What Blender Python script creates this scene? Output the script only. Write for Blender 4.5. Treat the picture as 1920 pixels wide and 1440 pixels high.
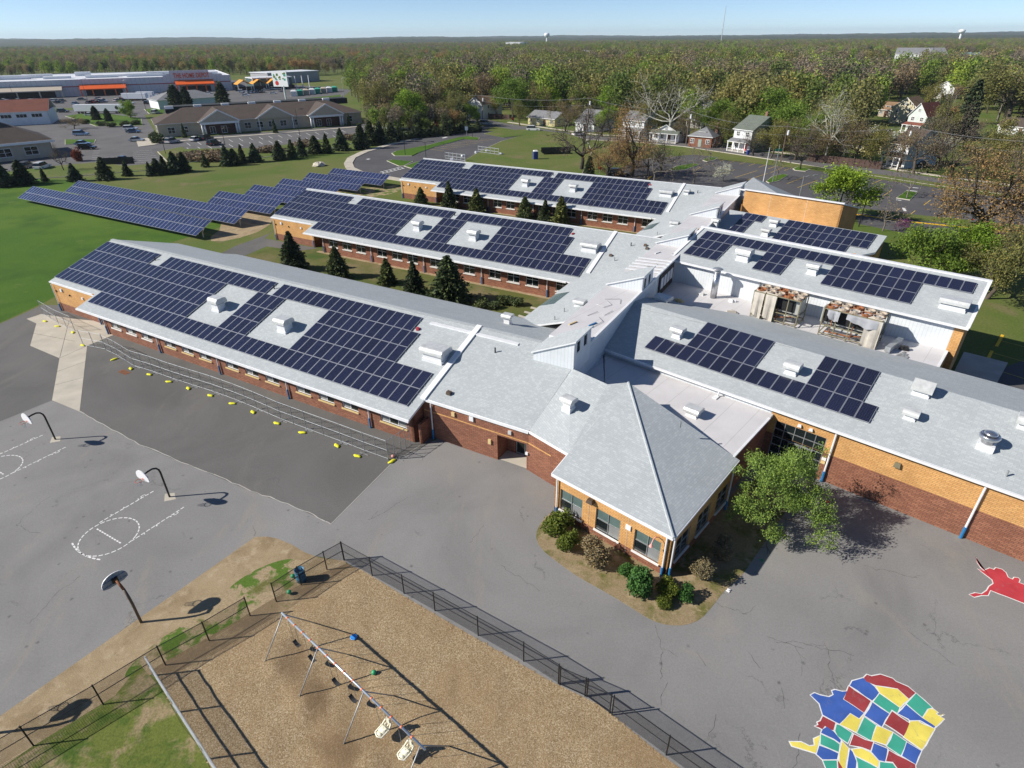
import bpy, math, random
import numpy as np
from mathutils import Vector, Matrix, noise
R = math.radians
for o in list(bpy.data.objects): bpy.data.objects.remove(o)
scene = bpy.context.scene
COL = scene.collection

# ---------------------------------------------------------------- camera, sky, sun, exposure
cam_d = bpy.data.cameras.new('camera'); cam = bpy.data.objects.new('camera', cam_d); COL.objects.link(cam)
cam_d.sensor_width = 36.0; cam_d.lens = 36.0 * 1119 / 1920; cam_d.clip_start = 0.5; cam_d.clip_end = 40000
cam.location = (0, 0, 28.5)
cam.rotation_mode = 'QUATERNION'
cam.rotation_quaternion = (Matrix.Rotation(R(90 - 30.15), 4, 'X') @ Matrix.Rotation(R(-0.448), 4, 'Z')).to_quaternion()
scene.camera = cam

SUN_ELEV, SHADOW_AZ = 33.5, 83.0           # shadows point to azimuth 84.5 deg (measured from +Y towards +X)
world = bpy.data.worlds.new('World'); scene.world = world; world.use_nodes = True
wn = world.node_tree.nodes; wl = world.node_tree.links
bg = wn['Background']; sky = wn.new('ShaderNodeTexSky'); sky.sky_type = 'NISHITA'; sky.sun_disc = False
sky.sun_elevation = R(SUN_ELEV); sky.sun_rotation = R(SHADOW_AZ + 180)
sky.altitude = 30; sky.air_density = 0.5; sky.dust_density = 0.0; sky.ozone_density = 3.0
wl.new(sky.outputs[0], bg.inputs[0]); bg.inputs[1].default_value = 0.098
sun_d = bpy.data.lights.new('sun', 'SUN'); sun_d.energy = 5.0; sun_d.angle = R(0.53); sun_d.color = (1.0, 0.94, 0.85)
sun = bpy.data.objects.new('sun', sun_d); COL.objects.link(sun)
a = R(SHADOW_AZ); e = R(SUN_ELEV)
sun.rotation_euler = Vector((math.sin(a) * math.cos(e), math.cos(a) * math.cos(e), -math.sin(e))).to_track_quat('-Z', 'Y').to_euler()
vs = scene.view_settings; vs.view_transform = 'Standard'; vs.look = 'None'; vs.gamma = 1; vs.use_curve_mapping = False; vs.exposure = 0.42
scene.render.engine = 'CYCLES'
scene.cycles.use_denoising = True
scene.cycles.max_bounces = 6; scene.cycles.diffuse_bounces = 3; scene.cycles.transparent_max_bounces = 12
scene.cycles.volume_bounces = 0

# ---------------------------------------------------------------- frames of reference of the school (metres)
def frame(az):
    c, s = math.cos(R(az)), math.sin(R(az))
    return lambda u, v, z=0.0: (u * s - v * c, u * c + v * s, z)
F1 = frame(119.8)        # classroom wings: u runs along the wings, v away from the viewer
F2 = frame(131.8)        # gymnasium blocks
YAW1, YAW2 = R(90 - 119.8), R(90 - 131.8)

# ---------------------------------------------------------------- mesh builder
def V3(p): return Vector((p[0], p[1], p[2] if len(p) > 2 else 0.0))
class MB:
    def __init__(s): s.v = []; s.f = []; s.m = []
    def poly(s, pts, mi=0):
        n = len(s.v); s.v += [tuple(p) if len(p) == 3 else (p[0], p[1], 0.0) for p in pts]
        s.f.append(tuple(range(n, n + len(pts)))); s.m.append(mi); return s
    def hull6(s, p, mi=0):     # p: 4 bottom (ccw) + 4 top corners
        n = len(s.v); s.v += [tuple(q) for q in p]
        for q in ((3, 2, 1, 0), (4, 5, 6, 7), (0, 1, 5, 4), (1, 2, 6, 5), (2, 3, 7, 6), (3, 0, 4, 7)):
            s.f.append(tuple(n + i for i in q)); s.m.append(mi)
        return s
    def box(s, c, d, rz=0.0, mi=0, taper=1.0):   # c = centre of the base
        cs, sn = math.cos(rz), math.sin(rz); hx, hy = d[0] / 2, d[1] / 2
        def P(x, y, z): return (c[0] + x * cs - y * sn, c[1] + x * sn + y * cs, c[2] + z)
        t = taper
        return s.hull6([P(-hx, -hy, 0), P(hx, -hy, 0), P(hx, hy, 0), P(-hx, hy, 0),
                        P(-hx * t, -hy * t, d[2]), P(hx * t, -hy * t, d[2]), P(hx * t, hy * t, d[2]), P(-hx * t, hy * t, d[2])], mi)
    def beam(s, a, b, w, h, mi=0, up=(0, 0, 1)):      # rectangular bar from a to b
        a = V3(a); b = V3(b); d = (b - a).normalized(); x = d.cross(Vector(up))
        if x.length < 1e-4: x = d.cross(Vector((1, 0, 0)))
        x.normalize(); y = x.cross(d).normalized(); x = x * w / 2; y = y * h / 2
        return s.hull6([a - x - y, a + x - y, b + x - y, b - x - y, a - x + y, a + x + y, b + x + y, b - x + y], mi)
    def prism(s, poly, z0, z1, mi=0, mside=None):
        n = len(s.v); k = len(poly); ms = mi if mside is None else mside
        s.v += [(p[0], p[1], z0) for p in poly] + [(p[0], p[1], z1) for p in poly]
        s.f.append(tuple(range(n + k, n + 2 * k))); s.m.append(mi)
        s.f.append(tuple(range(n + k - 1, n - 1, -1))); s.m.append(ms)
        for i in range(k):
            j = (i + 1) % k; s.f.append((n + i, n + j, n + k + j, n + k + i)); s.m.append(ms)
        return s
    def slab(s, top, t, mi=0, mside=1):              # sloping roof sheet: top polygon in 3-D, thickness t downwards
        n = len(s.v); k = len(top)
        s.v += [tuple(p) for p in top] + [(p[0], p[1], p[2] - t) for p in top]
        s.f.append(tuple(range(n, n + k))); s.m.append(mi)
        s.f.append(tuple(range(n + 2 * k - 1, n + k - 1, -1))); s.m.append(mside)
        for i in range(k):
            j = (i + 1) % k; s.f.append((n + k + i, n + k + j, n + j, n + i)); s.m.append(mside)
        return s
    def tube(s, pts, r, n=6, mi=0, cap=True):
        pts = [V3(p) for p in pts]; rs = r if isinstance(r, (list, tuple)) else [r] * len(pts)
        base = len(s.v); prev = None
        for i, p in enumerate(pts):
            d = (pts[min(i + 1, len(pts) - 1)] - pts[max(i - 1, 0)]).normalized()
            if prev is None:
                x = d.cross(Vector((0, 0, 1)))
                if x.length < 1e-3: x = d.cross(Vector((1, 0, 0)))
            else: x = prev - d * prev.dot(d)
            x.normalize(); prev = x; y = d.cross(x)
            for k in range(n):
                t = 2 * math.pi * k / n
                s.v.append(tuple(p + (x * math.cos(t) + y * math.sin(t)) * rs[i]))
        for i in range(len(pts) - 1):
            for k in range(n):
                a0 = base + i * n + k; b0 = base + i * n + (k + 1) % n
                s.f.append((a0, b0, b0 + n, a0 + n)); s.m.append(mi)
        if cap:
            s.f.append(tuple(base + k for k in range(n - 1, -1, -1))); s.m.append(mi)
            e0 = base + (len(pts) - 1) * n
            s.f.append(tuple(e0 + k for k in range(n))); s.m.append(mi)
        return s
    def lathe(s, prof, c=(0, 0, 0), n=16, mi=0):
        base = len(s.v)
        for (r, z) in prof:
            for k in range(n):
                t = 2 * math.pi * k / n; s.v.append((c[0] + r * math.cos(t), c[1] + r * math.sin(t), c[2] + z))
        for i in range(len(prof) - 1):
            for k in range(n):
                a0 = base + i * n + k; b0 = base + i * n + (k + 1) % n
                s.f.append((a0, b0, b0 + n, a0 + n)); s.m.append(mi)
        s.f.append(tuple(base + k for k in range(n - 1, -1, -1))); s.m.append(mi)
        e0 = base + (len(prof) - 1) * n
        s.f.append(tuple(e0 + k for k in range(n))); s.m.append(mi)
        return s
    def mesh(s, name, mats, smooth=False, uv=True):
        me = bpy.data.meshes.new(name); me.from_pydata(s.v, [], s.f)
        for m in (mats if isinstance(mats, (list, tuple)) else [mats]): me.materials.append(M[m] if isinstance(m, str) else m)
        me.polygons.foreach_set('material_index', s.m)
        if smooth: me.polygons.foreach_set('use_smooth', [True] * len(s.f))
        if uv: metric_uv(me)
        me.update(); return me
    def build(s, name, mats, parent=None, smooth=False, loc=None, rz=0.0, label=None, cat=None, group=None, kind=None, uv=True, local=False):
        return put(s.mesh(name, mats, smooth, uv), name, parent, loc, rz, label, cat, group, kind, local)
def metric_uv(me):                                    # uv in metres: along the horizontal of the face, and up its slope
    uvl = me.uv_layers.new(name='UVMap'); n = len(me.loops); out = np.zeros((n, 2), np.float32)
    vv = me.vertices
    for p in me.polygons:
        nn = p.normal
        if abs(nn.z) > 0.995: t = Vector((1, 0, 0)); b = Vector((0, 1, 0))
        else: t = Vector((-nn.y, nn.x, 0)).normalized(); b = nn.cross(t)
        for li in p.loop_indices:
            co = vv[me.loops[li].vertex_index].co; out[li] = (co.dot(t), co.dot(b))
    uvl.data.foreach_set('uv', out.ravel())
WM = {}                                               # world matrix of each object as built
def put(me, name, parent=None, loc=None, rz=0.0, label=None, cat=None, group=None, kind=None, local=False):
    # a child is given in world coordinates unless local=True
    o = bpy.data.objects.new(name, me); COL.objects.link(o); L = Matrix.Identity(4)
    if loc is not None: o.location = V3(loc); L = Matrix.Translation(V3(loc))
    if rz: o.rotation_euler = (0, 0, rz); L = L @ Matrix.Rotation(rz, 4, 'Z')
    if parent is not None:
        o.parent = parent
        if local: L = WM[parent.name] @ L
        else: o.matrix_parent_inverse = WM[parent.name].inverted()
    WM[o.name] = L
    return tag(o, label, cat, group, kind)
def tag(o, label=None, cat=None, group=None, kind=None):
    if label: o['label'] = label
    if cat: o['category'] = cat
    if group: o['group'] = group
    if kind: o['kind'] = kind
    return o
def thing(name, label, cat, loc=(0, 0, 0), rz=0.0, group=None):
    return put(None, name, None, loc, rz, label, cat, group)
def clone(root, loc, rz=0.0, scale=None, label=None, group=None, recolor=None):     # copy a thing with its parts and sub-parts
    def cp(o, parent):
        c2 = o.copy(); COL.objects.link(c2); c2.parent = parent
        if recolor:
            for i, sl in enumerate(c2.material_slots):
                if sl.material and sl.material.name in recolor: sl.link = 'OBJECT'; sl.material = recolor[sl.material.name]
        for ch in kids.get(o.name, ()): cp(ch, c2)
        return c2
    kids = {}
    def walk(o):
        kids[o.name] = list(o.children)
        for ch in o.children: walk(ch)
    walk(root)
    r = cp(root, None); r.location = V3(loc); r.rotation_euler = (0, 0, rz)
    if scale is not None: r.scale = scale if isinstance(scale, (tuple, list)) else (scale,) * 3
    if label: r['label'] = label
    if group: r['group'] = group
    return r
def sheet(name, poly, z, mat, label=None, cat=None, kind='structure', parent=None):   # flat ground sheet with a skirt
    mb = MB(); mb.prism(poly if area2(poly) > 0 else poly[::-1], z - 0.05, z)
    return mb.build(name, mat, parent, label=label, cat=cat, kind=kind)
def area2(p): return sum(p[i][0] * p[(i + 1) % len(p)][1] - p[(i + 1) % len(p)][0] * p[i][1] for i in range(len(p)))
def smooth_poly(p, it=2):
    for _ in range(it):
        q = []
        for i in range(len(p)):
            a0, b0 = p[i], p[(i + 1) % len(p)]
            q += [(a0[0] * .75 + b0[0] * .25, a0[1] * .75 + b0[1] * .25), (a0[0] * .25 + b0[0] * .75, a0[1] * .25 + b0[1] * .75)]
        p = q
    return p
def lerp(a, b, t): return tuple(x + (y - x) * t for x, y in zip(a, b))

# ---------------------------------------------------------------- procedural materials
M = {}
def new_mat(name):
    m = bpy.data.materials.new(name); m.use_nodes = True; M[name] = m
    nt = m.node_tree; return m, nt, nt.nodes, nt.links, nt.nodes['Principled BSDF']
def nd(nt, kind, **kw):
    n = nt.nodes.new(kind)
    for k, v in kw.items():
        if isinstance(k, str) and k.startswith('i_'):
            key = k[2:].replace('_', ' '); n.inputs[key].default_value = v
        else: setattr(n, k, v)
    return n
def col4(c): return (c[0], c[1], c[2], 1.0)
def ramp(nt, fac, stops):
    r = nt.nodes.new('ShaderNodeValToRGB'); cr = r.color_ramp
    while len(cr.elements) < len(stops): cr.elements.new(0.5)
    for e2, (p, c2) in zip(cr.elements, stops): e2.position = p; e2.color = col4(c2) if len(c2) == 3 else c2
    nt.links.new(fac, r.inputs[0]); return r.outputs[0]
def mix(nt, fac, a2, b2, mode='MIX'):
    n = nt.nodes.new('ShaderNodeMix'); n.data_type = 'RGBA'; n.blend_type = mode
    for i, x in ((0, fac), (6, a2), (7, b2)):
        if isinstance(x, (int, float)): n.inputs[i].default_value = x
        elif isinstance(x, tuple): n.inputs[i].default_value = col4(x)
        else: nt.links.new(x, n.inputs[i])
    return n.outputs[2]
def math_(nt, op, a2, b2=None, clamp=False):
    n = nt.nodes.new('ShaderNodeMath'); n.operation = op; n.use_clamp = clamp
    for i, x in ((0, a2), (1, b2)):
        if x is None: continue
        if isinstance(x, (int, float)): n.inputs[i].default_value = x
        else: nt.links.new(x, n.inputs[i])
    return n.outputs[0]
def vec(nt, which='OBJECT', scale=None):
    if which == 'UV': out = nd(nt, 'ShaderNodeUVMap').outputs[0]
    elif which == 'WORLD': out = nd(nt, 'ShaderNodeNewGeometry').outputs['Position']
    else: out = nd(nt, 'ShaderNodeTexCoord').outputs['Object']
    if scale:
        mp = nt.nodes.new('ShaderNodeMapping'); mp.inputs['Scale'].default_value = scale; nt.links.new(out, mp.inputs[0]); out = mp.outputs[0]
    return out
def noise_(nt, v, scale, detail=3, rough=0.55, dist=0.0):
    n = nd(nt, 'ShaderNodeTexNoise'); n.inputs['Scale'].default_value = scale; n.inputs['Detail'].default_value = detail
    n.inputs['Roughness'].default_value = rough; n.inputs['Distortion'].default_value = dist; nt.links.new(v, n.inputs['Vector']); return n.outputs[0]
def bump(nt, bsdf, h, strength=0.3, dist=0.02):
    b = nd(nt, 'ShaderNodeBump'); b.inputs['Strength'].default_value = strength; b.inputs['Distance'].default_value = dist
    nt.links.new(h, b.inputs['Height']); nt.links.new(b.outputs[0], bsdf.inputs['Normal'])
def plain(name, c, rough=0.6, metal=0.0, var=0.12, scale=1.5, coords='WORLD', spec=0.5, grain=0.0, coat=0.0):
    m, nt, ns, ls, bs = new_mat(name)
    v = vec(nt, coords); n = noise_(nt, v, scale, 4)
    col = ramp(nt, n, [(0.3, tuple(x * (1 - var) for x in c)), (0.7, tuple(min(1, x * (1 + var)) for x in c))])
    if grain:
        g = noise_(nt, v, 60, 2); col = mix(nt, 1.0, col, ramp(nt, g, [(0.3, (1 - grain,) * 3), (0.7, (1 + grain,) * 3)]), 'MULTIPLY')
    ls.new(col, bs.inputs['Base Color']); bs.inputs['Roughness'].default_value = rough; bs.inputs['Metallic'].default_value = metal
    bs.inputs['Specular IOR Level'].default_value = spec; bs.inputs['Coat Weight'].default_value = coat
    return m
def ground_mat(name, layers, fine=(30, 0.25), bmp=0.25, rough=0.95):
    # layers: base colour then (colour, noise scale, threshold lo, hi, seed-offset)
    m, nt, ns, ls, bs = new_mat(name); v = vec(nt, 'WORLD'); col = None
    for i, L in enumerate(layers):
        if i == 0: base = L; rgb = nd(nt, 'ShaderNodeRGB'); rgb.outputs[0].default_value = col4(L); col = rgb.outputs[0]; continue
        c2, sc, lo, hi = L[:4]
        mp = nt.nodes.new('ShaderNodeMapping'); mp.inputs['Location'].default_value = (i * 37.7, i * 11.3, i * 5.1); ls.new(v, mp.inputs[0])
        n = noise_(nt, mp.outputs[0], sc, 6, 0.62, 0.3); f = ramp(nt, n, [(lo, (0, 0, 0)), (hi, (1, 1, 1))])
        col = mix(nt, f, col, c2)
    g = noise_(nt, v, fine[0], 3, 0.7); k = fine[1]
    col = mix(nt, 1.0, col, ramp(nt, g, [(0.25, (1 - k,) * 3), (0.75, (1 + k,) * 3)]), 'MULTIPLY')
    ls.new(col, bs.inputs['Base Color']); bs.inputs['Roughness'].default_value = rough; bs.inputs['Specular IOR Level'].default_value = 0.2
    bump(nt, bs, g, bmp, 0.05); return m

# asphalt with aggregate grain, stains, dark spots and hairline cracks
def asphalt(name, c, stain, crack=0.75, spots=True):
    m, nt, ns, ls, bs = new_mat(name); v = vec(nt, 'WORLD')
    n1 = noise_(nt, v, 0.11, 5, 0.6, 0.6); col = ramp(nt, n1, [(0.32, tuple(x * 0.84 for x in c)), (0.5, c), (0.68, tuple(x * 1.12 for x in c))])
    n2 = noise_(nt, vec(nt, 'WORLD', (0.22, 0.07, 1)), 1.0, 6, 0.7, 1.2); col = mix(nt, ramp(nt, n2, [(0.54, (0, 0, 0)), (0.72, (0.8,) * 3)]), col, stain)
    g = noise_(nt, v, 9.0, 4, 0.75); col = mix(nt, 1.0, col, ramp(nt, g, [(0.25, (0.86,) * 3), (0.75, (1.14,) * 3)]), 'MULTIPLY')
    g2 = noise_(nt, v, 45.0, 2, 0.8); col = mix(nt, 1.0, col, ramp(nt, g2, [(0.2, (0.7,) * 3), (0.8, (1.3,) * 3)]), 'MULTIPLY')
    if spots:
        vo = nd(nt, 'ShaderNodeTexVoronoi'); vo.inputs['Scale'].default_value = 0.85; vo.inputs['Randomness'].default_value = 1.0; ls.new(v, vo.inputs['Vector'])
        wob = math_(nt, 'ADD', vo.outputs['Distance'], math_(nt, 'MULTIPLY', noise_(nt, v, 6, 3), 0.16))
        r1 = nd(nt, 'ShaderNodeSeparateColor'); ls.new(vo.outputs['Color'], r1.inputs[0])
        keep = math_(nt, 'GREATER_THAN', r1.outputs[0], 0.4)
        f = math_(nt, 'MULTIPLY', ramp(nt, wob, [(0.11, (0.7,) * 3), (0.19, (0, 0, 0))]), keep)
        col = mix(nt, f, col, tuple(x * 0.38 for x in c))
    vc = nd(nt, 'ShaderNodeTexVoronoi', feature='DISTANCE_TO_EDGE'); vc.inputs['Scale'].default_value = 0.16
    nz = nd(nt, 'ShaderNodeTexNoise', i_Scale=0.45, i_Detail=8.0, i_Roughness=0.68); ls.new(v, nz.inputs['Vector']); wv = mix(nt, 1.0, v, mix(nt, 1.0, nz.outputs[1], (3.2, 3.2, 3.2), 'MULTIPLY'), 'ADD'); ls.new(wv, vc.inputs['Vector'])
    ck = ramp(nt, vc.outputs['Distance'], [(0.0, (crack,) * 3), (0.006, (0, 0, 0))])
    gate = ramp(nt, noise_(nt, v, 0.3, 3), [(0.54, (0, 0, 0)), (0.62, (1, 1, 1))])
    col = mix(nt, math_(nt, 'MULTIPLY', ck, gate), col, tuple(x * 0.35 for x in c))
    ls.new(col, bs.inputs['Base Color']); bs.inputs['Roughness'].default_value = 0.92; bs.inputs['Specular IOR Level'].default_value = 0.25
    bump(nt, bs, g2, 0.25, 0.01); return m
asphalt('asphalt_old', (0.222, 0.218, 0.212), (0.27, 0.25, 0.215))
asphalt('asphalt_new', (0.132, 0.129, 0.123), (0.165, 0.155, 0.14), 0.3, False)
asphalt('asphalt_road', (0.088, 0.086, 0.090), (0.115, 0.11, 0.105), 0.3, False)
asphalt('asphalt_lot', (0.125, 0.122, 0.122), (0.16, 0.15, 0.14), 0.4, False)

def brick(name, c1, c2, mortar, w=0.40, h=0.125, mz=0.016, bias=-0.1):
    m, nt, ns, ls, bs = new_mat(name); v = vec(nt, 'UV')
    b = nd(nt, 'ShaderNodeTexBrick'); ls.new(v, b.inputs['Vector']); b.inputs['Scale'].default_value = 1.0
    b.inputs['Color1'].default_value = col4(c1); b.inputs['Color2'].default_value = col4(c2); b.inputs['Mortar'].default_value = col4(mortar)
    b.inputs['Brick Width'].default_value = w; b.inputs['Row Height'].default_value = h; b.inputs['Mortar Size'].default_value = mz; b.inputs['Bias'].default_value = bias
    n = noise_(nt, v, 0.5, 5); col = mix(nt, 1.0, b.outputs[0], ramp(nt, n, [(0.3, (0.86,) * 3), (0.7, (1.12,) * 3)]), 'MULTIPLY')
    ls.new(col, bs.inputs['Base Color']); bs.inputs['Roughness'].default_value = 0.9
    bump(nt, bs, b.outputs['Fac'], -0.4, 0.01); return m
brick('brick_red', (0.235, 0.088, 0.048), (0.345, 0.145, 0.08), (0.085, 0.05, 0.038))
brick('brick_tan', (0.55, 0.285, 0.092), (0.67, 0.375, 0.135), (0.33, 0.19, 0.085))
brick('brick_dull', (0.20, 0.085, 0.055), (0.26, 0.12, 0.085), (0.2, 0.16, 0.13))

def shingle(name, c1, c2, gap, w=0.30, h=0.143, tone=0.12):
    m, nt, ns, ls, bs = new_mat(name); v = vec(nt, 'UV')
    b = nd(nt, 'ShaderNodeTexBrick'); ls.new(v, b.inputs['Vector']); b.inputs['Scale'].default_value = 1.0
    b.inputs['Color1'].default_value = col4(c1); b.inputs['Color2'].default_value = col4(c2); b.inputs['Mortar'].default_value = col4(gap)
    b.inputs['Brick Width'].default_value = w; b.inputs['Row Height'].default_value = h; b.inputs['Mortar Size'].default_value = 0.010; b.inputs['Mortar Smooth'].default_value = 0.3
    b.offset = 0.37; b.offset_frequency = 3; b.inputs['Bias'].default_value = -0.35
    n = noise_(nt, v, 0.35, 6, 0.65); col = mix(nt, 1.0, b.outputs[0], ramp(nt, n, [(0.3, (1 - tone,) * 3), (0.7, (1 + tone,) * 3)]), 'MULTIPLY')
    st = noise_(nt, vec(nt, 'UV', (1.2, 0.12, 1)), 1.0, 4); col = mix(nt, ramp(nt, st, [(0.55, (0, 0, 0)), (0.8, (0.15,) * 3)]), col, tuple(x * 0.8 for x in c1))
    ls.new(col, bs.inputs['Base Color']); bs.inputs['Roughness'].default_value = 0.88; bs.inputs['Specular IOR Level'].default_value = 0.3
    sx = nd(nt, 'ShaderNodeSeparateXYZ'); ls.new(v, sx.inputs[0]); saw = math_(nt, 'FRACT', math_(nt, 'DIVIDE', sx.outputs[1], h))
    bump(nt, bs, saw, -0.55, 0.02); return m
shingle('shingle_grey', (0.375, 0.405, 0.418), (0.475, 0.505, 0.51), (0.30, 0.325, 0.33), 0.30, 0.15, 0.05)
shingle('shingle_brown', (0.085, 0.066, 0.055), (0.12, 0.093, 0.078), (0.05, 0.04, 0.035))
shingle('shingle_tan', (0.24, 0.155, 0.085), (0.30, 0.20, 0.12), (0.16, 0.1, 0.06))
shingle('shingle_red', (0.18, 0.06, 0.04), (0.23, 0.085, 0.055), (0.1, 0.04, 0.03))
shingle('shingle_slate', (0.20, 0.205, 0.215), (0.27, 0.275, 0.285), (0.13, 0.13, 0.14))
shingle('shingle_green', (0.13, 0.15, 0.125), (0.18, 0.2, 0.165), (0.09, 0.1, 0.085))

def membrane(name, c, seam=1.9):
    m, nt, ns, ls, bs = new_mat(name); v = vec(nt, 'UV')
    n = noise_(nt, v, 0.45, 6, 0.65, 0.5); col = ramp(nt, n, [(0.3, tuple(x * 0.88 for x in c)), (0.65, c)])
    d = noise_(nt, v, 1.7, 6, 0.7, 1.0); col = mix(nt, ramp(nt, d, [(0.62, (0, 0, 0)), (0.8, (0.6,) * 3)]), col, (c[0] * 0.62, c[1] * 0.57, c[2] * 0.5))
    rot = nt.nodes.new('ShaderNodeMapping'); rot.inputs['Rotation'].default_value = (0, 0, R(41.8)); ls.new(v, rot.inputs[0])
    sx = nd(nt, 'ShaderNodeSeparateXYZ'); ls.new(rot.outputs[0], sx.inputs[0]); fr = math_(nt, 'FRACT', math_(nt, 'DIVIDE', sx.outputs[0], seam))
    col = mix(nt, math_(nt, 'MULTIPLY', math_(nt, 'LESS_THAN', fr, 0.03), 0.45), col, tuple(x * 0.55 for x in c))
    ls.new(col, bs.inputs['Base Color']); bs.inputs['Roughness'].default_value = 0.7; return m
membrane('membrane', (0.60, 0.585, 0.59))

def siding(name, c, pitch=0.30, vertical=True):
    m, nt, ns, ls, bs = new_mat(name); v = vec(nt, 'UV'); sx = nd(nt, 'ShaderNodeSeparateXYZ'); ls.new(v, sx.inputs[0])
    fr = math_(nt, 'FRACT', math_(nt, 'DIVIDE', sx.outputs[0 if vertical else 1], pitch))
    n = noise_(nt, v, 0.8, 5); col = ramp(nt, n, [(0.3, tuple(x * 0.9 for x in c)), (0.7, tuple(min(1, x * 1.06) for x in c))])
    col = mix(nt, math_(nt, 'MULTIPLY', math_(nt, 'LESS_THAN', fr, 0.09), 0.5), col, tuple(x * 0.55 for x in c))
    ls.new(col, bs.inputs['Base Color']); bs.inputs['Roughness'].default_value = 0.55; bump(nt, bs, fr, 0.25, 0.02); return m
siding('siding_white', (0.62, 0.655, 0.68)); siding('clapboard_white', (0.72, 0.73, 0.74), 0.18, False)
siding('clapboard_cream', (0.60, 0.55, 0.38), 0.18, False); siding('clapboard_mint', (0.56, 0.63, 0.60), 0.18, False)
siding('clapboard_tan', (0.43, 0.37, 0.285), 0.2, False); siding('clapboard_green', (0.30, 0.36, 0.31), 0.18, False)
siding('clapboard_yellow', (0.62, 0.56, 0.30), 0.18, False); siding('clapboard_grey', (0.36, 0.37, 0.38), 0.18, False)
siding('clapboard_blue', (0.42, 0.52, 0.62), 0.18, False)
siding('store_wall', (0.60, 0.60, 0.62), 2.4)

# photovoltaic glass with cell grid
def pv(name, base, line):
    m, nt, ns, ls, bs = new_mat(name); v = vec(nt, 'UV'); sx = nd(nt, 'ShaderNodeSeparateXYZ'); ls.new(v, sx.inputs[0])
    def grid(o, pitch, w): return math_(nt, 'LESS_THAN', math_(nt, 'FRACT', math_(nt, 'DIVIDE', o, pitch)), w)
    g = math_(nt, 'MAXIMUM', grid(sx.outputs[0], 0.157, 0.06), grid(sx.outputs[1], 0.157, 0.06))
    bus = math_(nt, 'MULTIPLY', grid(sx.outputs[0], 0.0785, 0.07), 0.35)
    oi = nd(nt, 'ShaderNodeObjectInfo'); tint = ramp(nt, oi.outputs['Random'], [(0.0, tuple(x * 0.75 for x in base)), (1.0, tuple(x * 1.3 for x in base))])
    col = mix(nt, math_(nt, 'MAXIMUM', g, bus), tint, line)
    ls.new(col, bs.inputs['Base Color']); bs.inputs['Roughness'].default_value = 0.16; bs.inputs['IOR'].default_value = 1.45
    bs.inputs['Coat Weight'].default_value = 0.25; bs.inputs['Coat Roughness'].default_value = 0.06; return m
pv('pv_glass', (0.0085, 0.0105, 0.030), (0.075, 0.085, 0.13))
pv('pv_glass_blue', (0.014, 0.021, 0.070), (0.09, 0.11, 0.18))
plain('alu_frame', (0.48, 0.49, 0.53), 0.42, 0.6, 0.05)
plain('galv', (0.50, 0.52, 0.53), 0.45, 0.7, 0.15, 3); plain('galv_dull', (0.36, 0.37, 0.37), 0.5, 0.5, 0.15, 3)
plain('white_metal', (0.72, 0.73, 0.74), 0.45, 0.0, 0.07); plain('vent_cap', (0.60, 0.61, 0.60), 0.42, 0.25, 0.14, 2.5); plain('vent_curb', (0.74, 0.75, 0.76), 0.4, 0.1, 0.06)
plain('white_paint', (0.78, 0.78, 0.77), 0.6, 0, 0.06, 4, grain=0.15); plain('white_trim', (0.75, 0.75, 0.74), 0.55, 0, 0.05)
plain('steel_bright', (0.55, 0.56, 0.58), 0.28, 0.9, 0.12, 4); plain('black_metal', (0.012, 0.012, 0.013), 0.45, 0, 0.2); plain('black_void', (0.008, 0.008, 0.009), 0.8, 0, 0.1)
plain('blue_boot', (0.02, 0.16, 0.36), 0.5, 0, 0.1); plain('glass_dark', (0.012, 0.017, 0.018), 0.06, 0, 0.3, 0.7); plain('glass_blind', (0.10, 0.145, 0.135), 0.12, 0, 0.15, 1.2)
plain('glass_grey', (0.23, 0.24, 0.24), 0.15, 0, 0.15, 1.2); plain('sill_cream', (0.62, 0.47, 0.22), 0.7, 0, 0.06); plain('sill_white', (0.72, 0.70, 0.66), 0.7, 0, 0.06)
plain('brown_metal', (0.10, 0.07, 0.05), 0.5, 0, 0.15); plain('rust', (0.26, 0.10, 0.04), 0.85, 0, 0.4, 5); plain('tarp', (0.43, 0.40, 0.35), 0.85, 0, 0.12, 2); plain('tarp_grey', (0.30, 0.31, 0.33), 0.85, 0, 0.12, 2)
plain('machine', (0.40, 0.41, 0.385), 0.5, 0.2, 0.12, 2); plain('fan_dirty', (0.40, 0.34, 0.27), 0.8, 0, 0.35, 6); plain('olive_metal', (0.20, 0.18, 0.11), 0.6, 0, 0.2)
plain('concrete', (0.46, 0.42, 0.345), 0.9, 0, 0.12, 0.6, grain=0.12); plain('concrete_grey', (0.42, 0.40, 0.36), 0.9, 0, 0.12, 0.6, grain=0.12); plain('kerb', (0.50, 0.46, 0.39), 0.9, 0, 0.1, 0.8)
plain('paint_yellow', (0.62, 0.42, 0.075), 0.8, 0, 0.22, 3, grain=0.25); plain('kerb_yellow', (0.70, 0.42, 0.02), 0.8, 0, 0.12); plain('paint_white', (0.70, 0.70, 0.69), 0.8, 0, 0.1, 3, grain=0.2)
plain('sandbag', (0.68, 0.66, 0.02), 0.75, 0, 0.15, 5)
plain('drum_blue', (0.05, 0.19, 0.32), 0.5, 0, 0.2, 6); plain('ball_green', (0.03, 0.33, 0.13), 0.5, 0, 0.1); plain('ball_pink', (0.75, 0.35, 0.3), 0.5, 0, 0.1); plain('disc_blue', (0.05, 0.3, 0.75), 0.4, 0, 0.05); plain('collar_orange', (0.75, 0.16, 0.05), 0.5, 0, 0.08)
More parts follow.
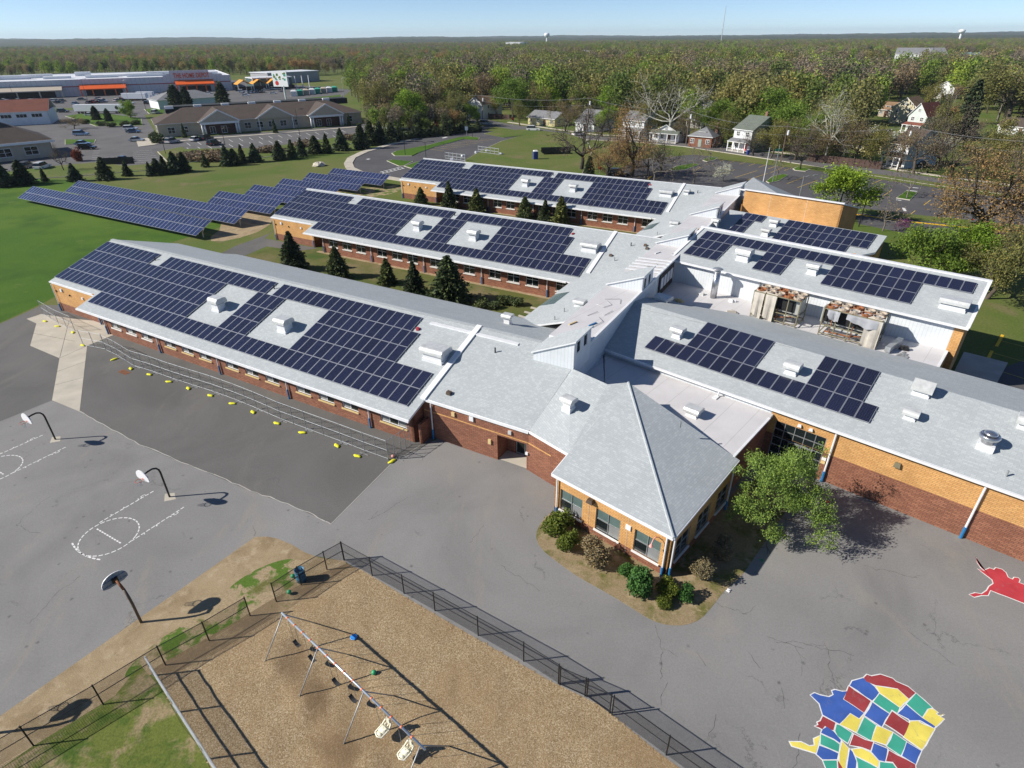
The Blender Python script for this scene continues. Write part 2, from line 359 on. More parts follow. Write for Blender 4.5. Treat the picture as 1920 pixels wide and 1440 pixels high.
plain('board_white', (0.82, 0.82, 0.83), 0.4, 0, 0.04); plain('board_back', (0.26, 0.32, 0.40), 0.5, 0.3, 0.12, 3); plain('rim_orange', (0.45, 0.09, 0.03), 0.5, 0, 0.1); plain('net', (0.55, 0.55, 0.55), 0.9, 0, 0.1)
plain('seat_cream', (0.72, 0.69, 0.54), 0.5, 0, 0.06); plain('swing_beam', (0.50, 0.56, 0.62), 0.35, 0.6, 0.1); plain('rubber', (0.02, 0.02, 0.022), 0.7, 0, 0.2)
plain('bark', (0.085, 0.068, 0.052), 0.95, 0, 0.3, 4); plain('bark_dark', (0.04, 0.033, 0.027), 0.95, 0, 0.3, 4); plain('bark_pale', (0.52, 0.50, 0.43), 0.9, 0, 0.35, 2.5); plain('bark_grey', (0.16, 0.14, 0.12), 0.95, 0, 0.25, 4)
plain('wood_pole', (0.13, 0.095, 0.07), 0.9, 0, 0.2); plain('wood_fence', (0.085, 0.052, 0.04), 0.9, 0, 0.25, 1.2); plain('orange_canopy', (0.72, 0.115, 0.012), 0.5, 0, 0.08); plain('store_red', (0.34, 0.03, 0.035), 0.5, 0, 0.08); plain('store_orange_sign', (0.60, 0.085, 0.02), 0.5, 0, 0.06)
plain('beige_canopy', (0.50, 0.43, 0.34), 0.6, 0, 0.08); plain('dark_opening', (0.03, 0.025, 0.022), 0.8, 0, 0.3); plain('brown_door', (0.09, 0.035, 0.022), 0.6, 0, 0.2); plain('bitumen', (0.022, 0.026, 0.028), 0.9, 0, 0.2); plain('plastic_blue', (0.02, 0.045, 0.24), 0.4, 0, 0.1)
plain('cloth_red', (0.38, 0.03, 0.05), 0.8, 0, 0.1); plain('insulation', (0.66, 0.52, 0.25), 0.8, 0, 0.15, 5); plain('flag_red', (0.55, 0.02, 0.02), 0.5, 0, 0.05); plain('sign_green', (0.01, 0.14, 0.08), 0.5, 0, 0.05)
plain('tyre', (0.015, 0.015, 0.016), 0.8, 0, 0.1); plain('teal_roof', (0.25, 0.50, 0.50), 0.5, 0, 0.1); plain('orange_net', (0.68, 0.30, 0.03), 0.6, 0, 0.1); plain('tree_pit', (0.15, 0.105, 0.075), 0.95, 0, 0.25, 2)
for nm, c in dict(car_white=(0.78, 0.78, 0.78), car_silver=(0.42, 0.44, 0.46), car_black=(0.012, 0.013, 0.016), car_blue=(0.03, 0.075, 0.17), car_lightblue=(0.22, 0.33, 0.47), car_red=(0.26, 0.02, 0.02), car_grey=(0.12, 0.125, 0.13), car_tan=(0.33, 0.29, 0.22)).items():
    plain(nm, c, 0.25, 0.1, 0.02, coat=0.6)

def paint(name, c):
    m, nt, ns, ls, bs = new_mat(name); v = vec(nt, 'WORLD')
    n = noise_(nt, v, 0.9, 5); col = ramp(nt, n, [(0.3, tuple(x * .84 for x in c)), (0.7, tuple(x * 1.12 + .012 for x in c))])
    w = noise_(nt, v, 2.6, 8, 0.75, 0.6); col = mix(nt, ramp(nt, w, [(0.56, (0, 0, 0)), (0.72, (0.55,) * 3)]), col, (0.21, 0.205, 0.20))
    g = noise_(nt, v, 40, 3, 0.8); col = mix(nt, ramp(nt, g, [(0.6, (0, 0, 0)), (0.78, (0.6,) * 3)]), col, (0.17, 0.165, 0.165))
    ls.new(col, bs.inputs['Base Color']); bs.inputs['Roughness'].default_value = 0.85; bump(nt, bs, g, .2, .01)
paint('map_red', (0.30, 0.030, 0.035)); paint('map_blue', (0.030, 0.095, 0.37)); paint('map_green', (0.035, 0.34, 0.235)); paint('map_yellow', (0.74, 0.62, 0.10)); paint('alaska_red', (0.46, 0.030, 0.045))
ground_mat('grass_dull', [(0.125, 0.140, 0.038), ((0.085, 0.128, 0.022), 0.05, 0.42, 0.6), ((0.17, 0.145, 0.07), 0.16, 0.56, 0.72)], (4, 0.3))
ground_mat('grass_lawn', [(0.050, 0.118, 0.007), ((0.080, 0.145, 0.012), 0.05, 0.40, 0.64), ((0.034, 0.088, 0.006), 0.12, 0.5, 0.7), ((0.095, 0.14, 0.025), 0.5, 0.58, 0.72)], (5, 0.35), 0.5)
ground_mat('grass_yard', [(0.105, 0.115, 0.030), ((0.185, 0.15, 0.075), 0.13, 0.46, 0.62), ((0.055, 0.095, 0.018), 0.25, 0.52, 0.66)], (7, 0.3))
ground_mat('grass_patchy', [(0.33, 0.255, 0.155), ((0.085, 0.15, 0.022), 0.75, 0.49, 0.56), ((0.13, 0.13, 0.04), 0.6, 0.52, 0.64)], (9, 0.35))
ground_mat('grass_wedge', [(0.12, 0.145, 0.03), ((0.27, 0.21, 0.12), 0.55, 0.49, 0.60), ((0.06, 0.105, 0.016), 0.7, 0.50, 0.64)], (9, 0.35), 0.5)
ground_mat('soil_margin', [(0.20, 0.145, 0.085), ((0.30, 0.225, 0.13), 0.9, 0.5, 0.66), ((0.10, 0.12, 0.03), 1.3, 0.6, 0.7)], (16, 0.35), 0.5)
ground_mat('dirt', [(0.36, 0.275, 0.165), ((0.25, 0.185, 0.105), 0.5, 0.45, 0.7), ((0.44, 0.35, 0.23), 1.7, 0.5, 0.7), ((0.20, 0.15, 0.09), 3.5, 0.62, 0.74)], (26, 0.4), 0.6)
ground_mat('bed_soil', [(0.27, 0.205, 0.12), ((0.125, 0.125, 0.035), 0.55, 0.46, 0.6), ((0.34, 0.27, 0.165), 1.5, 0.52, 0.68)], (11, 0.3))
ground_mat('woods_floor', [(0.10, 0.085, 0.05), ((0.07, 0.085, 0.03), 0.03, 0.45, 0.6), ((0.14, 0.115, 0.075), 0.2, 0.5, 0.7)], (1.5, 0.3))
ground_mat('far_canopy', [(0.055, 0.07, 0.032), ((0.08, 0.072, 0.045), 0.004, 0.42, 0.58), ((0.05, 0.08, 0.028), 0.015, 0.5, 0.62), ((0.03, 0.036, 0.02), 0.05, 0.5, 0.64)], (0.1, 0.65), 1.0)  # base colour darkened to carry the shade distant trees throw on each other

MULCH_LOC, MULCH_ROT = (-12.2, 21.1, 0.0), -0.98      # line under the swing beam
def mulch(name):
    m, nt, ns, ls, bs = new_mat(name); v = vec(nt, 'WORLD')
    vo = nd(nt, 'ShaderNodeTexVoronoi'); vo.inputs['Scale'].default_value = 24.0; ls.new(mix(nt, 0.06, v, nd(nt, 'ShaderNodeTexNoise', i_Scale=7.0).outputs[1], 'ADD'), vo.inputs['Vector'])
    sp = nd(nt, 'ShaderNodeSeparateColor'); ls.new(vo.outputs['Color'], sp.inputs[0])
    chip = ramp(nt, sp.outputs[0], [(0.0, (0.20, 0.14, 0.075)), (0.35, (0.305, 0.22, 0.122)), (0.75, (0.365, 0.275, 0.165)), (1.0, (0.50, 0.41, 0.28))])
    n = noise_(nt, v, 0.22, 5, 0.6, 0.4); chip = mix(nt, ramp(nt, n, [(0.42, (0, 0, 0)), (0.62, (0.5,) * 3)]), chip, (0.27, 0.18, 0.095))
    mp = nt.nodes.new('ShaderNodeMapping'); mp.inputs['Location'].default_value = MULCH_LOC; mp.inputs['Rotation'].default_value = (0, 0, MULCH_ROT); mp.vector_type = 'TEXTURE'; ls.new(v, mp.inputs[0])
    sx = nd(nt, 'ShaderNodeSeparateXYZ'); ls.new(mp.outputs[0], sx.inputs[0])
    dy = math_(nt, 'ABSOLUTE', math_(nt, 'ADD', sx.outputs[1], math_(nt, 'MULTIPLY', math_(nt, 'SUBTRACT', noise_(nt, v, .5, 4), .5), 3.0)))
    wx = math_(nt, 'ABSOLUTE', math_(nt, 'SINE', math_(nt, 'MULTIPLY', sx.outputs[0], 1.15)))
    inx = math_(nt, 'MULTIPLY', math_(nt, 'GREATER_THAN', sx.outputs[0], -0.3), math_(nt, 'LESS_THAN', sx.outputs[0], 9.5))
    worn = math_(nt, 'MULTIPLY', math_(nt, 'MULTIPLY', ramp(nt, dy, [(0.3, (0.62,) * 3), (1.0, (0, 0, 0))]), math_(nt, 'ADD', math_(nt, 'MULTIPLY', wx, 0.6), 0.4)), inx)
    chip = mix(nt, worn, chip, (0.155, 0.098, 0.052))
    g = noise_(nt, v, 34, 3, 0.7); chip = mix(nt, 1.0, chip, ramp(nt, g, [(0.25, (0.72,) * 3), (0.75, (1.28,) * 3)]), 'MULTIPLY')
    ls.new(chip, bs.inputs['Base Color']); bs.inputs['Roughness'].default_value = 0.95; bs.inputs['Specular IOR Level'].default_value = 0.15
    bump(nt, bs, math_(nt, 'ADD', sp.outputs[1], g), 0.5, 0.03); return m
mulch('mulch')

def leaf(name, c, var=0.35, trans=0.35, hue=(1.15, 1.0, 0.75)):
    m, nt, ns, ls, bs = new_mat(name); geo = nd(nt, 'ShaderNodeNewGeometry'); oi = nd(nt, 'ShaderNodeObjectInfo')
    col = ramp(nt, geo.outputs['Random Per Island'], [(0.0, tuple(x * (1 - var) for x in c)), (0.6, c), (1.0, tuple(min(1, x * (1 + var) * h) for x, h in zip(c, hue)))])
    col = mix(nt, 1.0, col, ramp(nt, oi.outputs['Random'], [(0.0, (0.8, 0.84, 0.8)), (0.5, (1, 1, 1)), (1.0, (1.22, 1.14, 1.0))]), 'MULTIPLY')
    ls.new(col, bs.inputs['Base Color']); bs.inputs['Roughness'].default_value = 0.7; bs.inputs['Specular IOR Level'].default_value = 0.25
    tr = nd(nt, 'ShaderNodeBsdfTranslucent'); ls.new(col, tr.inputs[0]); mx = nd(nt, 'ShaderNodeMixShader'); mx.inputs[0].default_value = trans
    ls.new(bs.outputs[0], mx.inputs[1]); ls.new(tr.outputs[0], mx.inputs[2]); ls.new(mx.outputs[0], nt.nodes['Material Output'].inputs[0]); return m
leaf('leaf_fresh', (0.20, 0.315, 0.035)); leaf('leaf_green', (0.165, 0.26, 0.042)); leaf('leaf_mid', (0.125, 0.165, 0.05)); leaf('leaf_willow', (0.215, 0.33, 0.075))
leaf('leaf_olive', (0.20, 0.205, 0.07)); leaf('leaf_bud', (0.215, 0.175, 0.10), 0.4); leaf('leaf_rust', (0.33, 0.225, 0.105), 0.4); leaf('leaf_bare', (0.185, 0.155, 0.122), 0.4, 0.15)
leaf('needle_dark', (0.055, 0.078, 0.036), 0.45, 0.1); leaf('needle_mid', (0.078, 0.108, 0.044), 0.45, 0.1); leaf('needle_blue', (0.058, 0.092, 0.052), 0.4, 0.1); leaf('needle_light', (0.105, 0.130, 0.042), 0.45, 0.1)
leaf('shrub_yellow', (0.105, 0.145, 0.022), 0.4, 0.15); leaf('shrub_green', (0.065, 0.165, 0.040), 0.4, 0.2); leaf('shrub_dry', (0.21, 0.175, 0.105), 0.4, 0.1); leaf('blossom', (0.55, 0.58, 0.50), 0.2); leaf('redbud', (0.30, 0.09, 0.27), 0.3); leaf('leaf_red', (0.16, 0.045, 0.025), 0.4); leaf('reed', (0.17, 0.135, 0.09), 0.35, 0.1)

leaf('wood_green', (0.155, 0.215, 0.055), .4); leaf('wood_olive', (0.225, 0.225, 0.09), .4); leaf('wood_brown', (0.255, 0.205, 0.13), .4); leaf('wood_rust', (0.33, 0.22, 0.10), .4); leaf('wood_dark', (0.06, 0.082, 0.038), .45, .15); leaf('wood_bare', (0.225, 0.19, 0.15), .4, .2); leaf('wood_fresh', (0.24, 0.34, 0.06), .35)

# ---------------------------------------------------------------- ground, paving and lawns
sheet('ground', [(-9000, -400), (9000, -400), (9000, 14000), (-9000, 14000)], 0.0, 'grass_dull')
sheet('lawn', [(-221.07, 156.11), (-124.42, 151.7), (-101.65, 146.45), (-69.59, 127.02), (-50.28, 106.77), (-54.88, 96.56), (-58.54, 84.02), (-58.87, 70.64), (-59.93, 64.3), (-66.96, 52.22)], 0.004, 'grass_lawn')
sheet('schoolyard_paving', [(-53.33, 30.65), (-44.56, 43.48), (-42.32, 46.89), (-38.45, 44.85), (-34.67, 42.43), (-30.45, 39.82), (-26.46, 37.71), (-22.71, 35.8), (-19.17, 33.91), (-15.96, 32.43), (-13.42, 31.04), (-12.4, 30.35), (-9.37, 37.08), F1(-25, 33)[:2], F1(-14, 36)[:2], F2(-10, 42)[:2], F2(14, 42)[:2], F2(30, 20)[:2], (29.84, 8.65), (8.13, 14.03), (-10.69, 26.99), (-13.21, 27.55), (-14.73, 28.59), (-16.13, 29.09), (-17.01, 29.1), (-25.13, 17.15), (-30.8, 8.87)], 0.004, 'asphalt_old')
sheet('wing_paving', [(-12.35, 30.3), (-13.39, 30.93), (-15.93, 32.32), (-19.12, 33.79), (-22.66, 35.68), (-26.39, 37.57), (-30.37, 39.68), (-34.58, 42.27), (-38.39, 44.76), (-42.2, 46.7), (-44.43, 43.31), (-53.15, 30.49), (-70.93, 46.3), (-59.7, 64.0), (-59.06, 66.62), (-58.64, 69.59), F1(-83, 32.5)[:2], F1(-25.5, 32.5)[:2], F1(-25.5, 31.0)[:2], (-9.35, 36.95)], 0.008, 'asphalt_new')
pth = [(-57.52, 65.33), (-56.76, 66.74), (-51.75, 65.22), F1(-74.0, 31.9)[:2], F1(-70.5, 31.6)[:2], (-44.55, 60.69), (-45.85, 57.98), (-38.44, 44.78), (-42.18, 46.73), (-46.96, 55.12), (-52.09, 58.11), (-55.42, 63.96)]
sheet('concrete_path', pth, 0.016, 'concrete')
jm = MB()
for a0, b0 in (((-46.96, 55.12), (-45.85, 57.98)), ((-45.31, 52.2), (-43.8, 54.33)), ((-43.77, 49.54), (-41.94, 50.96)), ((-53.97, 61.28), (-47.92, 59.13)), ((-47.0, 55.21), (-52.2, 64.92))):
    jm.beam((a0[0], a0[1], 0.0175), (b0[0], b0[1], 0.0175), 0.035, 0.002)
jm.build('path_joint', 'black_void', kind='structure')
cs = MB()      # sealed crack along the old paving edge
ce = [(-38.45, 44.85), (-34.62, 42.35), (-30.41, 39.75), (-26.43, 37.64), (-22.68, 35.74), (-19.15, 33.85), (-15.95, 32.38), (-13.41, 30.99), (-12.38, 30.3)]
random.seed(3)
pts = []
for i in range(len(ce) - 1):
    for t in range(6): q = lerp(ce[i], ce[i + 1], t / 6); pts.append((q[0] + random.uniform(-.06, .06), q[1] + random.uniform(-.06, .06)))
pts += [ce[-1], (-9.36, 37.01), F1(-26, 30.3)[:2]]
for i in range(len(pts) - 1): cs.beam((*pts[i], 0.011), (*pts[i + 1], 0.011), 0.03 + random.uniform(0, .05), 0.004)
cs.build('paving_seam', 'concrete_grey', kind='structure')
sheet('dirt_verge', [(-25.13, 17.15), (-17.1, 29.15), (-16.34, 29.19), (-15.56, 28.99), (-14.53, 28.5), (-13.36, 27.74), (-12.28, 27.27), (-10.59, 26.99), (-10.35, 26.29), (-11.82, 25.58), (-13.85, 23.89), (-16.76, 21.24), (-19.21, 19.0), (-22.55, 15.69), (-23.81, 14.08), (-27.11, 11.14), (-30.71, 8.79)], 0.008, 'dirt')
sheet('playground_mulch', [(-10.27, 26.63), (-9.46, 26.28), (-6.29, 24.09), (-1.86, 21.17), (1.79, 18.8), (4.09, 17.53), (4.86, 16.86), (6.55, 15.25), (8.49, 13.63), (4.62, 0.29), (-5.51, 2.6), (-12.8, 13.79), (-18.72, 19.39), (-17.61, 19.38), (-15.91, 20.61), (-14.43, 22.07), (-12.92, 23.43), (-11.0, 25.58)], 0.014, 'mulch')
sheet('soil_margin', [(-10.41, 26.81), (-9.97, 26.37), (-10.78, 25.37), (-12.77, 23.24), (-14.31, 21.9), (-15.78, 20.45), (-17.41, 19.25), (-18.55, 19.14), (-19.94, 20.2), (-18.92, 20.32), (-16.85, 21.58), (-15.15, 23.19), (-13.97, 24.24), (-11.92, 25.96)], 0.0115, 'soil_margin')
sheet('grass_wedge', [(-19.74, 19.88), (-18.03, 18.56), (-15.84, 16.5), (-14.75, 15.63), (-13.75, 14.63), (-12.0, 12.94), (-13.9, 6.83), (-25.79, 9.77), (-23.43, 14.52), (-22.3, 15.68), (-21.18, 16.67), (-20.16, 17.78)], 0.018, 'grass_wedge')
sheet('patchy_grass', smooth_poly([(-20.4, 19.4), (-19.66, 21.2), (-18.9, 22.04), (-17.88, 23.11), (-17.28, 24.23), (-16.93, 25.35), (-15.76, 26.6), (-14.16, 27.34), (-12.47, 26.74), (-13.03, 25.31), (-15.01, 23.23), (-16.82, 21.51), (-18.51, 20.06), (-19.74, 18.71)]), 0.0125, 'grass_patchy')
sheet('planting_bed', smooth_poly([(2.91, 31.61), (1.97, 30.55), (1.44, 29.14), (1.71, 27.95), (2.79, 26.72), (3.97, 25.51), (5.64, 24.25), (6.92, 23.13), (7.72, 22.4), (8.6, 22.04), (9.61, 22.03), (10.55, 22.41), (11.44, 23.27), (12.52, 24.45), (13.71, 25.29), (15.82, 27.71), (19.32, 31.69), (21.15, 34.27), (18.58, 35.87), (9.21, 26.43)], 1), 0.012, 'bed_soil')
sheet('courtyard_lawn', [F1(-79, 50.2)[:2], F1(-20, 50.2)[:2], F1(-20, 65)[:2], F1(-79, 65)[:2]], 0.004, 'grass_yard')
sheet('courtyard_lawn', [F1(-79, 84)[:2], F1(-20, 84)[:2], F1(-20, 98)[:2], F1(-79, 98)[:2]], 0.004, 'grass_yard')
for k, dv in enumerate((33.38, 66.49)):
    sheet('drip_strip', [F1(-71, 29.9 + dv)[:2], F1(-28, 29.9 + dv)[:2], F1(-28, 30.6 + dv)[:2], F1(-71, 30.6 + dv)[:2]], 0.008, 'dirt')
sheet('service_path', [(-45.47, 86.1), (-44.01, 93.39), (-40.95, 100.48), (-40.66, 106.49), F1(-84, 64.5)[:2], F1(-72, 64.8)[:2], (-33.06, 90.92), (-38.86, 93.26), (-42.73, 82.49)], 0.008, 'asphalt_new')
sheet('stepping_strip', [(2.42, 67.86), (3.5, 67.17), (3.35, 66.69), (2.28, 67.36)], 0.02, 'concrete'); sheet('stepping_strip', [(1.61, 66.56), (2.8, 65.73), (2.66, 65.26), (1.47, 66.08)], 0.02, 'concrete'); sheet('stepping_strip', [(0.89, 65.45), (2.06, 64.5), (1.93, 64.04), (0.76, 64.99)], 0.02, 'concrete')
sheet('bare_track', smooth_poly([(-56.43, 114.43), (-50.49, 117.5), (-44.43, 114.86), (-42.33, 103.12), (-46.05, 96.33), (-50.02, 96.43), (-50.52, 105.04)], 1), 0.006, 'dirt')
sheet('bare_track', smooth_poly([(-39.26, 131.9), (-31.46, 135.84), (-23.75, 139.43), (-23.75, 130.35), (-30.48, 125.71), (-37.14, 125.93)], 1), 0.006, 'grass_patchy')

# loop road, its islands and parking bays north of the school
def island(poly, top='grass_lawn', h=0.13, w=0.16):
    P = poly if area2(poly) > 0 else poly[::-1]
    MB().prism(P, -0.02, h).build('kerb', 'kerb', kind='structure')
    c2 = (sum(p[0] for p in P) / len(P), sum(p[1] for p in P) / len(P)); Q = []
    for p in P:
        d = math.hypot(p[0] - c2[0], p[1] - c2[1]); f = max(0.3, (d - w * 1.6) / d); Q.append((c2[0] + (p[0] - c2[0]) * f, c2[1] + (p[1] - c2[1]) * f))
    MB().prism(Q, 0, h + 0.03).build('verge', top, kind='structure')
def stripes(name, lst, mat, w=0.1, z=0.03):
    mb = MB()
    for a0, b0 in lst:
        d = (Vector(b0) - Vector(a0)); L = d.length
        if L < 0.05: continue
        n = Vector((-d.y, d.x)) / L * w / 2; a1, b1 = Vector(a0), Vector(b0)
        mb.poly([(*(a1 - n), z), (*(b1 - n), z), (*(b1 + n), z), (*(a1 + n), z)])
    return mb.build(name, mat, kind='structure')
loop_out = [(-4.24, 242.25), (-11.13, 239.57), (-20.83, 225.65), (-29.95, 209.56), (-36.46, 196.45), (-41.27, 183.8), (-42.68, 174.11), (-41.72, 165.98), (-39.63, 159.19), (-36.53, 154.19), (-30.26, 148.69), (-23.13, 143.48), (-11.38, 135.12)]
sheet('loop_road', loop_out + [(-7.23, 147.79), (-7.68, 175.95), (-12.46, 169.46), (-8.07, 186.0), (-2.78, 202.35), (3.9, 216.34), (-9.74, 229.18)], 0.012, 'asphalt_road')
sd = MB()
for i in range(3, len(loop_out) - 2):
    a0, b0 = Vector(loop_out[i]), Vector(loop_out[i + 1]); d = (b0 - a0).normalized(); n = Vector((d.y, -d.x))
    c0 = Vector((loop_out[6][0] + 25, loop_out[6][1]))
    if (a0 - c0).dot(n) < 0: n = -n
    sd.prism([tuple(a0), tuple(b0), tuple(b0 + n * 2.2), tuple(a0 + n * 2.2)] if (b0 - a0).cross(n) > 0 else [tuple(a0 + n * 2.2), tuple(b0 + n * 2.2), tuple(b0), tuple(a0)], -0.02, 0.12 + i * 0.002)
sd.build('pavement', 'concrete', kind='structure')
island([(-33.93, 180.7), (-33.32, 184.36), (-25.57, 194.86), (-16.97, 211.27), (-13.58, 213.54), (-9.86, 209.68), (-10.23, 206.17), (-14.97, 207.58), (-22.77, 191.64), (-26.57, 180.36), (-27.47, 175.98), (-32.27, 176.2)])
island([(-33.18, 168.76), (-32.02, 170.32), (-25.87, 167.65), (-27.53, 160.87), (-28.64, 160.91)]); island([(-27.39, 160.86), (-24.44, 167.59), (-16.93, 156.14), (-20.38, 151.54)])
island([(-8.82, 219.63), (-4.93, 226.11), (5.47, 229.72), (18.9, 219.38), (24.51, 204.34), (23.39, 180.76), (16.8, 146.86), (0.37, 143.79), (-11.86, 160.21), (-12.12, 168.64), (-8.07, 186.0), (-2.78, 202.35), (4.59, 215.04), (-2.0, 210.46)], 'grass_dull', 0.10)
stripes('bay_lines', [(lerp((-24.84, 188.75), (-11.86, 207.89), i / 8), lerp((-19.37, 184.64), (-4.89, 205.89), i / 8)) for i in range(9)], 'paint_yellow', 0.12)
stripes('crossing_lines', [(lerp((-31.68, 153.65), (-27.85, 159.42), i / 5), lerp((-30.59, 151.94), (-26.76, 157.59), i / 5)) for i in range(6)] + [((-32.15, 153.33), (-27.97, 160.15)), ((-31.25, 151.31), (-27.08, 157.96))], 'paint_white', 0.25)
stripes('arrow_marks', [((-39.04, 171.45), (-38.47, 172.25)), ((-22.16, 210.34), (-20.97, 212.7)), ((-11.07, 225.09), (-10.01, 226.41))], 'paint_white', 0.9)

# street past the school, front car park, side service lot
street = [(-63.45, 304.22), (-36.03, 282.24), (-16.57, 265.22), (-6.36, 247.18), (8.27, 228.14), (25.03, 209.01), (39.72, 203.54), (55.32, 191.86), (74.32, 167.24), (84.12, 152.7), (94.63, 137.89), (105.95, 125.86), (128.99, 91.69)]
def ribbon(name, line, w, z, mat, off=0.0, h=0.05):
    L, Rr = [], []
    for i, p in enumerate(line):
        d = (Vector(line[min(i + 1, len(line) - 1)]) - Vector(line[max(i - 1, 0)])).normalized(); n = Vector((-d.y, d.x))
        L.append(tuple(Vector(p) + n * (off + w / 2))); Rr.append(tuple(Vector(p) + n * (off - w / 2)))
    P = Rr + L[::-1]
    return MB().prism(P if area2(P) > 0 else P[::-1], z - h, z).build(name, mat, kind='structure')
ribbon('street', street, 9.0, 0.016, 'asphalt_lot')
ribbon('pavement', street[3:], 1.3, 0.12, 'concrete', 7.2, 0.14)
ribbon('kerb', street[5:], 0.25, 0.13, 'kerb', -4.7, 0.15)
sheet('car_park', [(19.44, 137.85), (33.17, 167.46), (50.83, 175.01), (54.47, 172.27), (71.69, 157.44), (84.53, 143.61), (94.95, 129.24), (105.03, 115.07), (123.34, 86.96), (101.19, 68.41), (85.83, 98.88), (75.01, 105.95), (67.49, 111.41), (57.29, 120.06), (48.86, 132.96), (33.96, 133.49)], 0.012, 'asphalt_road')
sheet('front_drive', [(64.77, 113.88), (84.01, 96.43), (109.97, 75.76), (87.24, 56.73), (75.93, 85.61), (60.55, 103.57)], 0.016, 'asphalt_road')
ribbon('painted_kerb', [(62.84, 110.01), (69.55, 104.69), (76.57, 101.09), (84.46, 97.04), (99.43, 87.05)], 0.35, 0.14, 'kerb_yellow', 0, 0.16)
ribbon('painted_kerb', [(30.73, 133.61), (30.68, 137.99), (31.97, 143.19), (33.21, 145.59)], 0.35, 0.14, 'kerb_yellow', 0, 0.16)
ribbon('verge', [(63.98, 112.31), (70.97, 107.16), (78.08, 103.4), (86.07, 99.19), (101.15, 88.84)], 4.0, 0.10, 'grass_dull', 1.0, 0.12)
stripes('bay_lines', [((29.62, 144.5), (33.48, 149.4)), ((31.38, 139.68), (35.45, 145.51)), ((41.99, 149.06), (48.43, 156.97)), ((48.01, 145.64), (55.24, 153.2)), ((52.12, 143.63), (60.19, 151.64)), ((53.79, 140.58), (61.53, 148.29)), ((62.4, 148.9), (69.7, 157.52)), ((61.18, 136.31), (68.2, 143.63)), ((61.95, 132.49), (69.67, 139.98)), ((79.21, 165.43), (78.87, 164.66)), ((55.15, 164.91), (57.54, 167.18)), ((56.91, 162.52), (59.82, 165.49)), ((58.62, 160.19), (61.53, 163.08)), ((60.29, 157.92), (63.45, 161.48)), ((61.92, 155.7), (65.07, 159.18)), ((63.51, 153.55), (67.19, 157.63)), ((66.59, 151.38), (70.3, 155.36)), ((74.17, 126.96), (79.01, 131.88)), ((74.97, 123.1), (80.53, 129.24)), ((70.78, 110.92), (73.28, 113.61)), ((72.5, 108.96), (75.55, 112.34)), ((79.53, 116.31), (83.44, 120.53)), ((81.08, 114.18), (84.88, 118.28)), ((84.54, 114.07), (89.69, 119.88)), ((86.19, 112.01), (91.89, 118.48)), ((87.56, 110.41), (93.56, 116.7)), ((92.89, 127.79), (95.39, 130.25)), ((94.66, 125.76), (97.7, 128.63)), ((96.28, 123.32), (99.62, 126.57)), ((98.36, 121.4), (101.37, 124.09)), ((79.72, 135.63), (85.99, 141.73)), ((90.26, 108.05), (95.5, 112.92))], 'paint_yellow', 0.12)
stripes('arrow_marks', [((76.68, 120.76), (77.47, 120.28)), ((74.53, 114.39), (73.47, 112.01)), ((83.62, 129.13), (85.24, 128.06)), ((85.94, 132.15), (87.24, 131.06))], 'paint_white', 0.5)
island([(57.46, 138.71), (61.12, 144.51), (64.79, 146.88), (65.29, 145.59), (60.52, 139.17), (57.54, 137.0)]); island([(69.45, 153.3), (71.89, 156.0), (73.54, 152.45), (71.13, 149.87), (69.14, 151.28)]); island([(77.43, 122.1), (83.34, 128.63), (84.38, 126.61), (79.13, 120.23)])
island([(50.65, 165.89), (53.71, 170.62), (55.64, 168.89), (53.99, 165.75), (51.38, 163.52)]); island([(39.26, 153.85), (41.96, 157.96), (47.2, 161.42), (48.43, 159.88), (43.0, 153.01), (39.69, 151.79)])
sheet('verge', [(56.88, 173.01), (71.84, 161.12), (82.48, 149.41), (90.77, 141.55), (99.77, 128.05), (107.01, 117.55), (105.03, 115.07), (93.99, 127.76), (83.28, 141.24), (70.53, 154.65), (55.16, 167.29)], 0.10, 'grass_dull')
sheet('side_lot', [F2(-1.6, 55)[:2], F2(40, 55)[:2], F2(60, 90)[:2], F2(10, 90)[:2], F2(1.5, 70)[:2], F2(-1.6, 64)[:2]], 0.012, 'asphalt_road')
sheet('pavement', [F2(-1.7, 57)[:2], F2(1.3, 57)[:2], F2(2.0, 72)[:2], F2(-1.7, 72)[:2]], 0.11, 'concrete_grey')
stripes('bay_lines', [((51.01, 56.1), (53.69, 58.91)), ((47.3, 52.36), (49.88, 55.13)), ((44.18, 49.91), (46.76, 52.82))], 'kerb_yellow', 0.28, 0.03)
stripes('bay_lines', [((49.65, 54.65), (51.52, 52.51)), ((46.95, 51.7), (48.97, 49.11)), ((52.3, 57.61), (53.98, 55.8)), ((46.32, 47.56), (46.94, 46.4))], 'paint_yellow', 0.08, 0.03)

MU = [(-10.0, 26.2), (-6.27, 23.97), (-1.85, 21.07), (1.79, 18.71), (4.84, 16.75), (8.43, 13.42), (5.28, 2.55), (-6.03, 4.49), (-12.48, 13.57), (-18.25, 18.99), (-17.41, 19.25), (-15.78, 20.45), (-14.31, 21.9), (-12.77, 23.24), (-10.95, 25.37)]
def in_poly(p, poly):
    r = False
    for i in range(len(poly)):
        a0, b0 = poly[i], poly[(i + 1) % len(poly)]
        if (a0[1] > p[1]) != (b0[1] > p[1]) and p[0] < (b0[0] - a0[0]) * (p[1] - a0[1]) / (b0[1] - a0[1]) + a0[0]: r = not r
    return r
def edge_dist(p, poly):
    d = 9e9; p = Vector(p)
    for i in range(len(poly)):
        a0, b0 = Vector(poly[i]), Vector(poly[(i + 1) % len(poly)]); t = max(0, min(1, (p - a0).dot(b0 - a0) / (b0 - a0).length_squared)); d = min(d, (p - a0 - (b0 - a0) * t).length)
    return d
xs = [p[0] for p in MU]; ys = [p[1] for p in MU]; st = 0.28; mbm = MB(); idm = {}
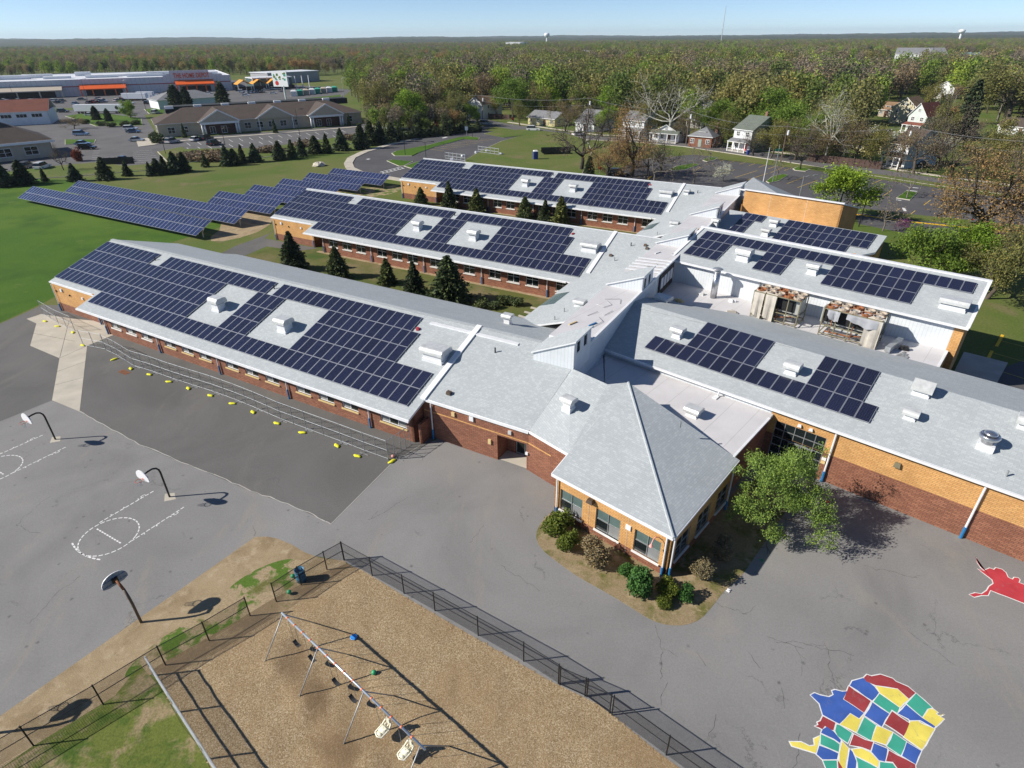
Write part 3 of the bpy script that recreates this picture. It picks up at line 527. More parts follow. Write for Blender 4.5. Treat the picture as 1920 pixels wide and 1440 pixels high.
sA, sB = Vector((-12.25, 21.3)), Vector((-5.78, 15.92)); sd_ = (sB - sA).normalized()
def mulch_z(p):
    e0 = edge_dist(p, MU); f = min(1, e0 / 1.2); q = Vector(p) - sA; al = q.dot(sd_); ac = q.cross(sd_)
    h = 0.02 + f * (0.05 * noise.noise(Vector((p[0] * .45, p[1] * .45, 0))) + 0.035 * noise.noise(Vector((p[0] * 1.6, p[1] * 1.6, 4))) + .045)
    if -1 < al < 10: h += f * (-.10 * math.exp(-(ac / .7) ** 2) + .09 * math.exp(-((abs(ac) - 1.5) / .6) ** 2)) * (.5 + .5 * math.sin(al * 2.3))
    return max(h, .0155)
ny_ = int((max(ys) - max(9.0, min(ys))) / st); nx_ = int((max(xs) - min(xs)) / st)
for j in range(ny_):
    for i in range(nx_):
        x0, y0 = min(xs) + i * st, max(9.0, min(ys)) + j * st
        if not in_poly((x0 + st / 2, y0 + st / 2), MU): continue
        q = []
        for (di, dj) in ((0, 0), (1, 0), (1, 1), (0, 1)):
            k = (i + di, j + dj)
            if k not in idm: p = (min(xs) + k[0] * st, max(9.0, min(ys)) + k[1] * st); idm[k] = len(mbm.v); mbm.v.append((p[0], p[1], mulch_z(p)))
            q.append(idm[k])
        mbm.f.append(tuple(q)); mbm.m.append(0)
mbm.build('mulch_surface', 'mulch', smooth=True, kind='structure', uv=False)

# ---------------------------------------------------------------- school building
school = thing('school_building', 'sprawling single-storey red and tan brick school with grey shingle roofs and white membrane strips', 'school', F1(-45, 40))
def wall(parent, p, q, z0, z1, mats, bands=None, openings=(), t=0.25, name='wall', label=None, zslope=None):
    # wall from p to q (outside on the right-hand side of p->q); openings (s0, s1, za, zb); bands: [(ztop, material index)]; zslope: height added at q
    a0, b0 = Vector(p[:2]), Vector(q[:2]); L = (b0 - a0).length; rz = math.atan2((b0 - a0).y, (b0 - a0).x); mb = MB()
    bands = bands or [(z1, 0)]; cuts = sorted({0.0, L, *[o[0] for o in openings], *[o[1] for o in openings]})
    def piece(s0, s1, za, zb):
        lo = za
        for (zt, mi) in bands:
            hi = min(zb, zt)
            if hi > lo + 1e-4:
                top = [(s1, hi), (s0, hi)]
                if zslope and hi >= z1 - 1e-4: top = [(s1, hi + zslope * s1 / L), (s0, hi + zslope * s0 / L)]
                mb.hull6([(s0, 0, lo), (s1, 0, lo), (s1, t, lo), (s0, t, lo), (s0, 0, top[1][1]), (s1, 0, top[0][1]), (s1, t, top[0][1]), (s0, t, top[1][1])], mi)
                lo = hi
    for s0, s1 in zip(cuts, cuts[1:]):
        op = [o for o in openings if o[0] <= s0 + 1e-5 and o[1] >= s1 - 1e-5]
        lo = z0
        for o in sorted(op, key=lambda o: o[2]):
            piece(s0, s1, lo, o[2]); lo = o[3]
        piece(s0, s1, lo, z1)
    return mb.build(name, mats, parent, loc=(a0.x, a0.y, 0), rz=rz, label=label)
WIN = {}
def window(parent, p, rz, w, h, cols=2, rows=1, sill='sill_white', glass=('glass_dark',), frame='white_trim', t=0.06, depth=0.10, bar=0.05, head=0.0, name='window'):
    key = (w, h, cols, rows, sill, glass, frame, bar, head)
    if key not in WIN:
        f = MB(); d = 0.05
        f.beam((0, depth, t / 2), (w, depth, t / 2), d, t); f.beam((0, depth, h - t / 2), (w, depth, h - t / 2), d, t)
        for x in (t / 2, w - t / 2): f.beam((x, depth, t), (x, depth, h - t), t, d, 0, (1, 0, 0))
        panes = []; hh = h - head
        for i in range(1, cols): f.beam((w * i / cols, depth + .003, t), (w * i / cols, depth + .003, h - t), bar, d, 0, (1, 0, 0))
        for j in range(1, rows): f.beam((t, depth + .006, hh * j / rows), (w - t, depth + .006, hh * j / rows), d, bar)
        if head: f.beam((t, depth + .006, hh), (w - t, depth + .006, hh), d, bar)
        k = 0
        for i in range(cols):
            for j in range(rows):
                x0, x1 = w * i / cols + bar / 2, w * (i + 1) / cols - bar / 2; y0, y1 = hh * j / rows + bar / 2, hh * (j + 1) / rows - bar / 2
                pm = MB().hull6([(x0, depth + .012, y0), (x1, depth + .012, y0), (x1, depth + .02, y0), (x0, depth + .02, y0), (x0, depth + .012, y1), (x1, depth + .012, y1), (x1, depth + .02, y1), (x0, depth + .02, y1)]).mesh('pane', glass[k % len(glass)]); k += 1; panes.append(pm)
        if head:
            panes.append(MB().hull6([(t, depth + .012, hh), (w - t, depth + .012, hh), (w - t, depth + .02, hh), (t, depth + .02, hh), (t, depth + .012, h - t), (w - t, depth + .012, h - t), (w - t, depth + .02, h - t), (t, depth + .02, h - t)]).mesh('pane', 'glass_dark'))
        sm = MB().beam((-0.06, 0.0, -0.05), (w + 0.06, 0.0, -0.05), 0.22, 0.10).mesh('sill', sill) if sill else None
        WIN[key] = (f.mesh('window', frame), panes, sm)
    fm, panes, sm = WIN[key]
    o = put(fm, name, parent, p, rz)
    for pm in panes: put(pm, 'pane', o, (0, 0, 0), 0, local=True)
    if sm: put(sm, 'sill', o, (0, 0, 0), 0, local=True)
    return o
def downspout(parent, p, ztop, boot=0.9, r=0.055):
    m = MB().tube([(p[0], p[1], boot), (p[0], p[1], ztop)], r, 8).build('downspout', 'white_metal', parent)
    MB().tube([(p[0], p[1], 0.0), (p[0], p[1], boot)], r + 0.03, 8).build('boot', 'blue_boot', m)
def along(F, u, v, z=0.0): return F(u, v, z)
zf = lambda v: 3.273 + (v - 30.54) / 3
zb = lambda v: 6.493 - (v - 40.2) / 3
RED_TAN = ['brick_red', 'brick_tan']
roof_labels = ['grey shingle roof of the nearest classroom wing', 'grey shingle roof of the middle classroom wing', 'grey shingle roof of the farthest classroom wing']
for k, (du, dv) in enumerate(((0, 0), (-0.14, 33.38), (-0.38, 66.49))):
    f = lambda u, v, z: F1(u + du, v + dv, z)
    uR = -16.45 if k == 0 else -19.7
    top = [(-81.85, 40.2), (-81.85, 31.75), (-72.4, 31.75), (-72.4, 29.5), (-26.15, 29.5)]
    top += [(-26.15, 31.75), (-16.75, 31.75), (-16.45, 38.25), (-16.45, 40.2)] if k == 0 else [(-19.7, 29.5), (-19.7, 40.2)]
    MB().slab([f(u, v, zf(v)) for u, v in top], 0.2).build('roof', ['shingle_grey', 'white_metal'], school, label=roof_labels[k])
    bk = [(-81.85, 40.2), (uR if k else -19.7, 40.2), (uR if k else -19.7, 50.7), (-72.4, 50.7), (-72.4, 48.65), (-81.85, 48.65)]
    MB().slab([f(u, v, zb(v)) for u, v in bk], 0.2).build('roof', ['shingle_grey', 'white_metal'], school)
    MB().beam(f(-81.9, 40.2, 6.50), f(-20, 40.2, 6.50), 0.34, 0.05).build('ridge_cap', 'white_metal' if k else 'shingle_grey', school)
    # eave gutters
    for (ua, ub, v) in ((-81.9, -72.35, 31.68), (-72.45, -26.1 if k == 0 else -28.2, 29.42)) + (((-26.1, -16.8, 31.68),) if k == 0 else ()):
        MB().beam(f(ua, v, zf(v) - 0.10), f(ub, v, zf(v) - 0.10), 0.13, 0.16).build('gutter', 'white_metal', school)
    # walls
    gz = 0.0
    wins = []
    for gi in range(4):
        for off in (0, 2.80, 5.55): wins.append((-68.42 + 9.53 * gi + off, 1.80))
    wins.append((-30.04, 2.75))
    L0 = -69.9; ops = [(u - L0, u - L0 + w, 1.05, 2.42) for u, w in wins]
    wall(school, f(L0, 30.5, 0), f(-26.6, 30.5, 0), -0.1, 2.95, ['brick_red'], openings=ops)
    for i, (u, w) in enumerate(wins):
        if k and u > -28.5: continue
        window(school, f(u, 30.5, 1.05), YAW1, w, 1.37, 2 if w < 2 else 3, 1, 'sill_white' if (k or i < 3) else 'sill_cream', ('glass_grey', 'glass_dark') if k == 0 else ('glass_dark',), head=0.55)
    for u in (-69.5, -59.95, -50.4, -40.9, -31.2): downspout(school, f(u, 30.36, 0), 2.75, 1.0)
    downspout(school, f(-81.35, 31.5, 0), 3.4, 0.9); downspout(school, f(-72.85, 31.5, 0), 3.0, 1.1)
    wall(school, f(-81.6, 31.65, 0), f(-72.6, 31.65, 0), -0.1, 3.6, RED_TAN, [(1.05, 0), (3.6, 1)])
    wall(school, f(-72.6, 31.65, 0), f(-72.6, 34.5, 0), -0.1, 3.7, RED_TAN, [(1.05, 0), (3.7, 1)])
    wall(school, f(-72.6, 34.3, 0), f(-69.9, 34.3, 0), -0.1, 4.2, ['brick_red'], openings=[(0.7, 1.9, 0.0, 2.1)])
    MB().box(f(-71.3, 34.36, 0.02), (1.14, 0.06, 2.06), YAW1).build('door', 'brown_door', school)
    wall(school, f(-69.9, 34.5, 0), f(-69.9, 30.5, 0), -0.1, 2.9, ['brick_red'])
    wall(school, f(-81.6, 48.7, 0), f(-81.6, 31.9, 0), -0.1, 3.3, RED_TAN, [(1.05, 0), (3.6, 1)])
    MB().hull6([f(-81.6, 31.7, 3.3), f(-81.35, 31.7, 3.3), f(-81.35, 48.6, 3.3), f(-81.6, 48.6, 3.3), f(-81.6, 40.1, 6.2), f(-81.35, 40.1, 6.2), f(-81.35, 40.3, 6.2), f(-81.6, 40.3, 6.2)]).build('gable', 'brick_tan', school)
    wall(school, f(-26.6, 49.8, 0), f(-81.4, 49.8, 0), -0.1, 2.9, ['brick_red'])
    if k == 0:
        wall(school, f(-26.6, 30.5, 0), f(-26.6, 32.0, 0), -0.1, 3.2, ['brick_red'])
        wall(school, f(-25.95, 30.6, 0), f(-25.95, 31.9, 0), -0.1, 1.9, ['brick_red'], name='wing_wall')
    # fixtures on the tan end wall
    for u, z, w, h, mt in ((-79.6, 2.75, .35, .35, 'white_metal'), (-78.0, 2.5, .12, .18, 'black_metal'), (-75.2, 2.6, .3, .25, 'white_metal'), (-80.9, 2.5, .12, .2, 'black_metal')):
        MB().box(f(u, 31.58, z), (w, 0.12, h), YAW1, 0, 0.9).build('wall_light' if mt == 'white_metal' else 'speaker', mt, school)
    # expansion-joint cover across the roof and vent pipes
    MB().slab([f(u, v, zf(v) + 0.14) for u, v in ((-26.55, 31.6), (-26.05, 31.6), (-26.05, 40.25), (-26.55, 40.25))], 0.22, 0, 0).build('joint_cover', 'white_metal', school)
    for u, v in ((-70.6, 38.6), (-50.6, 38.75), (-23.3, 37.9)):
        MB().tube([f(u, v, zf(v) - 0.05), f(u, v, zf(v) + 0.45)], 0.06, 8).build('vent_pipe', 'black_metal', school)
MB().beam((-7.3, 49.54, 6.21), (0.61, 45.0, 6.21), 0.42, 0.12).build('gutter_length', 'white_metal', school)
MB().box((-5.01, 40.63, 4.02), (0.42, 0.36, 0.26), YAW1, 0, 0.8).build('vent_cowl', 'brown_metal', school)

# entrance front: red brick, one tan course, recessed glazed doors
def course(p, q, z, h=0.1, mat='brick_tan'):
    a0, b0 = Vector(p[:2]), Vector(q[:2]); d = (b0 - a0).normalized(); n = Vector((d.y, -d.x)) * 0.006
    MB().beam((*(a0 + n), z), (*(b0 + n), z), 0.02, h).build('brick_course', mat, school)
E0, E1, E2 = F1(-26.5, 31.8), F1(-16.85, 31.8), F2(-20.86, 27.45)
dl = 19.58 - 16.84
wall(school, E0, E1, -0.1, 3.6, ['brick_red'], openings=[(6.95, 6.95 + 2.55, 0.0, 2.35)])
course(F1(-26.4, 31.8), F1(-16.9, 31.8), 2.55); wall(school, E1, E2, -0.1, 3.7, ['brick_red']); course(E1, E2, 2.55)
wall(school, E2, F2(-18.74, 27.45), -0.1, 3.8, ['brick_red'])
dr = [F1(-19.55, 31.95), F1(-19.55, 33.2), F1(-17.0, 33.2), F1(-17.0, 31.95)]
MB().prism([p[:2] for p in dr], 0.0, 0.03).build('door_step', 'concrete', school)
wall(school, F1(-19.52, 32.05), F1(-19.52, 33.3), 0, 2.4, ['brick_red'], t=0.05); wall(school, F1(-17.03, 33.3), F1(-17.03, 32.05), 0, 2.4, ['brick_red'], t=0.05)
wall(school, F1(-19.5, 33.2), F1(-17.0, 33.2), 0, 2.4, ['brick_red'], openings=[(0.75, 2.5, 0.0, 2.2)], t=0.1)
MB().prism([p[:2] for p in dr], 2.35, 2.42).build('soffit', 'white_trim', school)
for i in range(2): window(school, F1(-18.72 + i * 0.86, 33.2, 0.03), YAW1, 0.84, 2.15, 1, 1, None, ('glass_dark',), 'galv', 0.09, name='door')
for u, z, w, h, mt in ((-23.5, 2.85, .3, .35, 'sill_cream'), (-21.8, 2.95, .38, .42, 'white_metal'), (-18.4, 2.85, .28, .3, 'vent_cap'), (-20.2, 1.35, .26, .4, 'sill_cream'), (-16.95, 1.5, .22, .2, 'white_metal')):
    MB().box(F1(u, 31.74, z), (w, 0.14, h), YAW1, 0, 0.95).build('wall_fixture', mt, school)
downspout(school, F1(-25.6, 31.66), 3.4, 0.95); downspout(school, F2(-19.0, 27.3), 3.6, 0.9)

# pavilion with the hipped roof
C0, C1 = F1(-16.75, 31.75, zf(31.75)), F1(-16.4, 38.25, zf(38.25))
P1, P2, PJ = F2(-18.63, 24.68, 3.8), F2(-9.8, 24.65, 3.8), F2(-18.87, 26.75, 4.12)
APEX, EDGE, PB = F2(-19.18, 34.45, 6.22), F2(-20.36, 33.5, 6.02), F2(-10.0, 33.95, 3.92)
pr = MB()
for tri in ((C0, PJ, C1), (PJ, EDGE, C1), (PJ, P1, APEX), (PJ, APEX, EDGE), (P1, P2, APEX)): pr.slab(tri, 0.16)
pr.build('roof', ['shingle_grey', 'white_metal'], school, label='grey shingle slope running from the entrance onto the pavilion')
MB().slab([P2, PB, APEX], 0.16).build('roof', ['shingle_grey', 'white_metal'], school, label='right hip slope of the pavilion roof')
MB().tube([lerp(P2, APEX, t) for t in (0.0, 0.5, 1.0)], 0.09, 6).build('hip_cap', 'shingle_grey', school)
MB().beam(lerp(P1, (P1[0], P1[1], P1[2] - .2), 0.5), lerp(P2, (P2[0], P2[1], P2[2] - .2), 0.5), 0.13, 0.15).build('gutter', 'white_metal', school)
MB().beam((P2[0], P2[1], 3.7), (PB[0], PB[1], 3.82), 0.13, 0.15).build('gutter', 'white_metal', school)
MB().beam((PJ[0], PJ[1], PJ[2] - .1), (C0[0], C0[1], C0[2] - .1), 0.13, 0.15).build('gutter', 'white_metal', school)
MB().beam((PJ[0], PJ[1], PJ[2] - .1), (P1[0], P1[1], P1[2] - .1), 0.1, 0.2).build('barge_board', 'white_metal', school)
wl_ = [(-18.24, 1.8), (-15.37, 1.83), (-12.5, 1.8)]
wall(school, F2(-18.72, 25.2), F2(-10.1, 25.2), -0.1, 3.72, RED_TAN, [(0.62, 0), (3.72, 1)], [(u + 18.72, u + 18.72 + w, 0.68, 2.42) for u, w in wl_])
for u, w in wl_: window(school, F2(u, 25.2, 0.68), YAW2, w, 1.74, 2, 2, 'white_trim', ('glass_dark', 'glass_blind', 'glass_grey', 'glass_blind'), 'galv', bar=0.07)
for u in (-15.9, -13.0, -18.6, -10.35): MB().beam(F2(u, 25.193, 0.0), F2(u, 25.193, 3.6), 0.02, 0.015, 0, (1, 0, 0)).build('control_joint', 'sill_white', school)
wr = [(0.8, 1.8), (3.6, 1.8), (6.4, 1.8)]
wall(school, F2(-10.1, 25.2), F2(-10.1, 33.8), -0.1, 3.72, RED_TAN, [(0.62, 0), (3.72, 1)], [(s, s + w, 0.68, 2.42) for s, w in wr])
for s, w in wr: window(school, F2(-10.1, 25.2 + s, 0.68), YAW2 + math.pi / 2, w, 1.74, 2, 2, 'white_trim', ('glass_dark',), 'galv', bar=0.07)
wall(school, F2(-18.72, 27.6), F2(-18.72, 25.2), -0.1, 3.7, RED_TAN, [(0.62, 0), (3.72, 1)])
for p in (F2(-18.45, 25.08), F2(-10.35, 25.08), F2(-9.97, 25.35), F2(-9.97, 33.3)): downspout(school, p, 3.6, 0.75)
MB().box(F2(-15.75, 25.02, 2.75), (0.5, 0.34, 0.28), YAW2, 0, 0.7).build('flood_light', 'brown_metal', school)
MB().box(F2(-12.95, 25.15, 2.1), (0.36, 0.08, 0.36), YAW2).build('call_panel', 'white_metal', school)
MB().tube([F2(-10.95, 25.18, 2.75), F2(-10.95, 24.85, 3.0), F2(-10.98, 24.6, 2.95), F2(-11.0, 24.5, 2.7)], 0.035, 6).lathe([(0.03, 0), (0.13, -0.22)], F2(-11.0, 24.5, 2.7), 10).build('gooseneck_lamp', 'ball_pink', school)
course(F2(-18.7, 25.2), F2(-10.1, 25.2), 0.63, 0.03, 'brick_red')

# low flat roof behind the pavilion
flat = [F2(-10.45, 33.9), F2(-10.35, 40.0), F2(-10.35, 40.9), F2(-25.6, 40.9), F1(-16.4, 45.3), F1(-16.4, 38.2), F2(-20.36, 33.4)]
MB().prism([p[:2] for p in flat], 3.75, 4.0, 0, 1).build('flat_roof', ['membrane', 'white_metal'], school, label='white membrane flat roof behind the pavilion')
wall(school, F2(-10.6, 33.8), F2(-10.6, 41.0), -0.1, 3.75, ['brick_red']); MB().beam(F2(-10.38, 33.9, 3.97), F2(-10.38, 40.2, 3.97), 0.16, 0.12).build('coping', 'white_metal', school)

# front gymnasium block R1
z1 = lambda v: 4.61 + (v - 40.7) * 0.25
zr1 = z1(47.95); z1b = lambda v: zr1 - (v - 47.95) * 0.25
sp1 = F1(-16.3, 45.2); 
MB().slab([F2(-26.6, 40.7, z1(40.7)), F2(26, 40.7, z1(40.7)), F2(26, 47.95, zr1), F2(-28.2, 47.95, zr1)], 0.2).build('roof', ['shingle_grey', 'white_metal'], school, label='grey shingle front slope of the gymnasium block')
bk1 = [(-28.2, 47.95), (26, 47.95), (26, 57.0), (-18.9, 57.0), (-23.8, 54.0), (-27.4, 52.8), (-27.6, 48.9)]
MB().slab([F2(u, v, z1b(v)) for u, v in bk1], 0.2).build('roof', ['shingle_grey', 'white_metal'], school, label='grey shingle back slope of the gymnasium block')
MB().beam(F2(-24.6, 40.62, 4.52), F2(26, 40.62, 4.52), 0.15, 0.17).build('gutter', 'white_metal', school)
wall(school, F2(-26.4, 40.95), F2(-10.5, 40.95), 3.9, 4.55, ['siding_white'])
MB().tube([F2(-14.6, 40.6, 4.45), F2(-14.6, 40.55, 4.1)], 0.06, 6).box(F2(-14.65, 40.3, 4.02), (0.35, 0.6, 0.06), YAW2).build('spout', 'white_metal', school)
gl = (-10.1, -6.45)
wall(school, F2(-10.6, 40.95), F2(26, 40.95), -0.1, 4.5, RED_TAN, [(2.35, 0), (4.5, 1)], [(gl[0] + 10.6, gl[1] + 10.6, 0.0, 3.55)])
wall(school, F2(-10.6, 40.93), F2(-6.1, 40.93), 2.36, 2.37, ['brick_tan'], [(2.37, 0)], t=0.02, name='trim')
window(school, F2(gl[0], 40.95, 0.03), YAW2, gl[1] - gl[0], 3.5, 5, 5, None, ('glass_dark',), 'galv', bar=0.06, name='glazed_screen')
for i in range(2): window(school, F2(-8.9 + i * 0.9, 40.86, 0.03), YAW2, 0.88, 2.15, 1, 1, None, ('glass_dark',), 'galv_dull', 0.1, name='door')
MB().prism([p[:2] for p in (F2(-9.6, 39.2), F2(-6.5, 39.2), F2(-6.5, 40.94), F2(-9.6, 40.94))], 0, 0.03).build('door_step', 'concrete', school)
for u in (-5.95, 2.75, 11.5): downspout(school, F2(u, 40.8), 4.4, 0.95, 0.07)
MB().box(F2(-1.95, 40.88, 3.35), (0.42, 0.25, 0.36), YAW2, 0, 0.8).build('wall_light', 'olive_metal', school)
for u, z in ((-6.25, 1.75), (-6.25, 1.45)): MB().box(F2(u, 40.9, z), (0.3, 0.06, 0.24), YAW2).build('notice', 'sill_white' if z > 1.5 else 'sill_cream', school)
for u in (-8.4, -7.6): MB().box(F2(u, 40.85, 3.75), (0.3, 0.16, 0.2), YAW2, 0, 0.7).build('camera_dome', 'white_metal', school)
wall(school, F2(26, 56.8), F2(-2.4, 56.8), -0.1, 4.0, ['brick_tan'])

# plant deck between the blocks
deck = [F2(-30, 56.0), F2(-2.5, 56.0), F2(-2.5, 61.6), F2(-32.5, 61.6), F1(-16.3, 58.5)]
deck = [F2(-27.4, 51.5), F2(-19, 55.6), F2(-2.6, 55.6), F2(-2.6, 61.6), F2(-31.2, 61.6), F2(-29.5, 52)]
MB().prism([p[:2] for p in deck], 3.7, 4.0, 0, 1).build('flat_roof', ['membrane', 'white_metal'], school, label='white membrane plant deck between two shingle roofs')
MB().beam(F2(-2.62, 55.7, 3.98), F2(-2.62, 61.3, 3.98), 0.2, 0.14).build('coping', 'white_metal', school)
wall(school, F2(-2.5, 55.6), F2(-2.5, 61.4), -0.1, 3.75, RED_TAN, [(1.0, 0), (3.75, 1)])

# tall hall block R2
z2 = lambda v: 6.6 + (v - 61.05) * 0.25
MB().slab([F2(-30.1, 61.05, z2(61.05)), F2(-1.75, 61.05, z2(61.05)), F2(-1.75, 68.95, z2(68.95)), F2(-30.6, 68.95, z2(68.95))], 0.2).build('roof', ['shingle_grey', 'white_metal'], school, label='grey shingle roof of the tall hall')
MB().beam(F2(-30.0, 60.97, 6.5), F2(-1.75, 60.97, 6.5), 0.15, 0.18).build('gutter', 'white_metal', school)
MB().beam(F2(-30.7, 68.95, 8.6), F2(-1.7, 68.95, 8.6), 0.5, 0.12).build('ridge_cap', 'white_metal', school)
MB().slab([F2(-1.98, 61.05, z2(61.05) + .04), F2(-1.7, 61.05, z2(61.05) + .04), F2(-1.7, 68.95, z2(68.95) + .04), F2(-1.98, 68.95, z2(68.95) + .04)], 0.16, 0, 0).build('barge_board', 'white_metal', school)
wall(school, F2(-31.3, 61.45), F2(-2.75, 61.45), 3.9, 6.45, ['siding_white'])
wall(school, F2(-2.75, 61.43), F2(-2.0, 61.43), -0.1, 6.45, ['brick_tan'])
wall(school, F2(-2.0, 61.45), F2(-2.0, 68.8), -0.1, 6.4, ['brick_tan'], zslope=1.8)
wall(school, F2(-2.0, 68.9), F2(-31, 68.9), -0.1, 8.3, ['brick_tan'])
MB().slab([F2(u, v, z2(v) + .1) for u, v in ((-30.55, 61.6), (-30.2, 61.6), (-30.2, 68.6), (-30.55, 68.6))], 0.1, 0, 0).build('joint_cover', 'white_metal', school)
for u in (-20.0, -7.85): MB().tube([F2(u, 61.33, 4.0), F2(u, 61.33, 6.4)], 0.06, 6).build('downspout', 'galv_dull', school)

# library block R3 and the tall tan block R4 behind it
z3 = lambda v: 5.4 + (v - 81.0) * 0.25 + 0.02
MB().slab([F2(u, v, z3(v)) for u, v in ((-34.5, 86.2), (-34.0, 79.0), (-18, 79.0), (-15.7, 80.25), (-14.0, 82.0), (-14.0, 86.2))], 0.25).build('roof', ['shingle_grey', 'white_metal'], school, label='grey shingle roof of the small rear block')
for p, q in ((F2(-14.15, 82.0), F2(-14.15, 86.1)), (F2(-15.75, 80.4), F2(-14.15, 82.0)), (F2(-18, 79.2), F2(-15.75, 80.4))): wall(school, p, q, -0.1, 4.9, ['brick_tan'], zslope=0.6)
wall(school, F2(-14.15, 86.1), F2(-33.5, 86.1), -0.1, 6.3, ['brick_tan'])
MB().prism([p[:2] for p in (F2(-34.5, 86.0), F2(-22.8, 86.0), F2(-22.8, 92.6), F2(-35.5, 92.6))], 4.6, 5.1, 0, 1).build('flat_roof', ['membrane', 'white_metal'], school, label='white membrane roof below the tall tan wall')
wall(school, F2(-35.2, 92.5), F2(-21.25, 92.5), 4.4, 8.4, ['brick_tan'])
wall(school, F2(-22.8, 92.5), F2(-21.25, 92.5), -0.1, 4.4, ['brick_tan'])
wall(school, F2(-22.8, 86.1), F2(-22.8, 92.5), -0.1, 5.0, ['brick_tan'])
wall(school, F2(-21.25, 92.5), F2(-21.25, 101.5), -0.1, 8.4, ['brick_tan'], zslope=-2.2, openings=[(3.2, 4.2, 1.0, 3.0), (6.0, 7.0, 1.0, 3.0)])
wall(school, F2(-21.25, 101.5), F2(-36, 101.5), -0.1, 6.1, ['brick_tan'])
MB().beam(F2(-35.3, 92.45, 8.46), F2(-21.15, 92.45, 8.46), 0.42, 0.14).build('coping', 'white_metal', school)
MB().slab([F2(-36, 92.6, 8.42), F2(-21.0, 92.6, 8.42), F2(-21.0, 101.8, 6.2), F2(-36, 101.8, 6.2)], 0.2).build('roof', ['shingle_grey', 'white_metal'], school)
for u in (-31.2, -26.0): MB().beam(F2(u, 92.49, 5.1), F2(u, 92.49, 8.3), 0.03, 0.02, 0, (1, 0, 0)).build('control_joint', 'sill_white', school)

# clerestory spine: high membrane strip with five shed dormers facing right
UL, UR, ZS = -19.85, -16.3, 6.85
MB().prism([F1(UL, 41.0)[:2], F1(UL, 104)[:2], F1(UR, 104)[:2], F1(UR, 41.0)[:2]][::-1], 6.5, ZS, 0, 1).build('flat_roof', ['membrane', 'white_metal'], school, label='long white membrane strip along the clerestory spine')
wall(school, F1(UR - .06, 38.2), F1(UR - .06, 104), 3.6, 6.55, ['siding_white'])
wall(school, F1(UL + .05, 104), F1(UL + .05, 41), 3.6, 6.55, ['siding_white'])
MB().beam(F1(UR, 41.6, ZS + .04), F1(UR, 104, ZS + .04), 0.22, 0.12).build('coping', 'white_metal', school)
for i, v in enumerate((38.15, 54.15, 70.05, 85.2, 100.3)):
    w = 3.25; zt = 8.35 if i == 0 else 8.5; zl = 6.55 if i == 0 else 7.05; zlo = 5.7 if i == 0 else ZS - .05
    MB().slab([F1(UL - .15, v - .12, zl), F1(UR + .18, v - .12, zt), F1(UR + .18, v + w + .12, zt), F1(UL - .15, v + w + .12, zl)], 0.12).build('roof', ['shingle_grey', 'white_metal'], school, label='small shed dormer roof on the clerestory spine')
    for vv, flip in ((v, 0), (v + w, 1)):
        t = 0.1; q = [F1(UL, vv, zlo), F1(UR, vv, zlo - (0 if i else .1)), F1(UR, vv + t, zlo - (0 if i else .1)), F1(UL, vv + t, zlo), F1(UL, vv, zl - .1), F1(UR, vv, zt - .2), F1(UR, vv + t, zt - .2), F1(UL, vv + t, zl - .1)]
        MB().hull6(q).build('dormer_cheek', 'siding_white', school)
    wall(school, F1(UR + .02, v), F1(UR + .02, v + w), 5.3 if i == 0 else 6.7, zt - .22, ['white_metal'], openings=[(0.5, 1.25, 6.95, 8.0), (1.85, 2.6, 6.95, 8.0)], t=0.12)
    for s in (0.5, 1.85): window(school, F1(UR + .02, v + s, 6.95), YAW1 + math.pi / 2, 0.75, 1.05, 1, 1, None, ('glass_dark',), 'white_trim', depth=0.04)
# open stretch of the spine under repair: bare bays and loose lengths of cover
for i in range(5):
    MB().beam(F1(UL - .1, 59.6 + i * 1.05, ZS + .1), F1(UR + .1, 60.0 + i * 1.05, ZS + .1), 0.22, 0.12).build('cover_length', 'white_metal', school)
for i in range(4):
    MB().box(F1(UR + .08, 61.0 + i * 1.15, 4.9), (0.85, 0.06, 1.2), YAW1 + math.pi / 2).build('louvre', 'vent_curb', school)
MB().box(F1(UR + .045, 62.7, 4.2), (5.2, 0.05, 2.4), YAW1 + math.pi / 2).build('dark_bay', 'dark_opening', school)
# lean-to roofs of the corridor on the court side
zl_ = lambda u: 4.79 + (u + 22.09) * 0.331
for dv, va, vb in ((0, 48, 66), (33.3, 81.5, 100)):
    vm = 54.55 + dv
    pts_ = [(-19.75, va), (-19.75, vb), (-27.85, vb), (-27.85, vm + 4.25), (-25.9, vm + 4.1), (-25.9, vm), (-27.65, vm - .05), (-27.65, va)]
    MB().slab([F1(u, v, zl_(u)) for u, v in pts_], 0.18).build('roof', ['shingle_grey', 'white_metal'], school, label='grey shingle lean-to roof on the court side of the spine')
    window(school, F1(-27.5, vm + 4.15, 0.1), YAW1 - math.pi / 2, 4.1, 2.7, 3, 2, None, ('glass_dark',), 'white_trim', bar=0.12, name='glazed_screen')
    wall(school, F1(-27.3, vm - .1), F1(-27.3, va - .5), -0.1, 2.8, ['brick_red']); wall(school, F1(-27.3, vb), F1(-27.3, vm + 4.3), -0.1, 2.8, ['brick_red'])
    MB().slab([F1(-25.9, vm, zl_(-25.9)), F1(-25.9, vm + 4.1, zl_(-25.9)), F1(-27.7, vm + 4.15, 2.9), F1(-27.7, vm, 2.9)], 0.1, 0, 0).build('canopy_frame', 'glass_blind', school)
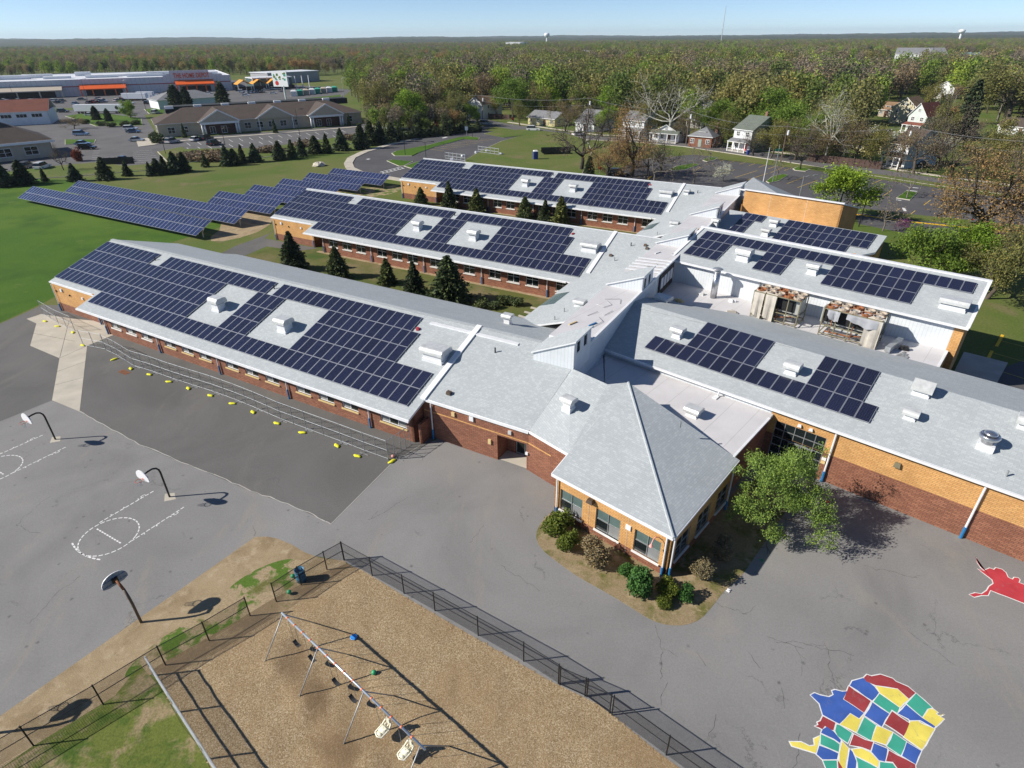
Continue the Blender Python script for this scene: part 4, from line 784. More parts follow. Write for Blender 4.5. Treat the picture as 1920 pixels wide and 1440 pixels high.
# far hipped entrance roof beyond the spine
tip = F1(-16.5, 112, 7.6)
fr = [F1(-18, 104, 5.8), F1(-8, 107, 4.6), F1(-9, 119, 3.6), F1(-20, 119, 3.6)]
hp = MB()
for i in range(4): hp.slab([fr[i], fr[(i + 1) % 4], tip], 0.12)
hp.build('roof', ['shingle_grey', 'white_metal'], school, label='pyramid roof of the far entrance')
wall(school, F1(-18.5, 106.5), F1(-9.5, 108.5), -0.1, 4.8, ['brick_tan'])

random.seed(9)
for pts_ in ([F1(-18.6, 46.2), F1(-18.1, 47.4), F1(-17.3, 47.0), F1(-17.0, 48.2)], [F1(-18.9, 49.0), F1(-18.0, 48.6), F1(-17.6, 49.6), F1(-18.3, 50.2)], [F1(-17.2, 44.0), F1(-16.9, 45.6), F1(-17.6, 46.4)], [F1(-18.7, 50.6), F1(-17.4, 51.2), F1(-17.0, 50.2)], [F1(-18.2, 61.5), F1(-17.2, 62.2), F1(-18.0, 63.5)]):
    MB().tube([(p[0], p[1], ZS + .03 + .05 * (i % 2)) for i, p in enumerate(pts_)], .02, 5).build('loose_cable', 'galv_dull', school)
for u, v, mt in ((-17.6, 44.2, 'blue_boot'), (-19.2, 43.6, 'sill_cream'), (-18.8, 66.2, 'white_metal'), (-17.0, 66.8, 'galv_dull')): MB().beam(F1(u, v, ZS + .06), F1(u + .3, v + .9, ZS + .06), .12, .08).build('roof_fitting', mt, school)
MB().tube([F2(-27.2, 47.0, z1(47.0) + .05), F2(-20, 47.6, z1(47.6) + .05), F2(-12, 47.75, z1(47.75) + .05)], .018, 4).build('conduit', 'galv_dull', school)
for p in ((12.4, 72.16, 4.89), (16.78, 73.04, 5.87), (16.86, 72.33, 5.68)): MB().box(p, (.4, .34, .24), YAW1, 0, .8).build('vent_cowl', 'brown_metal', school)
for p in ((5.34, 55.8, 4.46), (4.24, 53.83, 4.46), (20.59, 83.13, 4.34), (12.72, 71.08, 4.63), (30.42, 28.86, 4.88), (11.3, 33.3, 5.73)): MB().tube([(p[0], p[1], p[2] - .05), (p[0], p[1], p[2] + .42)], .06, 8).build('vent_pipe', 'galv_dull', school)

# ---------------------------------------------------------------- solar arrays on the roofs and on the lawn
def panel_mesh(name, w, l, mats):
    b = 0.032; t = 0.04; m = MB(); x, y = w / 2, l / 2; xi, yi = x - b, y - b
    m.poly([(-xi, -yi, t), (xi, -yi, t), (xi, yi, t), (-xi, yi, t)], 0)
    for q in ([(-x, -y), (x, -y), (xi, -yi), (-xi, -yi)], [(x, -y), (x, y), (xi, yi), (xi, -yi)], [(x, y), (-x, y), (-xi, yi), (xi, yi)], [(-x, y), (-x, -y), (-xi, -yi), (-xi, yi)]):
        m.poly([(p[0], p[1], t) for p in q], 1)
    for a0, b0 in (((-x, -y), (x, -y)), ((x, -y), (x, y)), ((x, y), (-x, y)), ((-x, y), (-x, -y))): m.poly([(*a0, 0), (*b0, 0), (*b0, t), (*a0, t)], 1)
    m.poly([(-x, y, 0), (x, y, 0), (x, -y, 0), (-x, -y, 0)], 2)
    me = m.mesh(name, mats); 
    for lp in me.uv_layers[0].data: lp.uv = (lp.uv[0] + x - b, lp.uv[1] + y - b)
    return me
PM_ROOF = panel_mesh('solar_panel', 0.972, 1.89, ['pv_glass', 'alu_frame', 'black_void'])
PM_FIELD = panel_mesh('solar_panel', 0.972, 1.90, ['pv_glass_blue', 'alu_frame', 'galv_dull'])
def tilt_matrix(yaw, rise):
    return Matrix.Rotation(yaw, 3, 'Z') @ Matrix.Rotation(math.atan(rise), 3, 'X')
def array(label, F, yaw, rise, u0, v_low, z_low, rows, p=0.995, q=1.913, mesh=PM_ROOF, lift=0.085, name='solar_array', group='roof solar arrays'):
    # rows listed from the bottom: each a list of (k0, k1) column ranges; u0 = position of k = 0
    ks = [k for r in rows for (a0, b0) in r for k in (a0, b0)]
    root = thing(name, label, 'solar array', F(u0 + p * (min(ks) + max(ks)) / 2, v_low, z_low), 0, group)
    rot = tilt_matrix(yaw, rise); c, s = math.cos(math.atan(rise)), math.sin(math.atan(rise)); e3 = rot.to_euler()
    inv = WM[root.name].inverted()
    for ri, r in enumerate(rows):
        d = (ri + 0.5) * q
        for (a0, b0) in r:
            for k in range(a0, b0):
                o = bpy.data.objects.new('solar_panel', mesh); COL.objects.link(o); o.parent = root; o.matrix_parent_inverse = inv
                o.location = F(u0 + (k + 0.5) * p, v_low + d * c - lift * s, z_low + d * s + lift * c); o.rotation_euler = e3
            for off in (0.25, 0.75):      # mounting rails
                dd = (ri + off) * q
                pa = F(u0 + a0 * p - 0.05, v_low + dd * c, z_low + dd * s + 0.06); pb = F(u0 + b0 * p + 0.12, v_low + dd * c, z_low + dd * s + 0.06)
                MB().beam(pa, pb, 0.04, 0.05).build('rail', 'alu_frame', root)
    return root
wl3 = ['solar array covering the front slope of the nearest classroom wing', 'solar array covering the front slope of the middle classroom wing', 'solar array covering the front slope of the farthest classroom wing']
for lab, u0, v0 in zip(wl3, (-27.06, -27.2, -27.44), (30.54, 63.92, 97.03)):
    array(lab, F1, YAW1, 1 / 3, u0, v0, 3.273, [[(-45, 0)], [(-55, -30), (-25, -21), (-15, 0)], [(-55, -30), (-25, -21), (-15, -4)], [(-55, -30), (-25, -21), (-15, -4)], [(-55, -44), (-42, -24), (-23, -5)]])
array('solar array on the front gymnasium roof, stepped around two small vents', F2, YAW2, 0.25, -22.37, 42.3, 5.0, [[(0, 18)], [(3, 9), (13, 17)], [(3, 9), (13, 17)]])
array('long solar array on the tall hall roof behind the plant deck', F2, YAW2, 0.25, -29.55, 62.5, 6.96, [[(0, 4), (8, 11), (15, 23)], [(0, 4), (8, 11), (15, 23)], [(0, 27)]])
array('broad solar array on the small rear roof beside the tan wall', F2, YAW2, 0.25, -26.0, 80.35, 5.26, [[(0, 9)], [(0, 11)], [(0, 11)]])
array('small solar array of seven panels near the clerestory spine', F2, YAW2, 0.25, -26.0, 80.35, 5.26, [[(-6, -4)], [(-6, -4)], [(-6, -3)]])
field = [(58.3, 57, 'first'), (66.1, 54, 'second'), (73.8, 18, 'third'), (81.2, 17, 'fourth'), (88.5, 17, 'fifth'), (95.8, 17, 'sixth'), (102.3, 17, 'farthest')]
for i, (v, n, nm) in enumerate(field):
    u0 = (-92.6, -93.1, -93.0, -92.7, -92.3, -92.0, -91.0)[i]
    r = array(f'{nm} tilted solar array on the lawn, {"a long double row" if n > 30 else "a short double row"}', F1, YAW1, math.tan(R(26)), u0, v, 0.75, [[(-n, 0)], [(-n, 0)]], 0.995, 1.94, PM_FIELD, 0.06, 'ground_solar_array', 'solar arrays on the lawn')
    for k in range(0, n, 6):
        uu = u0 - 0.8 - k * 0.995
        MB().beam(F1(uu, v + 1.75, 0), F1(uu, v + 1.75, 1.55), 0.14, 0.14, 0, (1, 0, 0)).beam(F1(uu, v + 0.6, 1.02), F1(uu, v + 3.1, 2.22), 0.08, 0.1).beam(F1(uu, v + 1.75, 0.7), F1(uu, v + 2.7, 1.98), 0.06, 0.06).build('support_post', 'galv', r)

# ---------------------------------------------------------------- rooftop ventilators
def hood_unit(label, p, yaw, w, d, hc=0.55, hh=0.42, over=0.22, style='round', mats=('vent_cap', 'vent_curb')):
    t = thing('roof_ventilator', label, 'roof vent', p, yaw, 'roof ventilators')
    MB().box((0, 0, -0.35), (w, d, 0.35 + hc), 0).box((0, 0, -0.35), (w + .14, d + .14, 0.40), 0).build('curb', mats[1], t, local=True)
    W = w / 2 + over; D = d / 2 + over; m = MB(); n = 5
    prof = []
    if style == 'round':     # rounded shoulders front and back, extruded along x
        for i in range(n + 1): a2 = math.pi / 2 * i / n; prof.append((-D + 0.26 * (1 - math.sin(a2)) - 0.0, hc + hh - 0.30 + 0.30 * math.sin(a2) if False else hc + 0.10 + (hh - 0.10) * math.sin(a2)))
        prof = [(-D, hc)] + [(-D + 0.3 * (1 - math.cos(math.pi / 2 * i / n)), hc + 0.12 + (hh - 0.12) * math.sin(math.pi / 2 * i / n)) for i in range(n + 1)]
        prof = prof + [(-y, z) for y, z in reversed(prof)]
    elif style == 'slab': prof = [(-D, hc), (-D, hc + hh * .55), (-D * .75, hc + hh), (D * .75, hc + hh), (D, hc + hh * .55), (D, hc)]
    else: prof = [(-D, hc), (-D, hc + hh * .5), (0, hc + hh), (D, hc + hh * .5), (D, hc)]
    k = len(prof); base = len(m.v)
    m.v += [(-W, y, z) for y, z in prof] + [(W, y, z) for y, z in prof]
    for i in range(k - 1): m.f.append((i, i + 1, k + i + 1, k + i)); m.m.append(0)
    m.f.append(tuple(range(k - 1, -1, -1))); m.m.append(0); m.f.append(tuple(range(k, 2 * k))); m.m.append(0); m.f.append((0, k, 2 * k - 1, k - 1)); m.m.append(0)
    m.build('hood', mats[0], t, local=True)
    MB().box((0, 0, hc - 0.10), (w + .04, d + .04, 0.09)).build('louvre', 'black_void', t, local=True)
    return t
UNITS = [((-30.0, 56.98, 4.6), YAW1, 1.0, 0.9, .75, .55, 'round', 'box ventilator in the left gap of the nearest wing array'), ((-21.58, 51.92, 4.54), YAW1, 1.05, 0.95, .75, .5, 'round', 'box ventilator in the right gap of the nearest wing array'), ((-6.41, 44.99, 5.04), YAW1, 1.9, 1.25, .55, .5, 'round', 'wide ventilator near the joint cover of the nearest wing'),
 ((-13.39, 85.89, 4.59), YAW1, 1.0, 0.9, .75, .5, 'round', 'box ventilator in the left gap of the middle wing array'), ((-5.05, 81.01, 4.56), YAW1, 1.05, 0.95, .75, .5, 'slab', 'box ventilator in the right gap of the middle wing array'), ((10.1, 74.17, 5.09), YAW1, 1.9, 1.2, .5, .45, 'round', 'wide ventilator near the joint cover of the middle wing'),
 ((2.87, 114.73, 4.59), YAW1, 1.0, 0.9, .7, .5, 'round', 'box ventilator in the left gap of the farthest wing array'), ((11.28, 110.03, 4.62), YAW1, 1.0, 0.9, .7, .4, 'slab', 'box ventilator in the right gap of the farthest wing array'), ((26.36, 103.38, 5.2), YAW1, 1.9, 1.1, .45, .4, 'slab', 'wide ventilator near the joint cover of the farthest wing'), ((29.59, 102.8, 5.57), YAW1, 0.7, 0.6, .4, .3, 'slab', 'small ventilator right of the farthest joint cover'),
 ((4.11, 36.77, 5.17), YAW2, 0.62, 0.55, .5, .36, 'round', 'small ventilator on the slope above the entrance doors'), ((-0.36, 52.13, 4.88), YAW1, 0.6, 0.5, .7, .3, 'slab', 'small cowl on the back slope of the nearest wing'), ((13.5, 37.36, 4.0), YAW2, 0.8, 0.7, .38, .32, 'slab', 'square ventilator on the white flat roof behind the pavilion'),
 ((14.55, 47.36, 5.68), YAW2, 0.72, 0.62, .5, .36, 'slab', 'small ventilator left of the gymnasium array'), ((21.89, 40.78, 5.68), YAW2, 0.8, 0.7, .42, .45, 'round', 'small ventilator between the two gymnasium panel blocks'), ((29.48, 36.73, 6.19), YAW2, 0.95, 0.9, .3, .7, 'gable', 'tall gabled ventilator near the gymnasium ridge'), ((27.62, 34.57, 5.47), YAW2, 0.6, 0.55, .32, .36, 'round', 'small ventilator below the gabled one on the gymnasium roof'), ((33.88, 32.42, 6.12), YAW2, 0.9, 0.8, .3, .5, 'round', 'ventilator cut by the right edge of the photo'),
 ((15.37, 56.46, 5.2), YAW2, 1.2, 1.0, .3, .35, 'slab', 'wide low ventilator beside the clerestory spine'), ((25.42, 63.18, 7.35), YAW2, 1.25, 1.0, .6, .6, 'round', 'rounded white ventilator on the tall hall roof'), ((30.88, 58.51, 7.39), YAW2, 0.85, 0.75, .6, .4, 'slab', 'small ventilator in the middle of the tall hall roof'), ((39.74, 49.75, 7.23), YAW2, 1.9, 1.1, .4, .42, 'slab', 'wide ventilator at the right end of the tall hall roof'),
 ((35.69, 80.7, 6.24), YAW2, 0.8, 0.7, .4, .35, 'slab', 'upper small ventilator left of the rear array'), ((33.9, 78.59, 5.55), YAW2, 0.8, 0.7, .5, .3, 'slab', 'lower small ventilator left of the rear array'), ((40.28, 89.74, 5.1), YAW2, 0.9, 0.8, .4, .3, 'slab', 'ventilator on the white roof below the tall tan wall'), ((41.0, 94.56, 5.1), YAW2, 0.7, 0.6, .3, .3, 'round', 'small box against the foot of the tall tan wall'),
 ((7.0, 56.85, 4.76), YAW1, 0.8, 0.7, .3, .3, 'slab', 'white box vent on the near lean-to roof of the spine'), ((23.83, 86.82, 4.66), YAW1, 0.9, 0.8, .3, .3, 'slab', 'white box vent on the far lean-to roof of the spine'), ((27.4, 79.7, 6.0), YAW2, 0.6, 0.5, 1.1, .3, 'slab', 'tall slim ventilator left of the tall hall array')]
for p, yaw, w, d, hc, hh, st, lab in UNITS: hood_unit(lab, p, yaw, w, d, hc, hh, 0.2, st)
t = thing('exhaust_fan', 'round spun-metal mushroom exhaust fan on the gymnasium roof', 'roof vent', (30.61, 31.26, 5.35), YAW2, 'roof ventilators')
MB().box((0, 0, -.4), (0.95, 0.95, 0.75)).build('curb', 'vent_curb', t, local=True)
MB().lathe([(0.36, .35), (0.36, .6), (0.55, .7), (0.60, .85), (0.52, 1.0), (0.50, 0.98), (0.30, 0.8)], n=24).build('fan_bowl', 'steel_bright', t, True, local=True); MB().lathe([(0.30, .85), (0.36, .98), (0.40, 1.06), (0.30, 1.13), (0.1, 1.17), (0.0, 1.17)], n=24).build('fan_cap', 'steel_bright', t, True, local=True)
t = thing('exhaust_stack', 'tall stainless exhaust stack with rain cap on the plant deck', 'chimney', (21.83, 60.45, 4.0))
MB().tube([(0, 0, -.02), (0, 0, 2.9)], 0.34, 20).build('flue', 'steel_bright', t, True, local=True); MB().lathe([(0.36, 2.88), (0.36, 2.96), (0.30, 2.97)], n=20).build('collar', 'galv', t, True, local=True)
MB().lathe([(0.56, 3.22), (0.50, 3.27), (0.0, 3.34)], n=20).build('rain_cap', 'galv', t, True, local=True)
for k in range(3): a = k * 2.1; MB().tube([(0.33 * math.cos(a), 0.33 * math.sin(a), 2.9), (0.42 * math.cos(a), 0.42 * math.sin(a), 3.24)], 0.015, 4).build('cap_strut', 'galv', t, local=True)

def chiller(label, p, L, tarps, seed):
    random.seed(seed); D, Hh = 2.3, 2.75
    t = thing('air_chiller', label, 'chiller', p, YAW2, 'rooftop chillers')
    fr = MB()
    for x in [i * L / 4 for i in range(5)]:
        for y in (0, D): fr.beam((x, y, 0), (x, y, Hh), 0.08, 0.08, 0, (1, 0, 0))
    for y in (0, D):
        for z in (0.25, 1.1, Hh - .04): fr.beam((0, y, z), (L, y, z), 0.08, 0.08)
    for x in (0, L):
        for z in (0.25, 1.1, Hh - .04): fr.beam((x, 0, z), (x, D, z), 0.08, 0.08)
    fr.build('frame', 'olive_metal', t, local=True)
    MB().box((L / 2, D * .58, 1.15), (L * .96, D * .72, 1.45)).build('coil_housing', 'machine', t, local=True); MB().box((L * .45, D * .25, 1.3), (L * .86, 0.3, 1.1)).build('coil', 'black_void', t, local=True)
    MB().tube([(0.5, 1.0, 0.55), (L - .6, 1.0, 0.55)], 0.36, 14).build('compressor', 'galv_dull', t, local=True)
    MB().tube([(0.4, 0.4, 0.35), (L * .5, 0.45, 0.4), (L - .4, 0.5, 0.9)], 0.07, 8).tube([(0.8, .3, .3), (0.8, .3, 1.6)], .05, 6).tube([(L * .55, .2, .2), (L * .55, .2, 1.5)], .06, 6).build('pipework', 'rust', t, local=True)
    for i in range(5):
        for j in range(2):
            c = ((i + .5) * L / 5, 0.62 + j * 1.08)
            f = MB().lathe([(0.44, Hh - .12), (0.46, Hh + .14), (0.40, Hh + .15), (0.36, Hh - .02), (0.12, Hh + .02), (0.1, Hh + .1)], (c[0], c[1], 0), 14).build('fan', 'fan_dirty' if (i + j) % 3 else 'rust', t, local=True)
    MB().box((L / 2, D / 2, Hh - .12), (L * .98, D * .96, 0.06)).build('fan_deck', 'rust', t, local=True)
    MB().box((-.12, D * .4, 1.2), (0.2, 1.2, 1.4)).build('control_cabinet', 'machine', t, local=True)
    for (x0, x1, z0, mt, top) in tarps:      # hanging cloths with folds
        n = 10; m = MB()
        for i in range(n + 1):
            s = i / n; x = x0 + (x1 - x0) * s; w = 0.07 * math.sin(s * 9 + seed + x0) + .035 * math.sin(s * 21 + 1) - 0.12
            for (zz, yy) in ((Hh + .06, top), (Hh - .1, -0.06), (Hh * .6 + z0 * .4, w), (z0 + 0.22 * math.sin(s * 4 + seed) + .06 * math.sin(s * 17), w * 1.5)): m.v.append((x, yy, zz))
        for i in range(n):
            for j in range(3): b = i * 4 + j; m.f.append((b, b + 4, b + 5, b + 1)); m.m.append(0)
        m.build('tarpaulin', mt, t, True, local=True)
    return t
chiller('rusty rooftop chiller with two cloths hanging over its left end', F2(-19.0, 57.35, 4.0), 4.4, [(0.0, 1.0, 0.2, 'tarp', 0.4), (1.15, 2.2, 0.15, 'tarp', 0.1)], 1)
chiller('rusty rooftop chiller with pale sheets sagging from its right end', F2(-12.45, 57.35, 4.0), 4.8, [(3.6, 4.9, 0.1, 'tarp', 0.5), (0.35, 1.4, 1.9, 'tarp_grey', 0.9), (2.0, 4.6, 2.0, 'tarp_grey', 1.1)], 2)
t = thing('duct_length', 'loose grey metal duct lying across the plant deck', 'duct', F2(-6.6, 57.2, 4.0))
MB().beam(F2(-6.6, 57.3, 4.35), F2(-6.2, 60.2, 4.35), 0.45, 0.5).build('duct', 'galv', t)
random.seed(8)
DEB = [('plank_stack', 'stack of grey planks at the right end of the plant deck', F2(-5.2, 57.6, 4.01), (0.5, 2.2, .12), 'galv_dull'), ('insulation_bag', 'yellow insulation bag on the plant deck near the stack', F2(-26.2, 56.2, 4.01), (1.2, .5, .3), 'insulation'), ('white_carton', 'white carton right of the exhaust stack', F2(-22.0, 59.9, 4.01), (0.9, .5, .3), 'white_metal'), ('white_carton', 'pale carton left of the exhaust stack', F2(-25.3, 59.6, 4.01), (0.8, .5, .25), 'vent_cap'), ('rubbish_pile', 'crumpled pale rubbish in front of the chillers', F2(-20.6, 57.0, 4.01), (1.4, .5, .25), 'tarp'), ('black_sack', 'dark sacks beside the loose duct', F2(-5.6, 59.0, 4.01), (.9, .6, .4), 'black_metal'), ('red_tool_bag', 'red tool bag at the top right corner of the nearest array', (-8.45, 48.89, 5.83), (.5, .35, .22), 'cloth_red'), ('red_tool_bag', 'red tool bag at the top right corner of the middle array', (8.2, 78.18, 5.94), (.5, .35, .2), 'cloth_red'), ('red_tool_bag', 'red tool bag at the top right corner of the farthest array', (24.29, 107.45, 6.03), (.5, .35, .2), 'cloth_red')]
for nm, lab, p, d, mt in DEB:
    m = MB(); k = 5
    for i in range(k):
        m.box((p[0] + random.uniform(-.4, .4) * d[0] * .6, p[1] + random.uniform(-.4, .4) * d[1] * .6, p[2] - .02), (d[0] * random.uniform(.35, .7), d[1] * random.uniform(.4, .8), d[2] * random.uniform(.5, 1.1)), random.uniform(-.6, .6) + YAW2, 0, random.uniform(.6, .95))
    m.build(nm, mt, label=lab, cat=nm.split('_')[-1])

# ---------------------------------------------------------------- vegetation
def fast_mesh(name, verts, quads, mats, midx=None):
    me = bpy.data.meshes.new(name); nv, nf = len(verts), len(quads)
    me.vertices.add(nv); me.vertices.foreach_set('co', np.asarray(verts, np.float32).ravel())
    me.loops.add(nf * 4); me.loops.foreach_set('vertex_index', np.asarray(quads, np.int32).ravel())
    me.polygons.add(nf); me.polygons.foreach_set('loop_start', np.arange(0, nf * 4, 4, dtype=np.int32))
    for m in mats: me.materials.append(M[m])
    if midx is not None: me.polygons.foreach_set('material_index', np.asarray(midx, np.int32))
    me.update(calc_edges=True); me.validate(); return me
def leaf_quads(rng, P, size, aspect=1.0, axis=None, droop=0.0):
    n = len(P); a0 = rng.normal(size=(n, 3)) if axis is None else axis + rng.normal(size=(n, 3)) * 0.35
    a0[:, 2] -= droop; a0 /= np.linalg.norm(a0, axis=1)[:, None] + 1e-9
    b0 = np.cross(a0, rng.normal(size=(n, 3))); b0 /= np.linalg.norm(b0, axis=1)[:, None] + 1e-9
    s = (size * rng.uniform(0.6, 1.35, n))[:, None]
    a0 = a0 * s * aspect; b0 = b0 * s * 0.5
    return np.stack([P - a0 * 0.5 - b0 * 0.55, P - a0 * 0.1 + b0 * 0.9 * 0 - b0 * 1.0 + a0 * 0.1, P + a0 * 0.5 + b0 * 0.4, P + b0 * 1.0 - a0 * 0.05], 1).reshape(-1, 3)
def leaves_mesh(name, rng, P, size, mat, aspect=1.0, axis=None, droop=0.0):
    v = leaf_quads(rng, P, size, aspect, axis, droop); return fast_mesh(name, v, np.arange(len(v)).reshape(-1, 4), [mat])
def grow(rng, H, spread, nlimb=5, levels=3, first=0.28, up=0.55, rad=0.03, wob=0.18, split=3):
    # tapered trunk, limbs and twigs; returns the tubes and the twig tips
    tubes, tips = [], []
    def branch(p, d, L, r, lev):
        n = 4; pts = [p]; q = np.array(p, float); d = np.array(d, float)
        for i in range(n):
            d = d + rng.normal(size=3) * wob * (0.6 if lev == 0 else 1); d[2] += 0.06 * up if lev else 0.05; d /= np.linalg.norm(d); q = q + d * L / n; pts.append(tuple(q))
        tubes.append((pts, [max(0.012, r * (1 - 0.62 * i / n)) for i in range(n + 1)], lev))
        if lev >= levels: tips.append(pts[-1]); tips.append(pts[-2]); return
        k = split + (1 if rng.random() < .5 else 0)
        for j in range(k):
            t = rng.uniform(0.45, 1.0); i = min(n - 1, int(t * n)); b = np.array(pts[i]) + (np.array(pts[i + 1]) - np.array(pts[i])) * (t * n - i)
            dd = d + rng.normal(size=3) * 0.75; dd[2] += up * 0.3; dd /= np.linalg.norm(dd)
            branch(tuple(b), dd, L * rng.uniform(0.5, 0.75), r * 0.5, lev + 1)
    h0 = H * first; tr = [(0, 0, -0.1), (rng.normal() * .02 * H, rng.normal() * .02 * H, h0 * .6), (rng.normal() * .02 * H, rng.normal() * .02 * H, h0)]
    tubes.append((tr, [H * rad * 1.25, H * rad, H * rad * .9], 0))
    for j in range(nlimb):
        a2 = 2 * math.pi * (j + rng.uniform(-.3, .3)) / nlimb; e2 = rng.uniform(0.35, 1.0) if j else 1.4
        d = (math.cos(a2) * math.cos(e2) * spread, math.sin(a2) * math.cos(e2) * spread, math.sin(e2))
        branch(tuple(np.array(tr[-1]) * np.array([1, 1, rng.uniform(.8, 1)])), np.array(d) / np.linalg.norm(d), H * (1 - first) * rng.uniform(.5, .66), H * rad * .62, 1)
    return tubes, np.array(tips)
def wood_mesh(name, tubes, mat, maxlev=9, n0=7):
    m = MB()
    for pts, rs, lev in tubes:
        if lev <= maxlev: m.tube(pts, rs, max(3, n0 - lev * 2), cap=False)
    return m.mesh(name, mat, True, False)
TREE = {}
def make_deciduous(kind, seed, H, spread, leafmat, bark, n_leaf, leaf_size, sigma, **kw):
    rng = np.random.default_rng(seed); tubes, tips = grow(rng, H, spread, **kw)
    k = np.asarray(tips); zmax = k[:, 2].max(); sc = H / max(zmax, 1e-3)
    tubes = [([tuple(np.array(p) * (1, 1, sc) if True else p) for p in pts], rs, lev) for pts, rs, lev in tubes]; k = k * (1, 1, sc)
    if n_leaf:
        idx = rng.integers(0, len(k), n_leaf); P = k[idx] + rng.normal(size=(n_leaf, 3)) * sigma * np.array([1, 1, .75]); P = P[P[:, 2] > H * 0.12]
        crown = leaves_mesh('crown', rng, P, leaf_size, leafmat, 1.0, None, kw.get('droop', 0))
    else: crown = None
    TREE[kind] = (wood_mesh('trunk', tubes, bark), crown, H)
def make_conifer(kind, seed, H, Rr, mat, n=2200, power=0.9, size=0.34):
    rng = np.random.default_rng(seed); zz = (1 - rng.random(n) ** 0.62) * 0.97 + 0.03; nb = int(H * 5)
    lay = np.floor(zz * nb) / nb + 0.02 * rng.random(n); a2 = np.floor(rng.random(n) * 13) / 13 * 2 * math.pi + lay * 37 + rng.normal(size=n) * .12
    ph = rng.random(8) * 6.28; rmax = Rr * ((1 - lay) ** power * (0.70 + 0.30 * np.sin(a2 * 3 + lay * 50) ** 2 + 0.22 * np.sin(a2 * 2 + ph[0] + lay * 9) * np.sin(lay * 17 + ph[1])) + 0.05) * np.clip(lay * 14, .35, 1) * rng.uniform(.8, 1.15, n); t = rng.random(n) ** 0.5
    r = rmax * t; P = np.stack([r * np.cos(a2), r * np.sin(a2), lay * H - 0.10 * r + rng.normal(size=n) * .05], 1)
    ax = np.stack([np.cos(a2), np.sin(a2), np.full(n, -0.25)], 1)
    crown = leaves_mesh('crown', rng, P, size, mat, 1.5, ax)
    tr = MB().tube([(0, 0, -.1), (0, 0, H * .5), (0, 0, H * .96)], [H * .018 + .05, H * .012 + .03, .02], 6).mesh('trunk', 'bark_dark', True, False)
    TREE[kind] = (tr, crown, H)
def make_shrub(kind, seed, Rr, Hh, mat, n=1500, size=0.16, lumps=7):
    rng = np.random.default_rng(seed); c = rng.normal(size=(lumps, 3)) * np.array([Rr * .35, Rr * .35, Hh * .16]) + np.array([0, 0, Hh * .5])
    i = rng.integers(0, lumps, n); d = rng.normal(size=(n, 3)); d /= np.linalg.norm(d, axis=1)[:, None]
    P = c[i] + d * np.array([Rr * .6, Rr * .6, Hh * .42]) * (rng.uniform(.62, 1.0, n) + (rng.random(n) < .12) * rng.uniform(0, .35, n))[:, None]; P[:, 2] = np.clip(P[:, 2], 0.02, None)
    crown = leaves_mesh('foliage', rng, P, size, mat)
    m = MB()
    for k in range(6): a2 = k * 1.05; m.tube([(0, 0, 0), (math.cos(a2) * Rr * .3, math.sin(a2) * Rr * .3, Hh * .6)], [.03, .012], 4, cap=False)
    TREE[kind] = (m.mesh('stem', 'bark_grey', True, False), crown, Hh)
make_conifer('pine_a', 1, 6.0, 1.9, 'needle_blue'); make_conifer('pine_b', 2, 6.0, 1.6, 'needle_mid', 1900); make_conifer('pine_c', 3, 6.0, 2.2, 'needle_dark', 2600, .8); make_conifer('spruce_dark', 4, 7.0, 2.3, 'needle_dark', 4200, .95, .3); make_conifer('spruce_light', 5, 5.0, 1.6, 'needle_light', 2600, .9, .28); make_conifer('spruce_mid', 6, 7.5, 2.9, 'needle_mid', 5200, .75, .3); make_conifer('tall_pine', 7, 14.0, 3.6, 'needle_dark', 4200, .55, .6)
make_deciduous('fresh', 11, 9, 1.3, 'leaf_fresh', 'bark', 11000, .28, .7, nlimb=6, levels=3, first=.2)
make_deciduous('green', 12, 13, 1.1, 'leaf_green', 'bark', 9000, .36, .95, nlimb=6, levels=3, first=.22)
make_deciduous('olive', 13, 14, 1.0, 'leaf_olive', 'bark', 8000, .34, 1.0, nlimb=6, levels=3, first=.3)
make_deciduous('budding', 14, 14, 1.1, 'leaf_bud', 'bark', 5200, .28, 1.0, nlimb=7, levels=4, first=.28, split=2)
make_deciduous('bare', 15, 15, 1.2, 'leaf_bare', 'bark_dark', 2600, .18, .8, nlimb=6, levels=4, first=.25, split=3)
make_deciduous('sapling', 16, 6, .8, 'leaf_bare', 'bark_grey', 350, .16, .35, nlimb=5, levels=3, first=.3, rad=.018)
make_deciduous('oak', 17, 17, 1.7, 'leaf_rust', 'bark_dark', 9000, .24, .95, nlimb=7, levels=4, first=.22, up=.35, rad=.032, wob=.26, split=2)
make_deciduous('sycamore', 18, 22, 1.0, 'leaf_olive', 'bark_pale', 3500, .28, 1.2, nlimb=7, levels=4, first=.3, rad=.0135, wob=.26, split=3)
make_deciduous('blossom', 19, 5, 1.0, 'blossom', 'bark_grey', 1500, .22, .4, nlimb=5, levels=3, first=.2, rad=.02)
make_deciduous('redbud', 20, 4, 1.0, 'redbud', 'bark_grey', 1200, .2, .4, nlimb=5, levels=3, first=.2, rad=.02)
make_deciduous('willow', 21, 6.2, .75, 'leaf_willow', 'bark_dark', 30000, .10, .24, nlimb=9, levels=4, first=.12, rad=.016, split=3, wob=.2)
make_shrub('shrub_yellow', 31, 1.0, 1.15, 'shrub_yellow', 4200, .11); make_shrub('shrub_green', 32, 1.0, 1.7, 'shrub_green', 4000, .13, 9); make_shrub('shrub_dry', 33, .85, 1.3, 'shrub_dry', 3600, .09, 5); make_shrub('shrub_small', 34, .6, .8, 'shrub_green', 1500, .11, 6); make_shrub('hedge', 35, 1.2, 1.5, 'needle_mid', 1400, .2); make_shrub('red_shrub', 36, 1.2, 2.0, 'leaf_red', 1500, .2); make_shrub('reeds', 37, 2.2, 1.6, 'reed', 1800, .3, 9)
